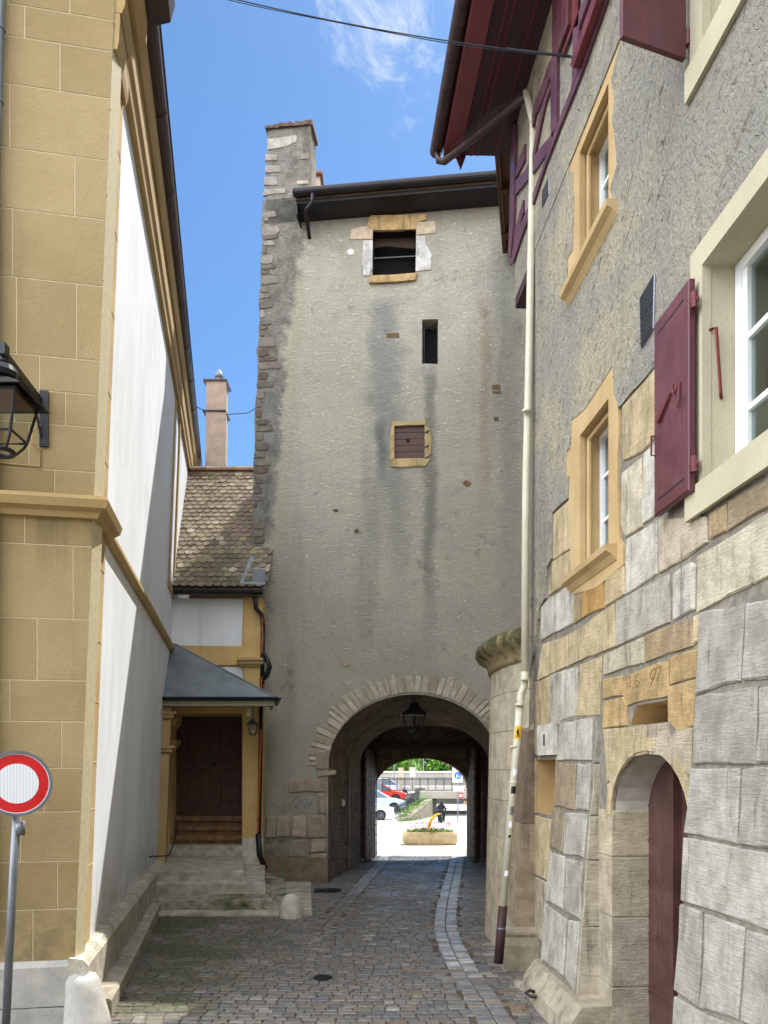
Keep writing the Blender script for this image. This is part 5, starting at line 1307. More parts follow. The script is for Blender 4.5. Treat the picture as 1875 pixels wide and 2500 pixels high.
    Bz6 = [([(380, 1112), (475, 1028), (482, 1330), (378, 1395)], YELL), ([(370, 1402), (481, 1335), (486, 1525), (345, 1612)], YELL), ([(305, 1675), (345, 1625), (408, 1592), (405, 1825), (300, 1880)], WHT),
      ([(412, 1590), (462, 1545), (495, 1550), (503, 1590), (500, 1780), (407, 1822)], WHT), ([(506, 1600), (550, 1580), (550, 1748), (503, 1785)], TAN), ([(552, 1578), (684, 1500), (684, 1680), (552, 1746)], OCH2), ([(690, 1490), (760, 1440), (803, 1420), (806, 1600), (750, 1640), (690, 1672)], YELL),
      ([(797, 472), (985, 250), (1130, 100), (1130, 540), (985, 665), (920, 742), (800, 800), (790, 640)], YELL), ([(920, 748), (1130, 560), (1130, 1040), (992, 1132), (912, 1185)], WHT), ([(792, 872), (908, 775), (912, 1195), (812, 1265), (786, 1180)], CRM),
      ([(817, 1270), (1000, 1152), (1004, 1478), (815, 1600)], WHT), ([(1012, 1150), (1215, 1125), (1300, 1135), (1303, 1290), (1160, 1388), (1014, 1478)], PNK), ([(1312, 1112), (1420, 1055), (1423, 1222), (1315, 1280)], TAN), ([(1430, 1045), (1800, 830), (1800, 1010), (1428, 1222)], BRN),
      ([(1103, 1475), (1160, 1420), (1210, 1398), (1233, 1430), (1228, 1690), (1150, 1740), (1100, 1762)], WHT), ([(757, 1640), (1078, 1472), (1083, 1768), (755, 1912)], GRY), ([(1245, 1372), (1800, 1020), (1800, 1440), (1240, 1712)], CRM),
      ([(472, 1842), (745, 1650), (752, 1912), (470, 2030)], YELL), ([(310, 1902), (465, 1842), (465, 2032), (282, 2118)], YELL), ([(932, 1842), (1215, 1742), (1218, 1910), (930, 2010)], TAN), ([(1222, 1724), (1268, 1712), (1250, 1880), (1222, 1905)], YELL), ([(682, 1962), (925, 1852), (925, 2012), (680, 2085)], CRM)]
    for q, c in Bz6: block(bm, 'R', [z6(*p) for p in q], .018, c, .004, .012, -.02, .010)
    Bzr = [([(347, 368), (428, 332), (424, 605), (347, 615)], YELL), ([(432, 330), (495, 305), (490, 598), (430, 603)], GRY), ([(498, 302), (590, 282), (572, 550), (490, 575)], WHT), ([(595, 268), (712, 222), (700, 548), (575, 552)], YELL),
      ([(720, 352), (828, 328), (828, 438), (718, 460)], OCH), ([(835, 328), (1075, 242), (1075, 440), (892, 478), (850, 498), (832, 440)], OCH), ([(1082, 232), (1235, 182), (1226, 338), (1080, 382)], OCH),
      ([(720, 468), (830, 442), (852, 500), (855, 600), (718, 614)], OCH), ([(1070, 392), (1222, 345), (1205, 600), (1130, 640), (1072, 580)], OCH),
      ([(720, 620), (850, 606), (955, 600), (960, 753), (880, 772), (822, 838), (785, 895), (742, 905)], YELL), ([(964, 598), (1066, 588), (1092, 690), (1130, 600), (1205, 610), (1195, 872), (1100, 795), (1030, 763), (966, 756)], PNK),
      ([(743, 910), (785, 900), (768, 960), (762, 1168), (752, 1168)], CRM)]
    for q, c in Bzr: block(bm, 'R', [zr(*p) for p in q], .016, c, .003, .010, -.02, .008)
    # wall between the buttresses and around the niche
    for (y0, y1, z0, z1_, c) in ((8.38, 8.54, 1.84, 2.5, TAN), (9.37, 9.6, 1.84, 2.5, YELL), (8.4, 9.6, .4, 1.1, PNK), (8.4, 9.6, 1.12, 1.82, YELL), (9.2, 9.6, 2.52, 2.9, PNK)):
        block(bm, 'R', [Rp(y0, z0), Rp(y1, z0), Rp(y1, z1_), Rp(y0, z1_)], .014, c, .004, .01, -.02, .006, True)
    obj('ashlar_blocks', bm, M_STONE, t)
    # date on the ochre stone, raised strokes coloured like carving shadow: 16 97
    bm = B()
    for pts in ([(862, 345), (868, 330), (872, 385), (858, 392), (856, 372), (868, 368)], [(918, 318), (900, 340), (895, 372), (904, 392), (918, 382), (920, 362), (906, 356), (897, 366)], [(1004, 330), (988, 350), (980, 338), (988, 305), (1004, 292), (1010, 306), (998, 345), (984, 378)], [(1010, 292), (1040, 278), (1030, 320), (1018, 362)]):
        tube(bm, [R(zr(*p), .0155) for p in pts], .0045, 5)
    obj('date_strokes', bm, simple('cut_shadow_stone', C(126, 92, 56), .9, 0, .1, 8, 0), t)
    bm = B(); P = [R(zr(*p), -.34) for p in ((840, 470), (1080, 440), (1080, 610), (840, 620))]; prism(bm, P, (.03, 0, 0)); obj('slot_black_sheet', bm, M_BLACK, t)  # black sheet standing for the dark inside of the slot
    bm = B(); gbox(bm, Rp, 8.52, 9.16, 2.52, 2.86, -.02, .05); bx = obj('meter_box', bm, M_PALE, t); bm = B(); gbox(bm, Rp, 8.82, 8.89, 2.63, 2.75, .05, .056); obj('keyhole_plate', bm, M_GALV, bx)
    # ---------------- buttress 1 (right edge of frame)
    def bp(pl, q): return [at(pl, *zr(*p)) for p in q]
    def buttress(nm, pl, y0, y1, ztp, zbt, blocks, c0):
        n, d = PL[pl]
        def face(y, z): x = (d-n.y*y-n.z*z)/n.x; return Vector((x, y, z))
        b = B(); loft(b, [[Rp(y0, ztp, -.3), face(y0, ztp), face(y1, ztp), Rp(y1, ztp, -.3)], [Rp(y0, zbt, -.3), face(y0, zbt), face(y1, zbt), Rp(y1, zbt, -.3)]])
        o = obj(nm, b, M_MORTAR, t); b = B()
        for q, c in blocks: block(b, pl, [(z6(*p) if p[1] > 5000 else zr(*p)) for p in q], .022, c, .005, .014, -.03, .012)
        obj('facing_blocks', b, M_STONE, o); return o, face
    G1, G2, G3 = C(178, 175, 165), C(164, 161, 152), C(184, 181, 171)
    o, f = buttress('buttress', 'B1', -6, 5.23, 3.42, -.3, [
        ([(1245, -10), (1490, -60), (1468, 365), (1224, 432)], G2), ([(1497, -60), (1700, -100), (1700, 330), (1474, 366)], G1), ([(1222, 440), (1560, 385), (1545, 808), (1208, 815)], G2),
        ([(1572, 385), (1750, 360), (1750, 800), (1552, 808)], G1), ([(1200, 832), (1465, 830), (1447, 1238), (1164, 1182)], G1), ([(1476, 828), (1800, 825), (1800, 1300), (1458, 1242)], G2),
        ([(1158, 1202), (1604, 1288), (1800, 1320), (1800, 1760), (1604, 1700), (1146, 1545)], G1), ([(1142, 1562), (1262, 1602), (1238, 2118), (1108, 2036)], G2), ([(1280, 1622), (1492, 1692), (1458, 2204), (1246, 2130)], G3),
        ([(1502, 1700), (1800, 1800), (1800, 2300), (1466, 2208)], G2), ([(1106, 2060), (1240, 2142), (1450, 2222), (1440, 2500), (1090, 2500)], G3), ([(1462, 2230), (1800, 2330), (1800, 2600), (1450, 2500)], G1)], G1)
    # its narrow return facing the street end is plain; buttress 2
    o, f = buttress('buttress', 'B2', 7.2, 8.38, 3.42, .30, [
        ([(487, 588), (668, 552), (655, 788), (472, 790)], G3), ([(467, 803), (575, 803), (565, 1058), (457, 1035)], C(168, 150, 126)), ([(585, 805), (655, 803), (640, 1065), (572, 1060)], G3),
        ([(450, 1045), (512, 1065), (500, 1290), (430, 1262)], C(164, 150, 128)), ([(520, 1072), (634, 1078), (617, 1318), (510, 1294)], G3), ([(430, 1278), (515, 1306), (500, 1590), (410, 1550)], G3),
        ([(525, 1312), (609, 1336), (599, 1648), (510, 1600)], G1), ([(405, 1562), (525, 1642), (505, 1955), (385, 1862)], G1), ([(535, 1648), (594, 1664), (567, 2045), (515, 1965)], G3)], G1)
    # near side face of buttress 2 and door jamb stones, in courses
    b = B(); zc = [.30, .95, 1.55, 1.95, 2.42, 2.85]
    for a_, e in zip(zc, zc[1:]):
        xl0, xl1 = f(7.2, a_).x, f(7.2, e).x; xr = Rp(7.2, 0).x+.02; c = random.choice([C(176, 168, 154), C(166, 160, 150), C(186, 178, 160)])
        block(b, 'N2', [Vector((xl0-.005, 7.2, a_)), Vector((xr, 7.2, a_)), Vector((xr, 7.2, e)), Vector((xl1-.005, 7.2, e))], .012, c, .003, .01, -.02, .006, True)
    obj('side_blocks', b, M_STONE, o)
    b = B(); zc = [-.1, .5, 1.1, 1.62, 2.02]
    for a_, e in zip(zc, zc[1:]):
        c = random.choice([C(196, 186, 160), C(186, 176, 154), C(178, 170, 152)])
        r = lambda z, g: [Rp(7.19, z, .012-g*.4), Rp(DY1-.014+g, z, .012-g*.4), Rp(DY1-.012+g, z, -.34), Rp(7.19, z, -.34)]
        loft(b, [r(a_+.003, .006), r(a_+.012, 0), r(e-.012, 0), r(e-.003, .006)], c)
    obj('jamb_stones', b, M_STONE, t)
    # arch moulding round the door: stones following the curve, plus the inner reveal rim
    b = B(); dp_ = door_pts(); dq = door_pts(.10)
    arc0, arc1 = dp_[1:-1], dq[1:-1]
    for i in range(0, 14, 2):
        c = random.choice([C(206, 190, 152), C(198, 184, 150), C(190, 180, 158)])
        P0, P1 = arc0[i:i+3], arc1[i:i+3]
        poly = P0+P1[::-1]
        loft(b, [[Rp(y, z, -.02) for y, z in poly], [Rp(y, z, .024) for y, z in poly]], c)
    obj('door_arch', b, M_STONE, t)
    # plinth below buttress 2
    b = B(); prof = lambda y, g: [Vector((2.3, y, -.2)), Vector((f(y, .3).x-.20-g, y-g, -.2)), Vector((f(y, .3).x-.16-g, y-g, .16)), Vector((f(y, .3).x-.04-g, y-g, .33)), Vector((2.3, y, .35))]
    loft(b, [prof(6.86, .02), prof(7.5, .02), prof(8.0, .02), prof(8.55, -.02)], C(178, 170, 150)); obj('plinth', b, M_STONE, o)
    # wedge buttress 3 with its block foot
    b = B(); Wr = [(1.645, 9.05, 2.75), (1.49, 9.05, .54)]
    q0 = [Vector((1.55, 9.42, .48)), Vector((1.53, 9.95, .50)), Vector((2.1, 9.95, .50)), Vector((2.1, 9.42, .48))]
    qm = [Vector((1.625, 9.42, 1.72)), Vector((1.61, 9.95, 1.72)), Vector((2.1, 9.95, 1.72)), Vector((2.1, 9.42, 1.72))]
    q2 = [Vector((1.70, 9.42, 2.80)), Vector((1.69, 9.95, 2.86)), Vector((2.1, 9.95, 3.0)), Vector((2.1, 9.42, 2.97))]
    loft(b, [q0, [p+Vector((0, 0, -.003)) for p in qm]], C(176, 160, 138)); loft(b, [[p+Vector((.006, .004, .003)) for p in qm], q2], C(146, 130, 114)); w3 = obj('wedge_buttress', b, M_STONE, t)
    b = B(); r = lambda g, z: [Vector((1.40+g, 9.30+g, z)), Vector((1.40+g, 9.95-g, z)), Vector((2.0, 9.95, z)), Vector((2.0, 9.30+g, z))]
    loft(b, [r(.0, -.1), r(-.015, .12), r(-.01, .3), r(.02, .40), r(.0, .43), r(.0, .46), r(.08, .50)], C(186, 176, 156)); obj('buttress_foot', b, M_STONE, w3)
    # ---------------- brown door in the arch
    d_ = thing_part('cellar_door', t)
    yc = (DY0+DY1)/2
    def leaf(y0, y1, o, nm):
        pts = [(y, z) for y, z in door_pts(-.0)]; b = B(); n = 10; tp = []
        for i in range(n+1):
            y = y0+(y1-y0)*i/n; c = (DY0+DY1)/2; w = (DY1-DY0)/2; s = max(0, 1-((y-c)/w)**2); tp.append((y, DSP+(DTOP-DSP)*math.sqrt(s)+.05))
        P = [(y0, .0)]+tp+[(y1, .0)]; prism(b, [Rp(y, z, -.36-o) for y, z in P], Rp(0, 0, -.31)-Rp(0, 0, -.36)); lf = obj(nm, b, M_DOORBROWN, d_)
        b = B()
        for z in (.45, .95, 1.4, 1.75, 2.05): gbox(b, Rp, y0+.01, y1-.01, z, z+.022, -.312-o, -.303-o)
        pieces('board_ridge', b, M_DOORBROWN, lf)
    leaf(6.38, 6.95, 0, 'door_leaf'); leaf(5.30, 6.28, .03, 'door_leaf')
    b = B(); gbox(b, Rp, 6.27, 6.31, 0, 2.5, -.36, -.27); obj('door_stile', b, M_DOORBROWN, d_); b = B(); gbox(b, Rp, 5.2, 7.0, -.1, 2.7, -.50, -.46); obj('gap_black_sheet', b, M_BLACK, d_)  # last piece is a black sheet, painted dark for the gap between leaves
    b = B(); gbox(b, Rp, 5.2, 7.0, -.3, .0, -.6, -.02); obj('door_step', b, M_PALE, t)
    # ---------------- half-timbered storey
    b = B(); gbox(b, Rp, -6, 10.30, 8.42, 10.75, -.3, .035)
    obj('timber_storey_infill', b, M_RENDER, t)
    def timber(q, nm='timber', th=.035, m_=M_PURPLE, zf=zB, base=.034):
        P = [R(zf(*p), base) for p in q]; b = B(); prism(b, P, R((1400, 300), base+th)-R((1400, 300), base)); return obj(nm, b, m_, t)
    timber([(288, 1085), (328, 1085), (320, 1500), (318, 1700), (306, 2000), (285, 2240), (262, 2240), (275, 1900)], 'corner_post', .04)
    timber([(262, 2240), (285, 2240), (318, 2060), (440, 1790), (590, 1385), (640, 1240), (690, 1090), (820, 775), (910, 520), (1075, 0), (1140, 0), (910, 640), (830, 840), (700, 1155), (590, 1440), (460, 1830), (362, 2100), (300, 2290), (262, 2310)], 'sill_beam', .03)
    timber([(655, 0), (712, 0), (697, 500), (692, 1100), (640, 1180), (640, 600), (652, 480)], 'post', .034); timber([(838, 250), (890, 230), (880, 640), (818, 800), (832, 700)], 'post', .034)
    timber([(650, 500), (645, 640), (560, 870), (498, 1010), (480, 1110), (464, 1105), (475, 960), (560, 730), (620, 560)], 'brace', .032)
    timber([(628, 720), (640, 760), (590, 900), (545, 1100), (490, 1370), (466, 1395), (500, 1180), (545, 970)], 'brace', .031)
    timber([(640, 1180), (660, 1230), (600, 1340), (460, 1532), (320, 1700), (312, 1580), (400, 1500), (460, 1395), (560, 1270)], 'brace', .030)
    timber([(402, 1255), (400, 1400), (330, 1540), (316, 1560), (318, 1490)], 'brace', .029)
    timber([(388, 1745), (388, 1860), (335, 2060), (306, 2100), (315, 2010)], 'brace', .029)
    timber([(888, 110), (960, -60), (1000, -60), (905, 200), (888, 260)], 'rail', .033)
    b = B(); P = [R(zB(*p), .06) for p in ((880, 575), (1082, 0), (1200, -320), (1250, -320), (1128, 0), (906, 600))]; prism(b, P, R((1400, 300), .14)-R((1400, 300), .06)); obj('drip_ledge', b, M_MAROON, t)
    # half-open shutter of the top window
    b = B(); P = [R(zB(*p), .07) for p in ((712, -60), (838, -60), (832, 220), (728, 490), (706, 460))]; prism(b, P, R((1400, 300), .11)-R((1400, 300), .07)); sh = obj('top_shutter', b, M_SHUTTER, t)
    b = B(); prism(b, [R(zB(*p), .06) for p in ((838, -60), (885, -60), (885, 120), (850, 230), (750, 490), (735, 490), (832, 225))], R((1400, 300), .075)-R((1400, 300), .06)); obj('shutter_edge', b, M_MAROON, sh)
    b = B(); cbox(b, (0, 0, 0), (.3, .7, .05)); bmesh.ops.delete(b, geom=b.verts[:]) if False else None; b.free()
    b = B(); prism(b, [Rp(9.62, 8.30, .03), Rp(10.30, 8.30, .03), Rp(10.30, 8.30, -.5), Rp(9.62, 8.30, -.5)], (0, 0, .11)); obj('jetty_underside', b, M_MAROON_D, t)
    # ---------------- eaves: soffit, fascia, gutter, drain arm
    Ye, zs = 10.75, 10.62
    ex = lambda y, o: Vector((1.620-.0705*y+o, y, 0))
    b = B(); P = [ex(-6, 0), ex(Ye, 0), Rp(Ye, 0, -.4), Rp(-6, 0, -.4)]; prism(b, [Vector((p.x, p.y, zs)) for p in P], (0, 0, .05)); obj('soffit', b, M_MAROON_D, t)
    b = B()
    for o in (.30, .38, .62, .86): gbox(b, lambda y, z, q: Vector((ex(y, o).x+q, y, z)), -6, Ye, zs-.012, zs-.001, 0, .02)
    obj('soffit_battens', b, M_MAROON, t)
    b = B(); gbox(b, lambda y, z, q: Vector((ex(y, 0).x+q, y, z)), -6, Ye+.02, zs-.03, zs+.20, -.06, .0)
    gbox(b, lambda y, z, q: Vector((ex(y, 0).x+q, y, z)), -6, Ye+.02, zs-.03, zs-.003, .0, .16); obj('fascia', b, M_REDTRIM, t)
    b = B(); n = 14; ys = [-6+(Ye+.12+6)*i/n for i in range(n+1)]
    g = lambda y, k=1: [Vector((ex(y, 0).x-.145+.085*k*math.cos(a), y, zs+.13+.085*k*math.sin(a))) for a in [math.pi+i*math.pi/8 for i in range(9)]]+[Vector((ex(y, 0).x-.06, y, zs+.16)), Vector((ex(y, 0).x-.23, y, zs+.16))]
    loft(b, [g(y) for y in ys]); 
    for i in range(30): y = Ye-.1-i*.42; loft(b, [g(y, 1.07), g(y+.02, 1.07)]) if y > -5 else None
    gt = obj('gutter', b, M_COPPERBROWN, t)
    b = B(); tipp = Vector((ex(Ye, 0).x-.14, Ye+.02, zs+.06)); top = Vector((at('R', *zB(438, 850), off=.10)))
    tube(b, [tipp, tipp+Vector((.02, -.0, -.12)), tipp+Vector((.09, -.04, -.16)), top.lerp(tipp, .05)+Vector((0, 0, .0)), top], .047, 10); arm = obj('drain_arm', b, M_COPPERBROWN, gt, True)
    b = B()
    for i in range(34):
        p = tipp.lerp(top, .06+.9*i/34)+Vector((.02, 0, -.05)); 
        for s in (-1, 1): tube(b, [p, p+Vector((-.02*s, .03*s, .15))], .0022, 3)
    obj('bird_spikes', b, M_GALV, arm)
    b = B(); prism(b, [Vector((ex(Ye, .1).x, Ye, zs-.003)), Vector((ex(Ye, .24).x, Ye, zs-.003)), Vector((ex(Ye, .17).x, Ye-.02, zs-.2))], (0, .03, 0)); obj('finial', b, M_REDTRIM, t)
    b = B(); prism(b, [ex(-6, -.08)+Vector((0, 0, zs+.21)), ex(Ye+.05, -.08)+Vector((0, 0, zs+.21)), ex(Ye+.05, 4)+Vector((0, 0, zs+4)), ex(-6, 4)+Vector((0, 0, zs+4))], (0, 0, .08)); obj('roof', b, M_TILE, t)
    b = B(); gbox(b, lambda y, z, q: Vector((ex(y, .3).x+q, y, z)), -6, 10.30, zs+.05, zs+.8, 0, 3); obj('attic', b, M_ROOM, t)
    # brown boarded eaves between house and tower
    b = B(); A0, A1 = at('N2', 0, 0), 0
    def pt(px, py, y): return Vector(((px-CX)/FPX*y, y, EYE+(HOR-py)/FPX*y))
    a0, a1 = pt(1208, 306, 11.4), pt(1231, 603, 15.9); b0, b1 = a0+Vector((.62, 0, 0)), a1+Vector((.45, 0, -.02))
    prism(b, [a0, a1, b1, b0], (0, 0, .05)); be = obj('side_eaves', b, M_BROWNWOOD, t)
    for s in (.02, .40, .80, .98):
        b = B(); p = a0.lerp(a1, s); q = b0.lerp(b1, s); prism(b, [p+Vector((0, -.05, 0)), q+Vector((0, -.05, 0)), q+Vector((0, .05, 0)), p+Vector((0, .05, 0))], (0, 0, -.13)); obj('rafter', b, M_BROWNWOOD, be)
    b = B(); 
    for o in (.0, .30, .42): prism(b, [a0+Vector((o, 0, 0)), a1+Vector((o*.75, 0, 0)), a1+Vector((o*.75+.045, 0, 0)), a0+Vector((o+.045, 0, 0))], (0, 0, -.03 if o else -.10))
    prism(b, [a0+Vector((-.03, -.02, -.12)), a1+Vector((-.03, .02, -.12)), a1+Vector((-.005, .02, -.12)), a0+Vector((-.005, -.02, -.12))], (0, 0, .26)); obj('barge_board', b, M_BROWNWOOD, be)
    b = B(); prism(b, [a0+Vector((-.03, 0, .1)), a1+Vector((-.03, 0, .1)), a1+Vector((2.5, 0, 2)), a0+Vector((2.5, 0, 2))], (0, 0, .08)); obj('side_roof', b, M_TILE, t)
    # ---------------- cream downpipe
    p_ = lambda px, py, y: pt(px, py, y)
    b = B(); yP = 9.34; tp = top+Vector((.01, -.01, 0))
    tube(b, [tp+Vector((0, 0, .05)), p_(1303, 300, 9.36), p_(1291, 900, yP), p_(1284, 1200, yP), p_(1281, 1640, yP)], .045, 14)
    tube(b, [p_(1281, 1640, yP), p_(1280, 1672, yP), p_(1272, 1696, 9.28), p_(1269, 1725, 9.24)], .045, 14)
    tube(b, [p_(1269, 1722, 9.24), p_(1263, 1800, 9.22), p_(1228, 2215, 9.14)], .045, 14)
    dp = obj('downpipe', b, M_PIPE, t, True)
    b = B(); 
    for (x, y) in ((1281, 1658), (1302, 298), (1286, 1003), (1262, 1720), (1247, 1910), (1237, 2112)): lathe(b, [(.049, -.014), (.052, -.008), (.052, .008), (.049, .014)], p_(x+(6 if y > 1700 else 0), y, yP-.08 if y < 1700 and y > 500 else (9.36 if y < 500 else 9.20)), 14)
    lathe(b, [(.052, -.01), (.052, .01)], p_(1255, 1822, 9.21), 14)
    pieces('pipe_collar', b, M_PIPE, dp)
    b = B(); tube(b, [p_(1228, 2212, 9.14), p_(1217, 2352, 9.11)], .053, 14); ft = obj('pipe_foot', b, M_PIPEFOOT, dp, True)
    b = B(); lathe(b, [(.056, -.012), (.058, 0), (.056, .012)], p_(1223, 2266, 9.125), 14); obj('foot_collar', b, M_GALV, ft)
    def axis(py):
        a, b_ = ((p_(1269, 1722, 9.24), p_(1263, 1800, 9.22)) if py < 1800 else (p_(1263, 1800, 9.22), p_(1228, 2215, 9.14)))
        k = (py-1722)/78 if py < 1800 else (py-1800)/415
        return a.lerp(b_, k)
    def sticker(px, py, w, h, mat, rr=.0462, nm='sticker', dz=0):
        c = axis(py); b = B(); rings = []
        ax = (axis(py-20)-axis(py+20)).normalized()
        for s in (-h/2, h/2): rings.append([c+ax*s+Vector((math.cos(a)*(rr+dz), math.sin(a)*(rr+dz), 0)) for a in [-math.pi/2+w*(i/6-.5) for i in range(7)]])
        loft(b, rings, None, False, 0, False); return obj(nm, b, mat, dp)
    st = sticker(1258, 1789, 2.0, .15, M_YELLOW)
    # little walking figure printed on the yellow sticker
    b = B(); cc = axis(1789)+Vector((-.006, -.0505, 0))
    for pts, r in (([(0, .05), (0, .051)], .010), ([(0, .035), (.002, -.005)], .009), ([(0, -.005), (.014, -.028), (.010, -.052)], .005), ([(0, -.005), (-.010, -.03), (-.020, -.05)], .005), ([(0, .03), (-.016, .008), (-.012, -.008)], .004)):
        tube(b, [cc+Vector((x, .0, z)) for x, z in pts], r, 6)
    obj('figure_mark', b, M_BLACK, dp)
    sticker(1254, 1886, 1.0, .075, M_WHITEPAINT); sticker(1251, 1929, 1.3, .085, M_IRON); sticker(1247, 1980, 1.0, .10, M_GALV); sticker(1243, 2013, .8, .07, M_WHITEPAINT); sticker(1243, 2042, .7, .03, M_IRON); sticker(1236, 2132, .9, .06, M_WHITEPAINT)
    return t
house()

# iron boot scraper
bm = B(); p = lambda x, y: at('B2', *zr(x, y), off=.0)
y = 7.75; q = lambda px, py, yy: Vector(((zr(px, py)[0]-CX)/FPX*yy, yy, EYE+(HOR-zr(px, py)[1])/FPX*yy))
tube(bm, [q(372, 2068, 7.85), q(318, 2062, 7.9), q(296, 2045, 7.95), q(318, 2030, 7.95), q(345, 2040, 7.95)], .018, 8)
tag(obj('boot_scraper', bm, M_PIPEFOOT, None, True, (1.6, 7.9, .1)), 'bent brown iron hook low on the buttress plinth', 'iron hook')

# ================================================================ ROUND STONE BASTION
def bastion():
    t = thing('round_bastion', 'low round stone bastion with mossy moulded cap beside the arch', 'bastion', (2.2, 11.3, 0))
    ctrl = [(1.80, 9.82), (1.65, 10.15), (1.545, 10.7), (1.52, 11.3), (1.59, 11.9), (1.86, 12.6), (2.2, 13.2), (2.7, 13.7), (3.6, 14.0)]
    P = [Vector(c) for c in ctrl]
    for _ in range(2):
        Q = [P[0]]
        for a, b in zip(P, P[1:]): Q += [a.lerp(b, .25), a.lerp(b, .75)]
        P = Q+[P[-1]]
    nrm = []
    for i in range(len(P)):
        d = (P[min(i+1, len(P)-1)]-P[max(i-1, 0)]).normalized(); nrm.append(Vector((-d.y, d.x)) if Vector((-d.y, d.x)).x < 0 else Vector((-d.y, d.x)))
    def off(i, o, z): q = P[i]+nrm[i]*o*(1 if nrm[i].x < 0 else 1); return Vector((q.x, q.y, z))
    ztop = 3.72
    bm = B(); back = [Vector((5, 14)), Vector((5, 9.62))]
    bat = lambda z: .085*(ztop-z)/ztop
    zs = [-.3, 0, 1, 2, 3, ztop]
    loft(bm, [[off(i, bat(z)-.02-.015, z) for i in range(len(P))]+[Vector((b.x, b.y, z)) for b in back] for z in zs]); obj('drum', bm, M_MORTAR, t)
    # facing stones in courses
    L_ = [0]
    for a, b in zip(P, P[1:]): L_.append(L_[-1]+(b-a).length)
    def at_s(s, o, z):
        s = max(0, min(L_[-1]-1e-4, s))
        for i in range(len(P)-1):
            if L_[i+1] >= s: break
        k = (s-L_[i])/(L_[i+1]-L_[i]); q = P[i].lerp(P[i+1], k); n = nrm[i].lerp(nrm[i+1], k).normalized(); q = q+n*o; return Vector((q.x, q.y, z))
    bm = B(); zc = [-.15, .42, .95, 1.45, 1.95, 2.35, 2.85, 3.35, ztop]
    for r_, (z0, z1_) in enumerate(zip(zc, zc[1:])):
        s = -rnd(0, .3)
        while s < L_[-1]-.1:
            w = rnd(.55, .95); a, e = max(s, 0)+.003, min(s+w, L_[-1])-.003; s += w
            if e-a < .03: continue
            k = max(2, int((e-a)/.08)); c = shade(random.choice([C(200, 192, 172), C(204, 196, 176), C(196, 189, 170), C(202, 191, 166)]), rnd(.94, 1.04)); g = .003
            def rg(o, g): return [at_s(a+g+(e-a-2*g)*i/k, o+bat(z0), z0+g) for i in range(k+1)]+[at_s(e-g-(e-a-2*g)*i/k, o+bat(z1_), z1_-g) for i in range(k+1)]
            r0, r1, r2 = rg(-.03, .002), rg(.0, .002), rg(.004, .006)
            fs = loft(bm, [r0, r1, r2], c, False)
            n = len(r2); vs = [bm.verts.new(p) for p in r2]
            f2 = [bm.faces.new((vs[i], vs[i+1], vs[n-2-i], vs[n-1-i])) for i in range(k)]; paint(bm, f2, c)
    obj('drum_facing', bm, mat_attr_stone('drum_stone', .85, .25, 1, .22, 0), t)
    prof = [(-.1, ztop-.02), (.03, ztop-.02), (.05, ztop+.03), (.06, ztop+.09), (.11, ztop+.15), (.20, ztop+.20), (.235, ztop+.26), (.22, ztop+.33), (.16, ztop+.37), (.0, ztop+.42), (-.4, ztop+.44)]
    m = M('mossy_cap', .9); n = m.noise(5, 6, .65); X, Y, Z = m.xyz()
    m.col(m.mix(m.mr(m.math('ADD', n, m.math('MULTIPLY', m.mr(Z, ztop, ztop+.4), .3)), .5, .78), C(158, 144, 110), C(78, 78, 50))); m.bump(m.noise(24, 5), .6, .015)
    bm = B(); loft(bm, [[at_s(L_[-1]*i/40, o, z) for o, z in prof] for i in range(41)]); obj('moulded_cap', bm, m.done(), t, True)
    bm = B(); loft(bm, [[at_s(L_[-1]*i/40, -.05, ztop+.40) for i in range(41)]+[Vector((5, 14, ztop+.4)), Vector((5, 9.62, ztop+.4))], [at_s(L_[-1]*i/40, -.3, ztop+.48) for i in range(41)]+[Vector((5, 14, ztop+.48)), Vector((5, 9.62, ztop+.48))]]); obj('cap_top', bm, M_PALE, t)
bastion()

# ================================================================ OVERHEAD CABLE
bm = B(); a = Vector((-2.6, 8.3, 10.4)); b = at('R', 1412, 138, .14); pts = []
a = Vector((-2.75, 8.0, 10.42)); 
for i in range(25):
    k = i/24; p = a.lerp(b, k); p.z -= .22*4*k*(1-k)*.5; pts.append(p)
tube(bm, pts, .0055, 6); tube(bm, [p+Vector((0, .01, -.006+.008*math.cos(i*.5))) for i, p in enumerate(pts)], .004, 6)
tube(bm, [pts[-4], pts[-3], pts[-2], pts[-1]], .013, 8)
e = b; tube(bm, [e, e+Vector((.06, 0, -.01)), at('R', 1425, 146, .0)], .012, 6); tube(bm, [at('R', 1420, 150, .05), at('R', 1416, 168, .07), at('R', 1424, 174, .05), at('R', 1433, 166, .03)], .006, 6)
tag(obj('overhead_cable', bm, M_WIRE, None, False, b), 'thin black cable slung high across the alley to the half-timbered wall', 'cable')

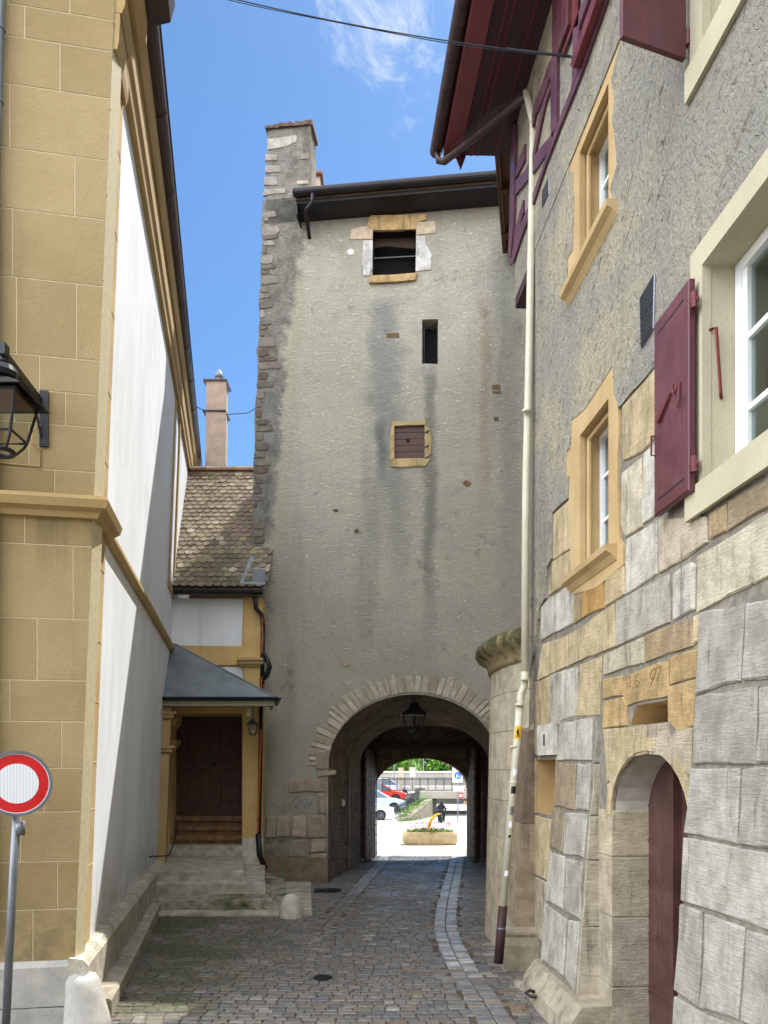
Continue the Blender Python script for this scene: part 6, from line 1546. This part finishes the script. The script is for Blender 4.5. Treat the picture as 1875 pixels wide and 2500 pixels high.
# ================================================================ THE SQUARE BEYOND THE GATE
def bpt(zx, zy, y): px, py = z7(zx, zy); return Vector(((px-CX)/FPX*y, y, EYE+(HOR-py)/FPX*y))
def planter():
    y = 26.0; c = bpt(925, 1420, y); g = zg(y)
    t = thing('flower_planter', 'double-lobed sandstone flower trough in the sunny square beyond the arch', 'planter', (c.x, y+.4, g))
    w = .92; h = .42
    def out(k, s):
        P = []
        for i in range(40):
            a = i*2*math.pi/40; x = w*math.copysign(abs(math.cos(a))**.45, math.cos(a)); yy = .42*math.copysign(abs(math.sin(a))**.5, math.sin(a))
            yy *= 1-.28*math.exp(-(x/.13)**2); P.append((x*s, yy*s))
        return P
    R2 = lambda s, z: [Vector((c.x+x, y+.4+yy, g+z)) for x, yy in out(0, s)]
    bm = B(); loft(bm, [R2(.90, 0), R2(.97, .06), R2(1.0, .18), R2(1.0, .205), R2(.992, .21), R2(1.0, .215), R2(.99, .34), R2(.93, h), R2(.84, h), R2(.82, h-.08)]); obj('trough', bm, simple('planter_sandstone', C(206, 182, 140), .85, 0, .2, 5, .4), t, False)
    bm = B(); loft(bm, [R2(.83, h-.09), R2(.83, h-.07)]); obj('soil', bm, M_OLDWOOD, t)
    ml = M('bedding_leaves', .6); ml.col(ml.mix(ml.mr(ml.noise(9), .35, .65), C(70, 110, 34), C(120, 150, 50))); ml.b.inputs['Transmission Weight'].default_value = 0
    b1, b2 = B(), B(); rs = random.Random(3)
    for i in range(1500):
        a = rs.random()*6.28; r = math.sqrt(rs.random()); p = Vector((c.x+.86*w*r*math.cos(a), y+.4+.36*r*math.sin(a), g+h-.05+rs.random()*.17*(1.1-r*.5)))
        u = Vector((rs.gauss(0, 1), rs.gauss(0, 1), rs.gauss(0, .7))).normalized(); v = u.cross(Vector((rs.gauss(0, 1), rs.gauss(0, 1), 1))).normalized(); s = .022+rs.random()*.02
        f = [b1.faces.new([b1.verts.new(p+u*s*x+v*s*.5*z) for x, z in ((-1, 0), (0, -1), (1, 0), (0, 1))])]
    obj('leaves', b1, ml.done(), t)
    mf = M('petals', .6); mf.col(mf.attr()); pcs = [C(232, 160, 200), C(214, 110, 180), C(240, 210, 228), C(220, 90, 80), C(240, 236, 236)]
    for i in range(190):
        a = rs.random()*6.28; r = math.sqrt(rs.random()); p = Vector((c.x+.84*w*r*math.cos(a), y+.4+.36*r*math.sin(a), g+h+.08+rs.random()*.22))
        cc = rs.choice(pcs); k = [b2.verts.new(p+Vector((.02*math.cos(j*1.2566+a), .02*math.sin(j*2.5)*.6, .02*math.sin(j*1.2566+a)))) for j in range(5)]
        paint(b2, [b2.faces.new(k)], cc)
    obj('blossoms', b2, mf.done(), t)
    bm = B(); A = [bpt(*q, y+.4) for q in ((905, 1150), (935, 1060), (985, 1000), (1040, 968), (1092, 965))]
    tube(bm, A, [.06, .055, .05, .035, .006], 10); tube(bm, [A[0], A[0]+Vector((0, 0, -.25))], .05, 8)
    tag(obj('bird_ornament', bm, M_YELLOW, None, True, A[0]), 'yellow curved bird-neck ornament rising from the flower trough', 'garden ornament')
planter()

def car(name, label, nose, paint_m, dz=0, h=1.45, L=4.2):
    """hatchback seen side-on, nose to the right"""
    t = thing(name, label, 'car', (0, 0, 0), 'cars parked beyond the gate')
    low = [(0, .35), (.02, .6), (.12, .72), (.55, .84), (1.15, .95), (3.6, .98), (4.05, .95), (4.2, .75), (4.2, .35), (3.6, .22), (.5, .22)]
    k = h/1.45
    def sec(pts, yy, ins=0, dz_=0): return [Vector((-x*L/4.2, yy, z*k+dz_)) for x, z in pts]
    bm = B(); sh = lambda s, y: [Vector((-(2.1+(x-2.1)*s)*L/4.2, y, (.22+(z-.22)*s)*k)) for x, z in low]
    loft(bm, [sh(.93, -.88), sh(.99, -.84), sh(1, -.7), sh(1, .7), sh(.99, .84), sh(.93, .88)]); 
    bb = bm
    cu = []
    for x in (.82, 3.35):
        cb = B(); prism(cb, [Vector((-x*L/4.2+.36*math.cos(a), -1.2, .31+.36*math.sin(a))) for a in [i*math.pi/10 for i in range(20)]], (0, 2.4, 0)); cu.append((cb, M_IRON))
    sb, ms = carve(bb, paint_m, cu); body = obj('body', sb, ms, t)
    cab = [(1.1, .93), (1.75, 1.38), (2.2, 1.45), (3.2, 1.43), (3.85, 1.05), (3.95, .96)]
    bm = B(); cs = lambda y, i: [Vector((-x*L/4.2, y*(1-.22*max(0, z-.93)/.5), z*k)) for x, z in cab]
    loft(bm, [cs(-.78, 0), cs(.78, 0)]); obj('glasshouse', bm, M_GLASSCAR, t)
    bm = B(); rf = [(1.85, 1.395), (2.2, 1.46), (3.2, 1.44), (3.4, 1.36)]
    loft(bm, [[Vector((-x*L/4.2, y, z*k)) for x, z in rf]+[Vector((-x*L/4.2, y, (z-.04)*k)) for x, z in rf[::-1]] for y in (-.62, .62)])
    for y in (-.7, .7):
        for a, b_ in (((1.1, .94), (1.85, 1.40)), ((2.45, .95), (2.4, 1.44)), ((3.4, 1.38), (3.9, .98))): tube(bm, [Vector((-a[0]*L/4.2, y*1.12, a[1]*k)), Vector((-b_[0]*L/4.2, y*.93, b_[1]*k))], .035, 6)
    obj('roof', bm, paint_m, t)
    for x in (.82, 3.35):
        for y in (-.80, .80):
            w = thing_part('wheel', t); 
            bm = B(); cx = -x*L/4.2; rr = lambda r, yy: [Vector((cx+r*math.cos(a), yy, .31+r*math.sin(a))) for a in [i*math.pi/10 for i in range(20)]]
            s = 1 if y > 0 else -1; loft(bm, [rr(.19, y+.02*s), rr(.31, y+.02*s), rr(.32, y-.08*s), rr(.31, y-.18*s)]); obj('tyre', bm, M_IRON, w)
            bm = B(); loft(bm, [rr(.2, y+.01*s), rr(.19, y+.035*s), rr(.17, y+.02*s)]);
            for j in range(7): a = j*2*math.pi/7; tube(bm, [Vector((cx, y+.03*s, .31)), Vector((cx+.18*math.cos(a), y+.03*s, .31+.18*math.sin(a)))], .018, 5)
            obj('rim', bm, M_GALV, w)
    for y in (-.6, .6):
        bm = B(); lathe(bm, [(.01, 0), (.11, .02), (.11, .10), (.01, .12)], (-.14, y, .60*k), 10); obj('headlight', bm, M_WHITEPAINT, t)
    t.location = nose; t.rotation_euler = (0, 0, 0)
    return t
M_GLASSCAR = simple('car_glass', C(46, 66, 84), .08, 0, .15, 2, 0, .8)
cw = simple('white_car_paint', C(232, 236, 240), .25, 0, .03, 2, 0, .5); cb = simple('silver_blue_car_paint', C(176, 196, 212), .25, .2, .04, 2, 0, .5)
crd = simple('red_car_paint', C(196, 54, 36), .25, 0, .06, 2, 0, .5); cg = simple('pearl_car_paint', C(214, 220, 226), .25, .1, .04, 2, 0, .5)
for (nx, ny, Y_, p_, lab) in ((385, 0, 48.0, cw, 'white hatchback, nearest parked car seen through the arch'), (565, 0, 52.5, cb, 'pale silver-blue car parked just behind the nearest white one'),
                              (575, 0, 57.0, crd, 'red car parked in the row seen through the arch'), (672, 0, 61.5, cg, 'pearl white car parked farthest, behind the red one')):
    b_ = {48.0: -.84, 52.5: -.62, 57.0: -.25, 61.5: 0.0}[Y_]
    car('parked_car', lab, (bpt(nx, 900, Y_).x, Y_, b_), p_)
bm = B(); loft(bm, [[(-14, 49.8, -.905), (.6, 49.8, -.905)], [(-14, 51.4, -.62), (1.35, 51.4, -.62)], [(-14, 55.8, -.26), (1.9, 55.8, -.26)], [(-14, 63, -.01), (2.4, 63, -.01)], [(-14, 75, -.01), (2.4, 75, -.01)]], None, False, 0, False)
loft(bm, [[(.6, 49.8, -.905), (.6, 49.8, -.95)], [(1.35, 51.4, -.62), (1.4, 51.4, -.95)], [(1.9, 55.8, -.26), (1.95, 55.8, -.95)], [(2.4, 63, -.01), (2.45, 63, -.95)]], None, False, 0, False)
tag(obj('parking_ground', bm, simple('pale_asphalt', C(168, 164, 158), .9, 0, .15, 3, .3)), kind='structure')

# stair flank wall with weeds and its wrought railing
bm = B(); Y0, Y1 = 45.5, 52.0
q = [bpt(480, 1075, Y0), bpt(480, 1030, Y0), bpt(845, 745, Y1), bpt(860, 985, Y1)]; q[0].z = q[3].z = -.95
prism(bm, q, (.5, .5, 0), C(150, 142, 128))
rs = random.Random(5)
for i in range(60):
    s = rs.random(); h_ = rs.random(); p = q[0].lerp(q[3], s).lerp(q[1].lerp(q[2], s), h_); cbox(bm, p+Vector((0, -.06, 0)), (rs.uniform(.2, .42), .12, rs.uniform(.10, .2)), .3, shade(rs.choice([C(176, 160, 138), C(150, 140, 126), C(164, 132, 108)]), rs.uniform(.8, 1.1)))
tag(obj('stair_wall', bm, M_RUBBLE, None, False, q[0]), 'rough sloping rubble wall with weeds beside the steps', 'wall')
mg = M('weed_leaves', .7); mg.col(mg.mix(mg.mr(mg.noise(1.5), .35, .65), C(58, 96, 36), C(110, 140, 60))); MG = mg.done()
bm = B()
for i in range(900):
    s = rs.random()**1.0; p = q[1].lerp(q[2], s)+Vector((rs.gauss(0, .18), rs.uniform(-.5, .3), rs.gauss(-.05, .22)))
    if i > 560: p = q[0].lerp(q[3], rs.random()*.6)+Vector((rs.gauss(0, .2), rs.uniform(-.8, 0), rs.uniform(.05, .3)))
    u = Vector((rs.gauss(0, 1), rs.gauss(0, 1), rs.gauss(0, 1))).normalized(); v = u.orthogonal(); s = .07
    bm.faces.new([bm.verts.new(p+u*s*a+v*s*.5*b_) for a, b_ in ((-1, 0), (0, -1), (1, 0), (0, 1))])
tag(obj('weeds', bm, MG, None, False, q[1]), 'weeds and grass growing over the rubble wall', 'weeds', None, 'stuff')
t = thing('stair_railing', 'ornate iron railing sloping up beside the rubble wall', 'railing', (q[1].x, Y0, -.75))
A, Bq = bpt(405, 850, 45.4), bpt(755, 600, 52); A2, B2 = bpt(400, 1040, 45.4), bpt(755, 735, 52)
bm = B(); tube(bm, [A, bpt(520, 820, 47), Bq], .035, 6); tube(bm, [A2, bpt(520, 960, 47), B2], .025, 6); obj('handrail', bm, M_IRON, t)
bm = B()
for i in range(26):
    s = i/25; a = A.lerp(Bq, s); b_ = A2.lerp(B2, s); tube(bm, [a, b_], .014, 4)
    if i < 25:
        c = A.lerp(Bq, (i+.5)/25).lerp(A2.lerp(B2, (i+.5)/25), .5); tube(bm, [c+Vector((.10*math.cos(k*.785), 0, .16*math.sin(k*.785))) for k in range(9)], .013, 4)
obj('scrollwork', bm, M_IRON, t)

# bridge deck over an underpass, fence, ledge wall behind
def bridge():
    t = thing('footbridge', 'low concrete bridge over the underpass beyond the square', 'bridge', (5, 56, -.9))
    mc = simple('grey_concrete', C(142, 136, 124), .9, 0, .25, 1.5, .4)
    Y0, Y1 = 53.0, 59.5; zt2 = bpt(0, 628, Y0).z; zl = bpt(0, 735, Y0).z; x0 = bpt(765, 0, Y0).x
    bm = B(); prism(bm, [Vector((x0, Y0, zl)), Vector((16, Y0, zl)), Vector((16, Y1, zl)), Vector((x0+1, Y1, zl))], (0, 0, zt2-zl)); obj('deck', bm, mc, t)
    xa, xb = bpt(860, 0, Y0+.4).x, bpt(1020, 0, Y0+.4).x
    bm = B(); prism(bm, [Vector((xa-1.4, Y0+.4, -1)), Vector((xb, Y0+.4, -1)), Vector((xb+.1, Y1-.4, -1)), Vector((xa-1.4, Y1-.4, -1))], (0, 0, zl+.99)); obj('abutment', bm, simple('dark_basalt', C(70, 66, 62), .9, 0, .3, 2, .4), t)
    xr = bpt(1560, 0, Y0+.4).x
    bm = B(); prism(bm, [Vector((-14, Y0+8, -1)), Vector((x0+.8, Y0+8, -1)), Vector((x0+.8, Y1+5, -1)), Vector((-14, Y1+5, -1))], (0, 0, zt2+1)); obj('terrace', bm, mc, t)
bridge()
Yf = 53.2
f_ = thing('iron_fence', 'long dark iron fence of thin bars along the bridge', 'fence', (bpt(240, 0, Yf).x, Yf, .6))
bm = B(); a, b_ = bpt(200, 425, 56), bpt(1600, 425, Yf); a2, b2 = bpt(200, 612, 56), bpt(1600, 612, Yf)
tube(bm, [a, b_], .025, 5); tube(bm, [a2, b2], .025, 5); tube(bm, [a.lerp(a2, .12), b_.lerp(b2, .12)], .02, 5); obj('rails', bm, M_IRON, f_)
bm = B()
for i in range(96): s = i/95; tube(bm, [a.lerp(b_, s), a2.lerp(b2, s)], .013 if i % 8 else .03, 4)
obj('bars', bm, M_IRON, f_)
# wall and coping behind
bm = B(); Yw = 72
prism(bm, [Vector((-16, Yw, -.9)), Vector((22, Yw, -.9)), Vector((22, Yw, bpt(0, 345, Yw).z)), Vector((-16, Yw, bpt(0, 345, Yw).z))], (0, .6, 0))
w = obj('long_wall', bm, simple('grey_wall_render', C(150, 146, 138), .9, 0, .25, .8, .4), None, False, (0, Yw, -.9)); tag(w, 'long grey stone wall running behind the iron fence', 'wall')
bm = B(); gbox(bm, lambda x, z, o: Vector((x, Yw-o, z)), -16, 22, bpt(0, 345, Yw).z, bpt(0, 325, Yw).z, -.7, .15); gbox(bm, lambda x, z, o: Vector((x, Yw-o, z)), -16, 22, .35, bpt(0, 540, Yw).z, 0, 3.0); obj('coping', bm, M_PALE, w)
for (x0, x1, yt, yb, lab, mt) in ((450, 522, 285, 580, 'cream concrete gate pillar left of its grey twin beyond the fence', M_CREAM), (620, 702, 280, 580, 'grey concrete gate pillar right of the cream one beyond the fence', M_PALE)):
    Y_ = 60.0; bm = B(); P = [bpt(x0, yb, Y_), bpt(x1, yb, Y_), bpt(x1, yt+150, Y_), bpt(x0, yt+150, Y_)]; i_ = .06
    x_0, x_1, zb_, zm, zt_2 = P[0].x, P[1].x, .35, P[2].z, bpt(x0, yt, Y_).z
    cbox(bm, ((x_0+x_1)/2, Y_+.3, (zb_+zm)/2), (x_1-x_0-.12, .4, zm-zb_)); cbox(bm, ((x_0+x_1)/2, Y_+.3, (zm+zt_2)/2), (x_1-x_0, .5, zt_2-zm-.002)); cbox(bm, ((x_0+x_1)/2, Y_+.3, zt_2+.03), (x_1-x_0+.06, .56, .055))
    tag(obj('gate_pillar', bm, mt, None, False, P[0]), lab, 'pillar', 'pillars beyond the fence')
def pole(name, lab, zx, Y_, zy0, zy1, r=.05, cat='pole', grp='thin poles beyond the fence'):
    bm = B(); a = bpt(zx, zy0, Y_); b_ = bpt(zx, zy1, Y_); tube(bm, [a, b_], [r, r*.7], 8); lathe(bm, [(r*2, -.02), (r*2, .1), (r, .12)], a, 8); return tag(obj(name, bm, M_GALV, None, False, a), lab, cat, grp)
pole('lamp_post', 'thin grey pole rising behind the middle of the iron fence', 822, 74, 500, -700)
pole('lamp_post', 'thin grey pole behind the fence near the parked cars', 382, 70, 540, -700)
# pedestrian zone sign
Y_ = 45.0; t = thing('pedestrian_sign', 'blue round pedestrian sign on a white panel and pole in the square', 'sign', (bpt(1338, 1080, Y_).x, Y_, zg(Y_)))
bm = B(); x = bpt(1338, 0, Y_).x; tube(bm, [(x, Y_, zg(Y_)), (x, Y_, bpt(0, 300, Y_).z)], .035, 8); obj('post', bm, M_GALV, t)
bm = B(); a, b_ = bpt(1255, 490, Y_), bpt(1405, 270, Y_); cbox(bm, ((a.x+b_.x)/2, Y_-.05, (a.z+b_.z)/2), (b_.x-a.x, .03, b_.z-a.z)); pn = obj('panel', bm, M_WHITEPAINT, t)
c = bpt(1335, 390, Y_); bm = B(); prism(bm, [Vector((c.x+.205*math.cos(i*.314), Y_-.067, c.z+.205*math.sin(i*.314))) for i in range(20)], (0, -.006, 0)); bd = obj('blue_disc', bm, M_BLUE, pn)
bm = B()
for dx, s in ((-.05, 1), (.07, .65)):
    for pts, r in (([(0, .11), (0, .112)], .028), ([(0, .07), (0, -.01)], .03), ([(0, -.01), (.03, -.12)], .016), ([(0, -.01), (-.03, -.12)], .016)): tube(bm, [Vector((c.x+dx+x_*s, Y_-.075, c.z+z_*s-.03*(1-s))) for x_, z_ in pts], r*s, 6)
obj('white_figures', bm, M_WHITEPAINT, bd)
bm = B(); a, b_ = bpt(1268, 622, Y_), bpt(1420, 545, Y_); cbox(bm, ((a.x+b_.x)/2, Y_-.05, (a.z+b_.z)/2), (b_.x-a.x, .02, b_.z-a.z)); pl = obj('supplementary_plate', bm, M_WHITEPAINT, t)
bm = B()
for k in (.3, .62): gbox(bm, lambda x, z, o: Vector((x, Y_-o, z)), a.x+.05, b_.x-.08, a.z+(b_.z-a.z)*k, a.z+(b_.z-a.z)*k+.03, .06, .064)
obj('text_lines', bm, M_GALV, pl)
Y_ = 52.7; a, b_ = bpt(1350, 725, Y_), bpt(1415, 650, Y_); bm = B(); cbox(bm, ((a.x+b_.x)/2, Y_-.04, (a.z+b_.z)/2), (b_.x-a.x, .03, b_.z-a.z))
s = obj('height_sign', bm, M_RED, None, False, a); tag(s, 'small red and white sign fixed to the bridge edge', 'sign'); bm = B(); cbox(bm, ((a.x+b_.x)/2, Y_-.06, (a.z+b_.z)/2), ((b_.x-a.x)*.6, .01, (b_.z-a.z)*.45)); obj('white_field', bm, M_WHITEPAINT, s)

# people
def person(lab, base, jts, edges, mats, H=1.72, group=None):
    t = thing('person', lab, 'person', base, group)
    bm = bmesh.new(); vs = {k: bm.verts.new(Vector(base)+Vector(p)*H/1.72) for k, (p, r) in jts.items()}
    for a, b_ in edges: bm.edges.new((vs[a], vs[b_]))
    keys = list(jts); me = bpy.data.meshes.new('body'); bmesh.ops.translate(bm, verts=bm.verts[:], vec=-Vector(base)); bm.to_mesh(me); bm.free()
    o = bpy.data.objects.new('body', me); COL.objects.link(o); me.materials.append(mats[0])
    md = o.modifiers.new('s', 'SKIN'); 
    for i, k in enumerate(keys): me.skin_vertices[0].data[i].radius = (jts[k][1],)*2; me.skin_vertices[0].data[i].use_root = (k == 'pelvis')
    sb = o.modifiers.new('u', 'SUBSURF'); sb.levels = 1; sb.render_levels = 1
    bpy.context.view_layer.update(); bake(o); o.parent = t
    me = o.data
    for m_ in mats[1:]: me.materials.append(m_)
    for p in me.polygons:
        p.use_smooth = True; z = p.center.z/(H/1.72)
        p.material_index = 0
    return t, o
def standing(lab, base, shirt, legs, skin, hairm, stride=.14, hdg=0):
    J = {'pelvis': ((0, 0, .95), .14), 'chest': ((0, 0, 1.28), .16), 'neck': ((0, 0, 1.47), .06), 'head': ((0, 0, 1.60), .10), 'crown': ((0, 0, 1.68), .07),
         'sl': ((-.17, 0, 1.40), .06), 'el': ((-.23, .05, 1.12), .045), 'wl': ((-.22, -.06, .88), .035), 'sr': ((.17, 0, 1.40), .06), 'er': ((.23, -.04, 1.12), .045), 'wr': ((.22, .1, .88), .035),
         'kl': ((-.09, -stride*.4, .50), .062), 'al': ((-.09, -stride, .08), .04), 'tl': ((-.09, -stride-.16, .03), .035), 'kr': ((.09, stride*.2, .50), .062), 'ar': ((.09, stride, .10), .04), 'tr': ((.09, stride-.14, .03), .035), 'hl': ((-.09, 0, .88), .09), 'hr': ((.09, 0, .88), .09)}
    E = [('pelvis', 'chest'), ('chest', 'neck'), ('neck', 'head'), ('head', 'crown'), ('chest', 'sl'), ('sl', 'el'), ('el', 'wl'), ('chest', 'sr'), ('sr', 'er'), ('er', 'wr'), ('pelvis', 'hl'), ('hl', 'kl'), ('kl', 'al'), ('al', 'tl'), ('pelvis', 'hr'), ('hr', 'kr'), ('kr', 'ar'), ('ar', 'tr')]
    t, o = person(lab, base, J, E, [skin, shirt, legs, hairm])
    for p in o.data.polygons:
        z = p.center.z; p.material_index = 1 if 1.0 < z < 1.46 and abs(p.center.x) < .26 else (2 if .45 < z <= 1.0 and abs(p.center.x) < .2 else (3 if z > 1.63 else 0))
    return t
SK = simple('skin', C(196, 150, 122), .6, 0, .05, 4, 0); SB = simple('pale_blue_cloth', C(150, 176, 212), .9, 0, .1, 6, 0); DK = simple('dark_cloth', C(34, 36, 44), .9, 0, .1, 6, 0); KH = simple('beige_cloth', C(196, 176, 148), .9, 0, .1, 6, 0); HR = simple('dark_hair', C(44, 34, 28), .8, 0, .1, 6, 0)
standing('person in pale blue top and dark trousers walking beyond the underpass', (bpt(1455, 0, 65).x, 65, -.9), SB, DK, SK, HR)
standing('person in beige clothes at the right edge of the far arch', (bpt(1528, 0, 66).x, 66, -.9), KH, KH, SK, HR, .1)
# dark figure crouched on a low seat-like moped
by = 44.0; bx = bpt(1085, 0, by).x; bz = zg(by)
J = {'pelvis': ((0, .10, .62), .15), 'chest': ((.0, -.05, .98), .17), 'neck': ((.0, -.12, 1.16), .06), 'head': ((.0, -.17, 1.28), .105), 'crown': ((.0, -.17, 1.36), .08),
     'sl': ((-.18, -.06, 1.06), .07), 'el': ((-.26, -.22, .84), .05), 'wl': ((-.20, -.42, .74), .04), 'sr': ((.18, -.06, 1.06), .07), 'er': ((.27, -.20, .84), .05), 'wr': ((.22, -.42, .72), .04),
     'hl': ((-.10, .08, .58), .10), 'kl': ((-.18, -.32, .56), .075), 'al': ((-.16, -.28, .14), .05), 'tl': ((-.16, -.45, .08), .04), 'hr': ((.10, .08, .58), .10), 'kr': ((.18, -.32, .56), .075), 'ar': ((.16, -.28, .14), .05), 'tr': ((.16, -.45, .08), .04)}
E = [('pelvis', 'chest'), ('chest', 'neck'), ('neck', 'head'), ('head', 'crown'), ('chest', 'sl'), ('sl', 'el'), ('el', 'wl'), ('chest', 'sr'), ('sr', 'er'), ('er', 'wr'), ('pelvis', 'hl'), ('hl', 'kl'), ('kl', 'al'), ('al', 'tl'), ('pelvis', 'hr'), ('hr', 'kr'), ('kr', 'ar'), ('ar', 'tr')]
person('person in black sitting hunched on a dark scooter behind the planter', (bx, by, bz), J, E, [DK], 1.5)
t = thing('scooter', 'small dark scooter under the hunched rider behind the planter', 'scooter', (bx, by, bz))
bm = B(); 
for dy in (-.55, .5): tube(bm, [Vector((bx, by+dy+.2*math.cos(i*.6283), bz+.22+.2*math.sin(i*.6283))) for i in range(11)], .05, 6); lathe(bm, [(.04, -.05), (.04, .05)], (bx, by+dy, bz+.22), 8)
obj('wheels', bm, M_IRON, t)
bm = B(); prism(bm, [Vector((bx-.13, by+.55, bz+.35)), Vector((bx-.13, by+.5, bz+.52)), Vector((bx-.13, by-.02, bz+.5)), Vector((bx-.13, by-.1, bz+.2)), Vector((bx-.13, by-.38, bz+.18)), Vector((bx-.13, by-.40, bz+.75)), Vector((bx-.13, by-.46, bz+.75)), Vector((bx-.13, by-.5, bz+.14)), Vector((bx-.13, by+.2, bz+.14))], (.26, 0, 0)); tube(bm, [(bx-.3, by-.42, bz+.8), (bx, by-.44, bz+.82), (bx+.3, by-.42, bz+.8)], .02, 6); obj('body_shell', bm, DK, t)

# trees behind
mt = M('tree_leaves', .55); a_ = mt.attr(); mt.col(a_); mt.b.inputs['Subsurface Weight'].default_value = 0; MT = mt.done()
MB_ = simple('bark', C(84, 70, 56), .9, 0, .3, 6, .5)
def tree(lab, x, y, h, r, seed):
    rs = random.Random(seed); t = thing('tree', lab, 'tree', (x, y, -.9), 'trees behind the long wall')
    bm = B(); tube(bm, [(x, y, -.9), (x+.1, y, h*.25), (x, y, h*.55)], [.28, .22, .10], 8)
    for i in range(7): a = rs.random()*6.28; tube(bm, [(x, y, h*rs.uniform(.12, .4)), (x+r*.5*math.cos(a), y+r*.5*math.sin(a), h*rs.uniform(.4, .75))], [.10, .03], 6)
    obj('trunk', bm, MB_, t)
    bm = B(); cl = [(Vector((x+rs.gauss(0, r*.42), y+rs.gauss(0, r*.42), rs.uniform(h*.08, h*.9))), rs.uniform(.5, 1.1)) for _ in range(46)]
    for c, s in cl:
        base = rs.choice([C(82, 130, 36), C(106, 150, 48), C(64, 104, 30), C(124, 164, 64)])
        for k in range(120):
            d = Vector((rs.gauss(0, 1), rs.gauss(0, 1), rs.gauss(0, .8))).normalized()*s*rs.uniform(.5, 1); p = c+d
            u = Vector((rs.gauss(0, 1), rs.gauss(0, 1), rs.gauss(0, 1))).normalized(); v = u.orthogonal(); w_ = rs.uniform(.09, .17)
            f = bm.faces.new([bm.verts.new(p+u*w_*a+v*w_*.6*b_) for a, b_ in ((-1, 0), (0, -1), (1, 0), (0, 1))]); paint(bm, [f], shade(base, rs.uniform(.8, 1.2)))
    obj('crown', bm, MT, t)
tree('bushy bright green tree behind the wall, left of the thin pole', bpt(560, 0, 82).x, 82, 7.5, 2.6, 1)
tree('bushy green tree behind the wall in the middle of the arch', bpt(930, 0, 84).x, 84, 8, 2.7, 2)
tree('green tree behind the wall above the blue sign', bpt(1200, 0, 80).x, 80, 7, 2.3, 3)
tree('pale green tree farthest left behind the wall', bpt(300, 0, 90).x, 90, 7, 2.5, 4)
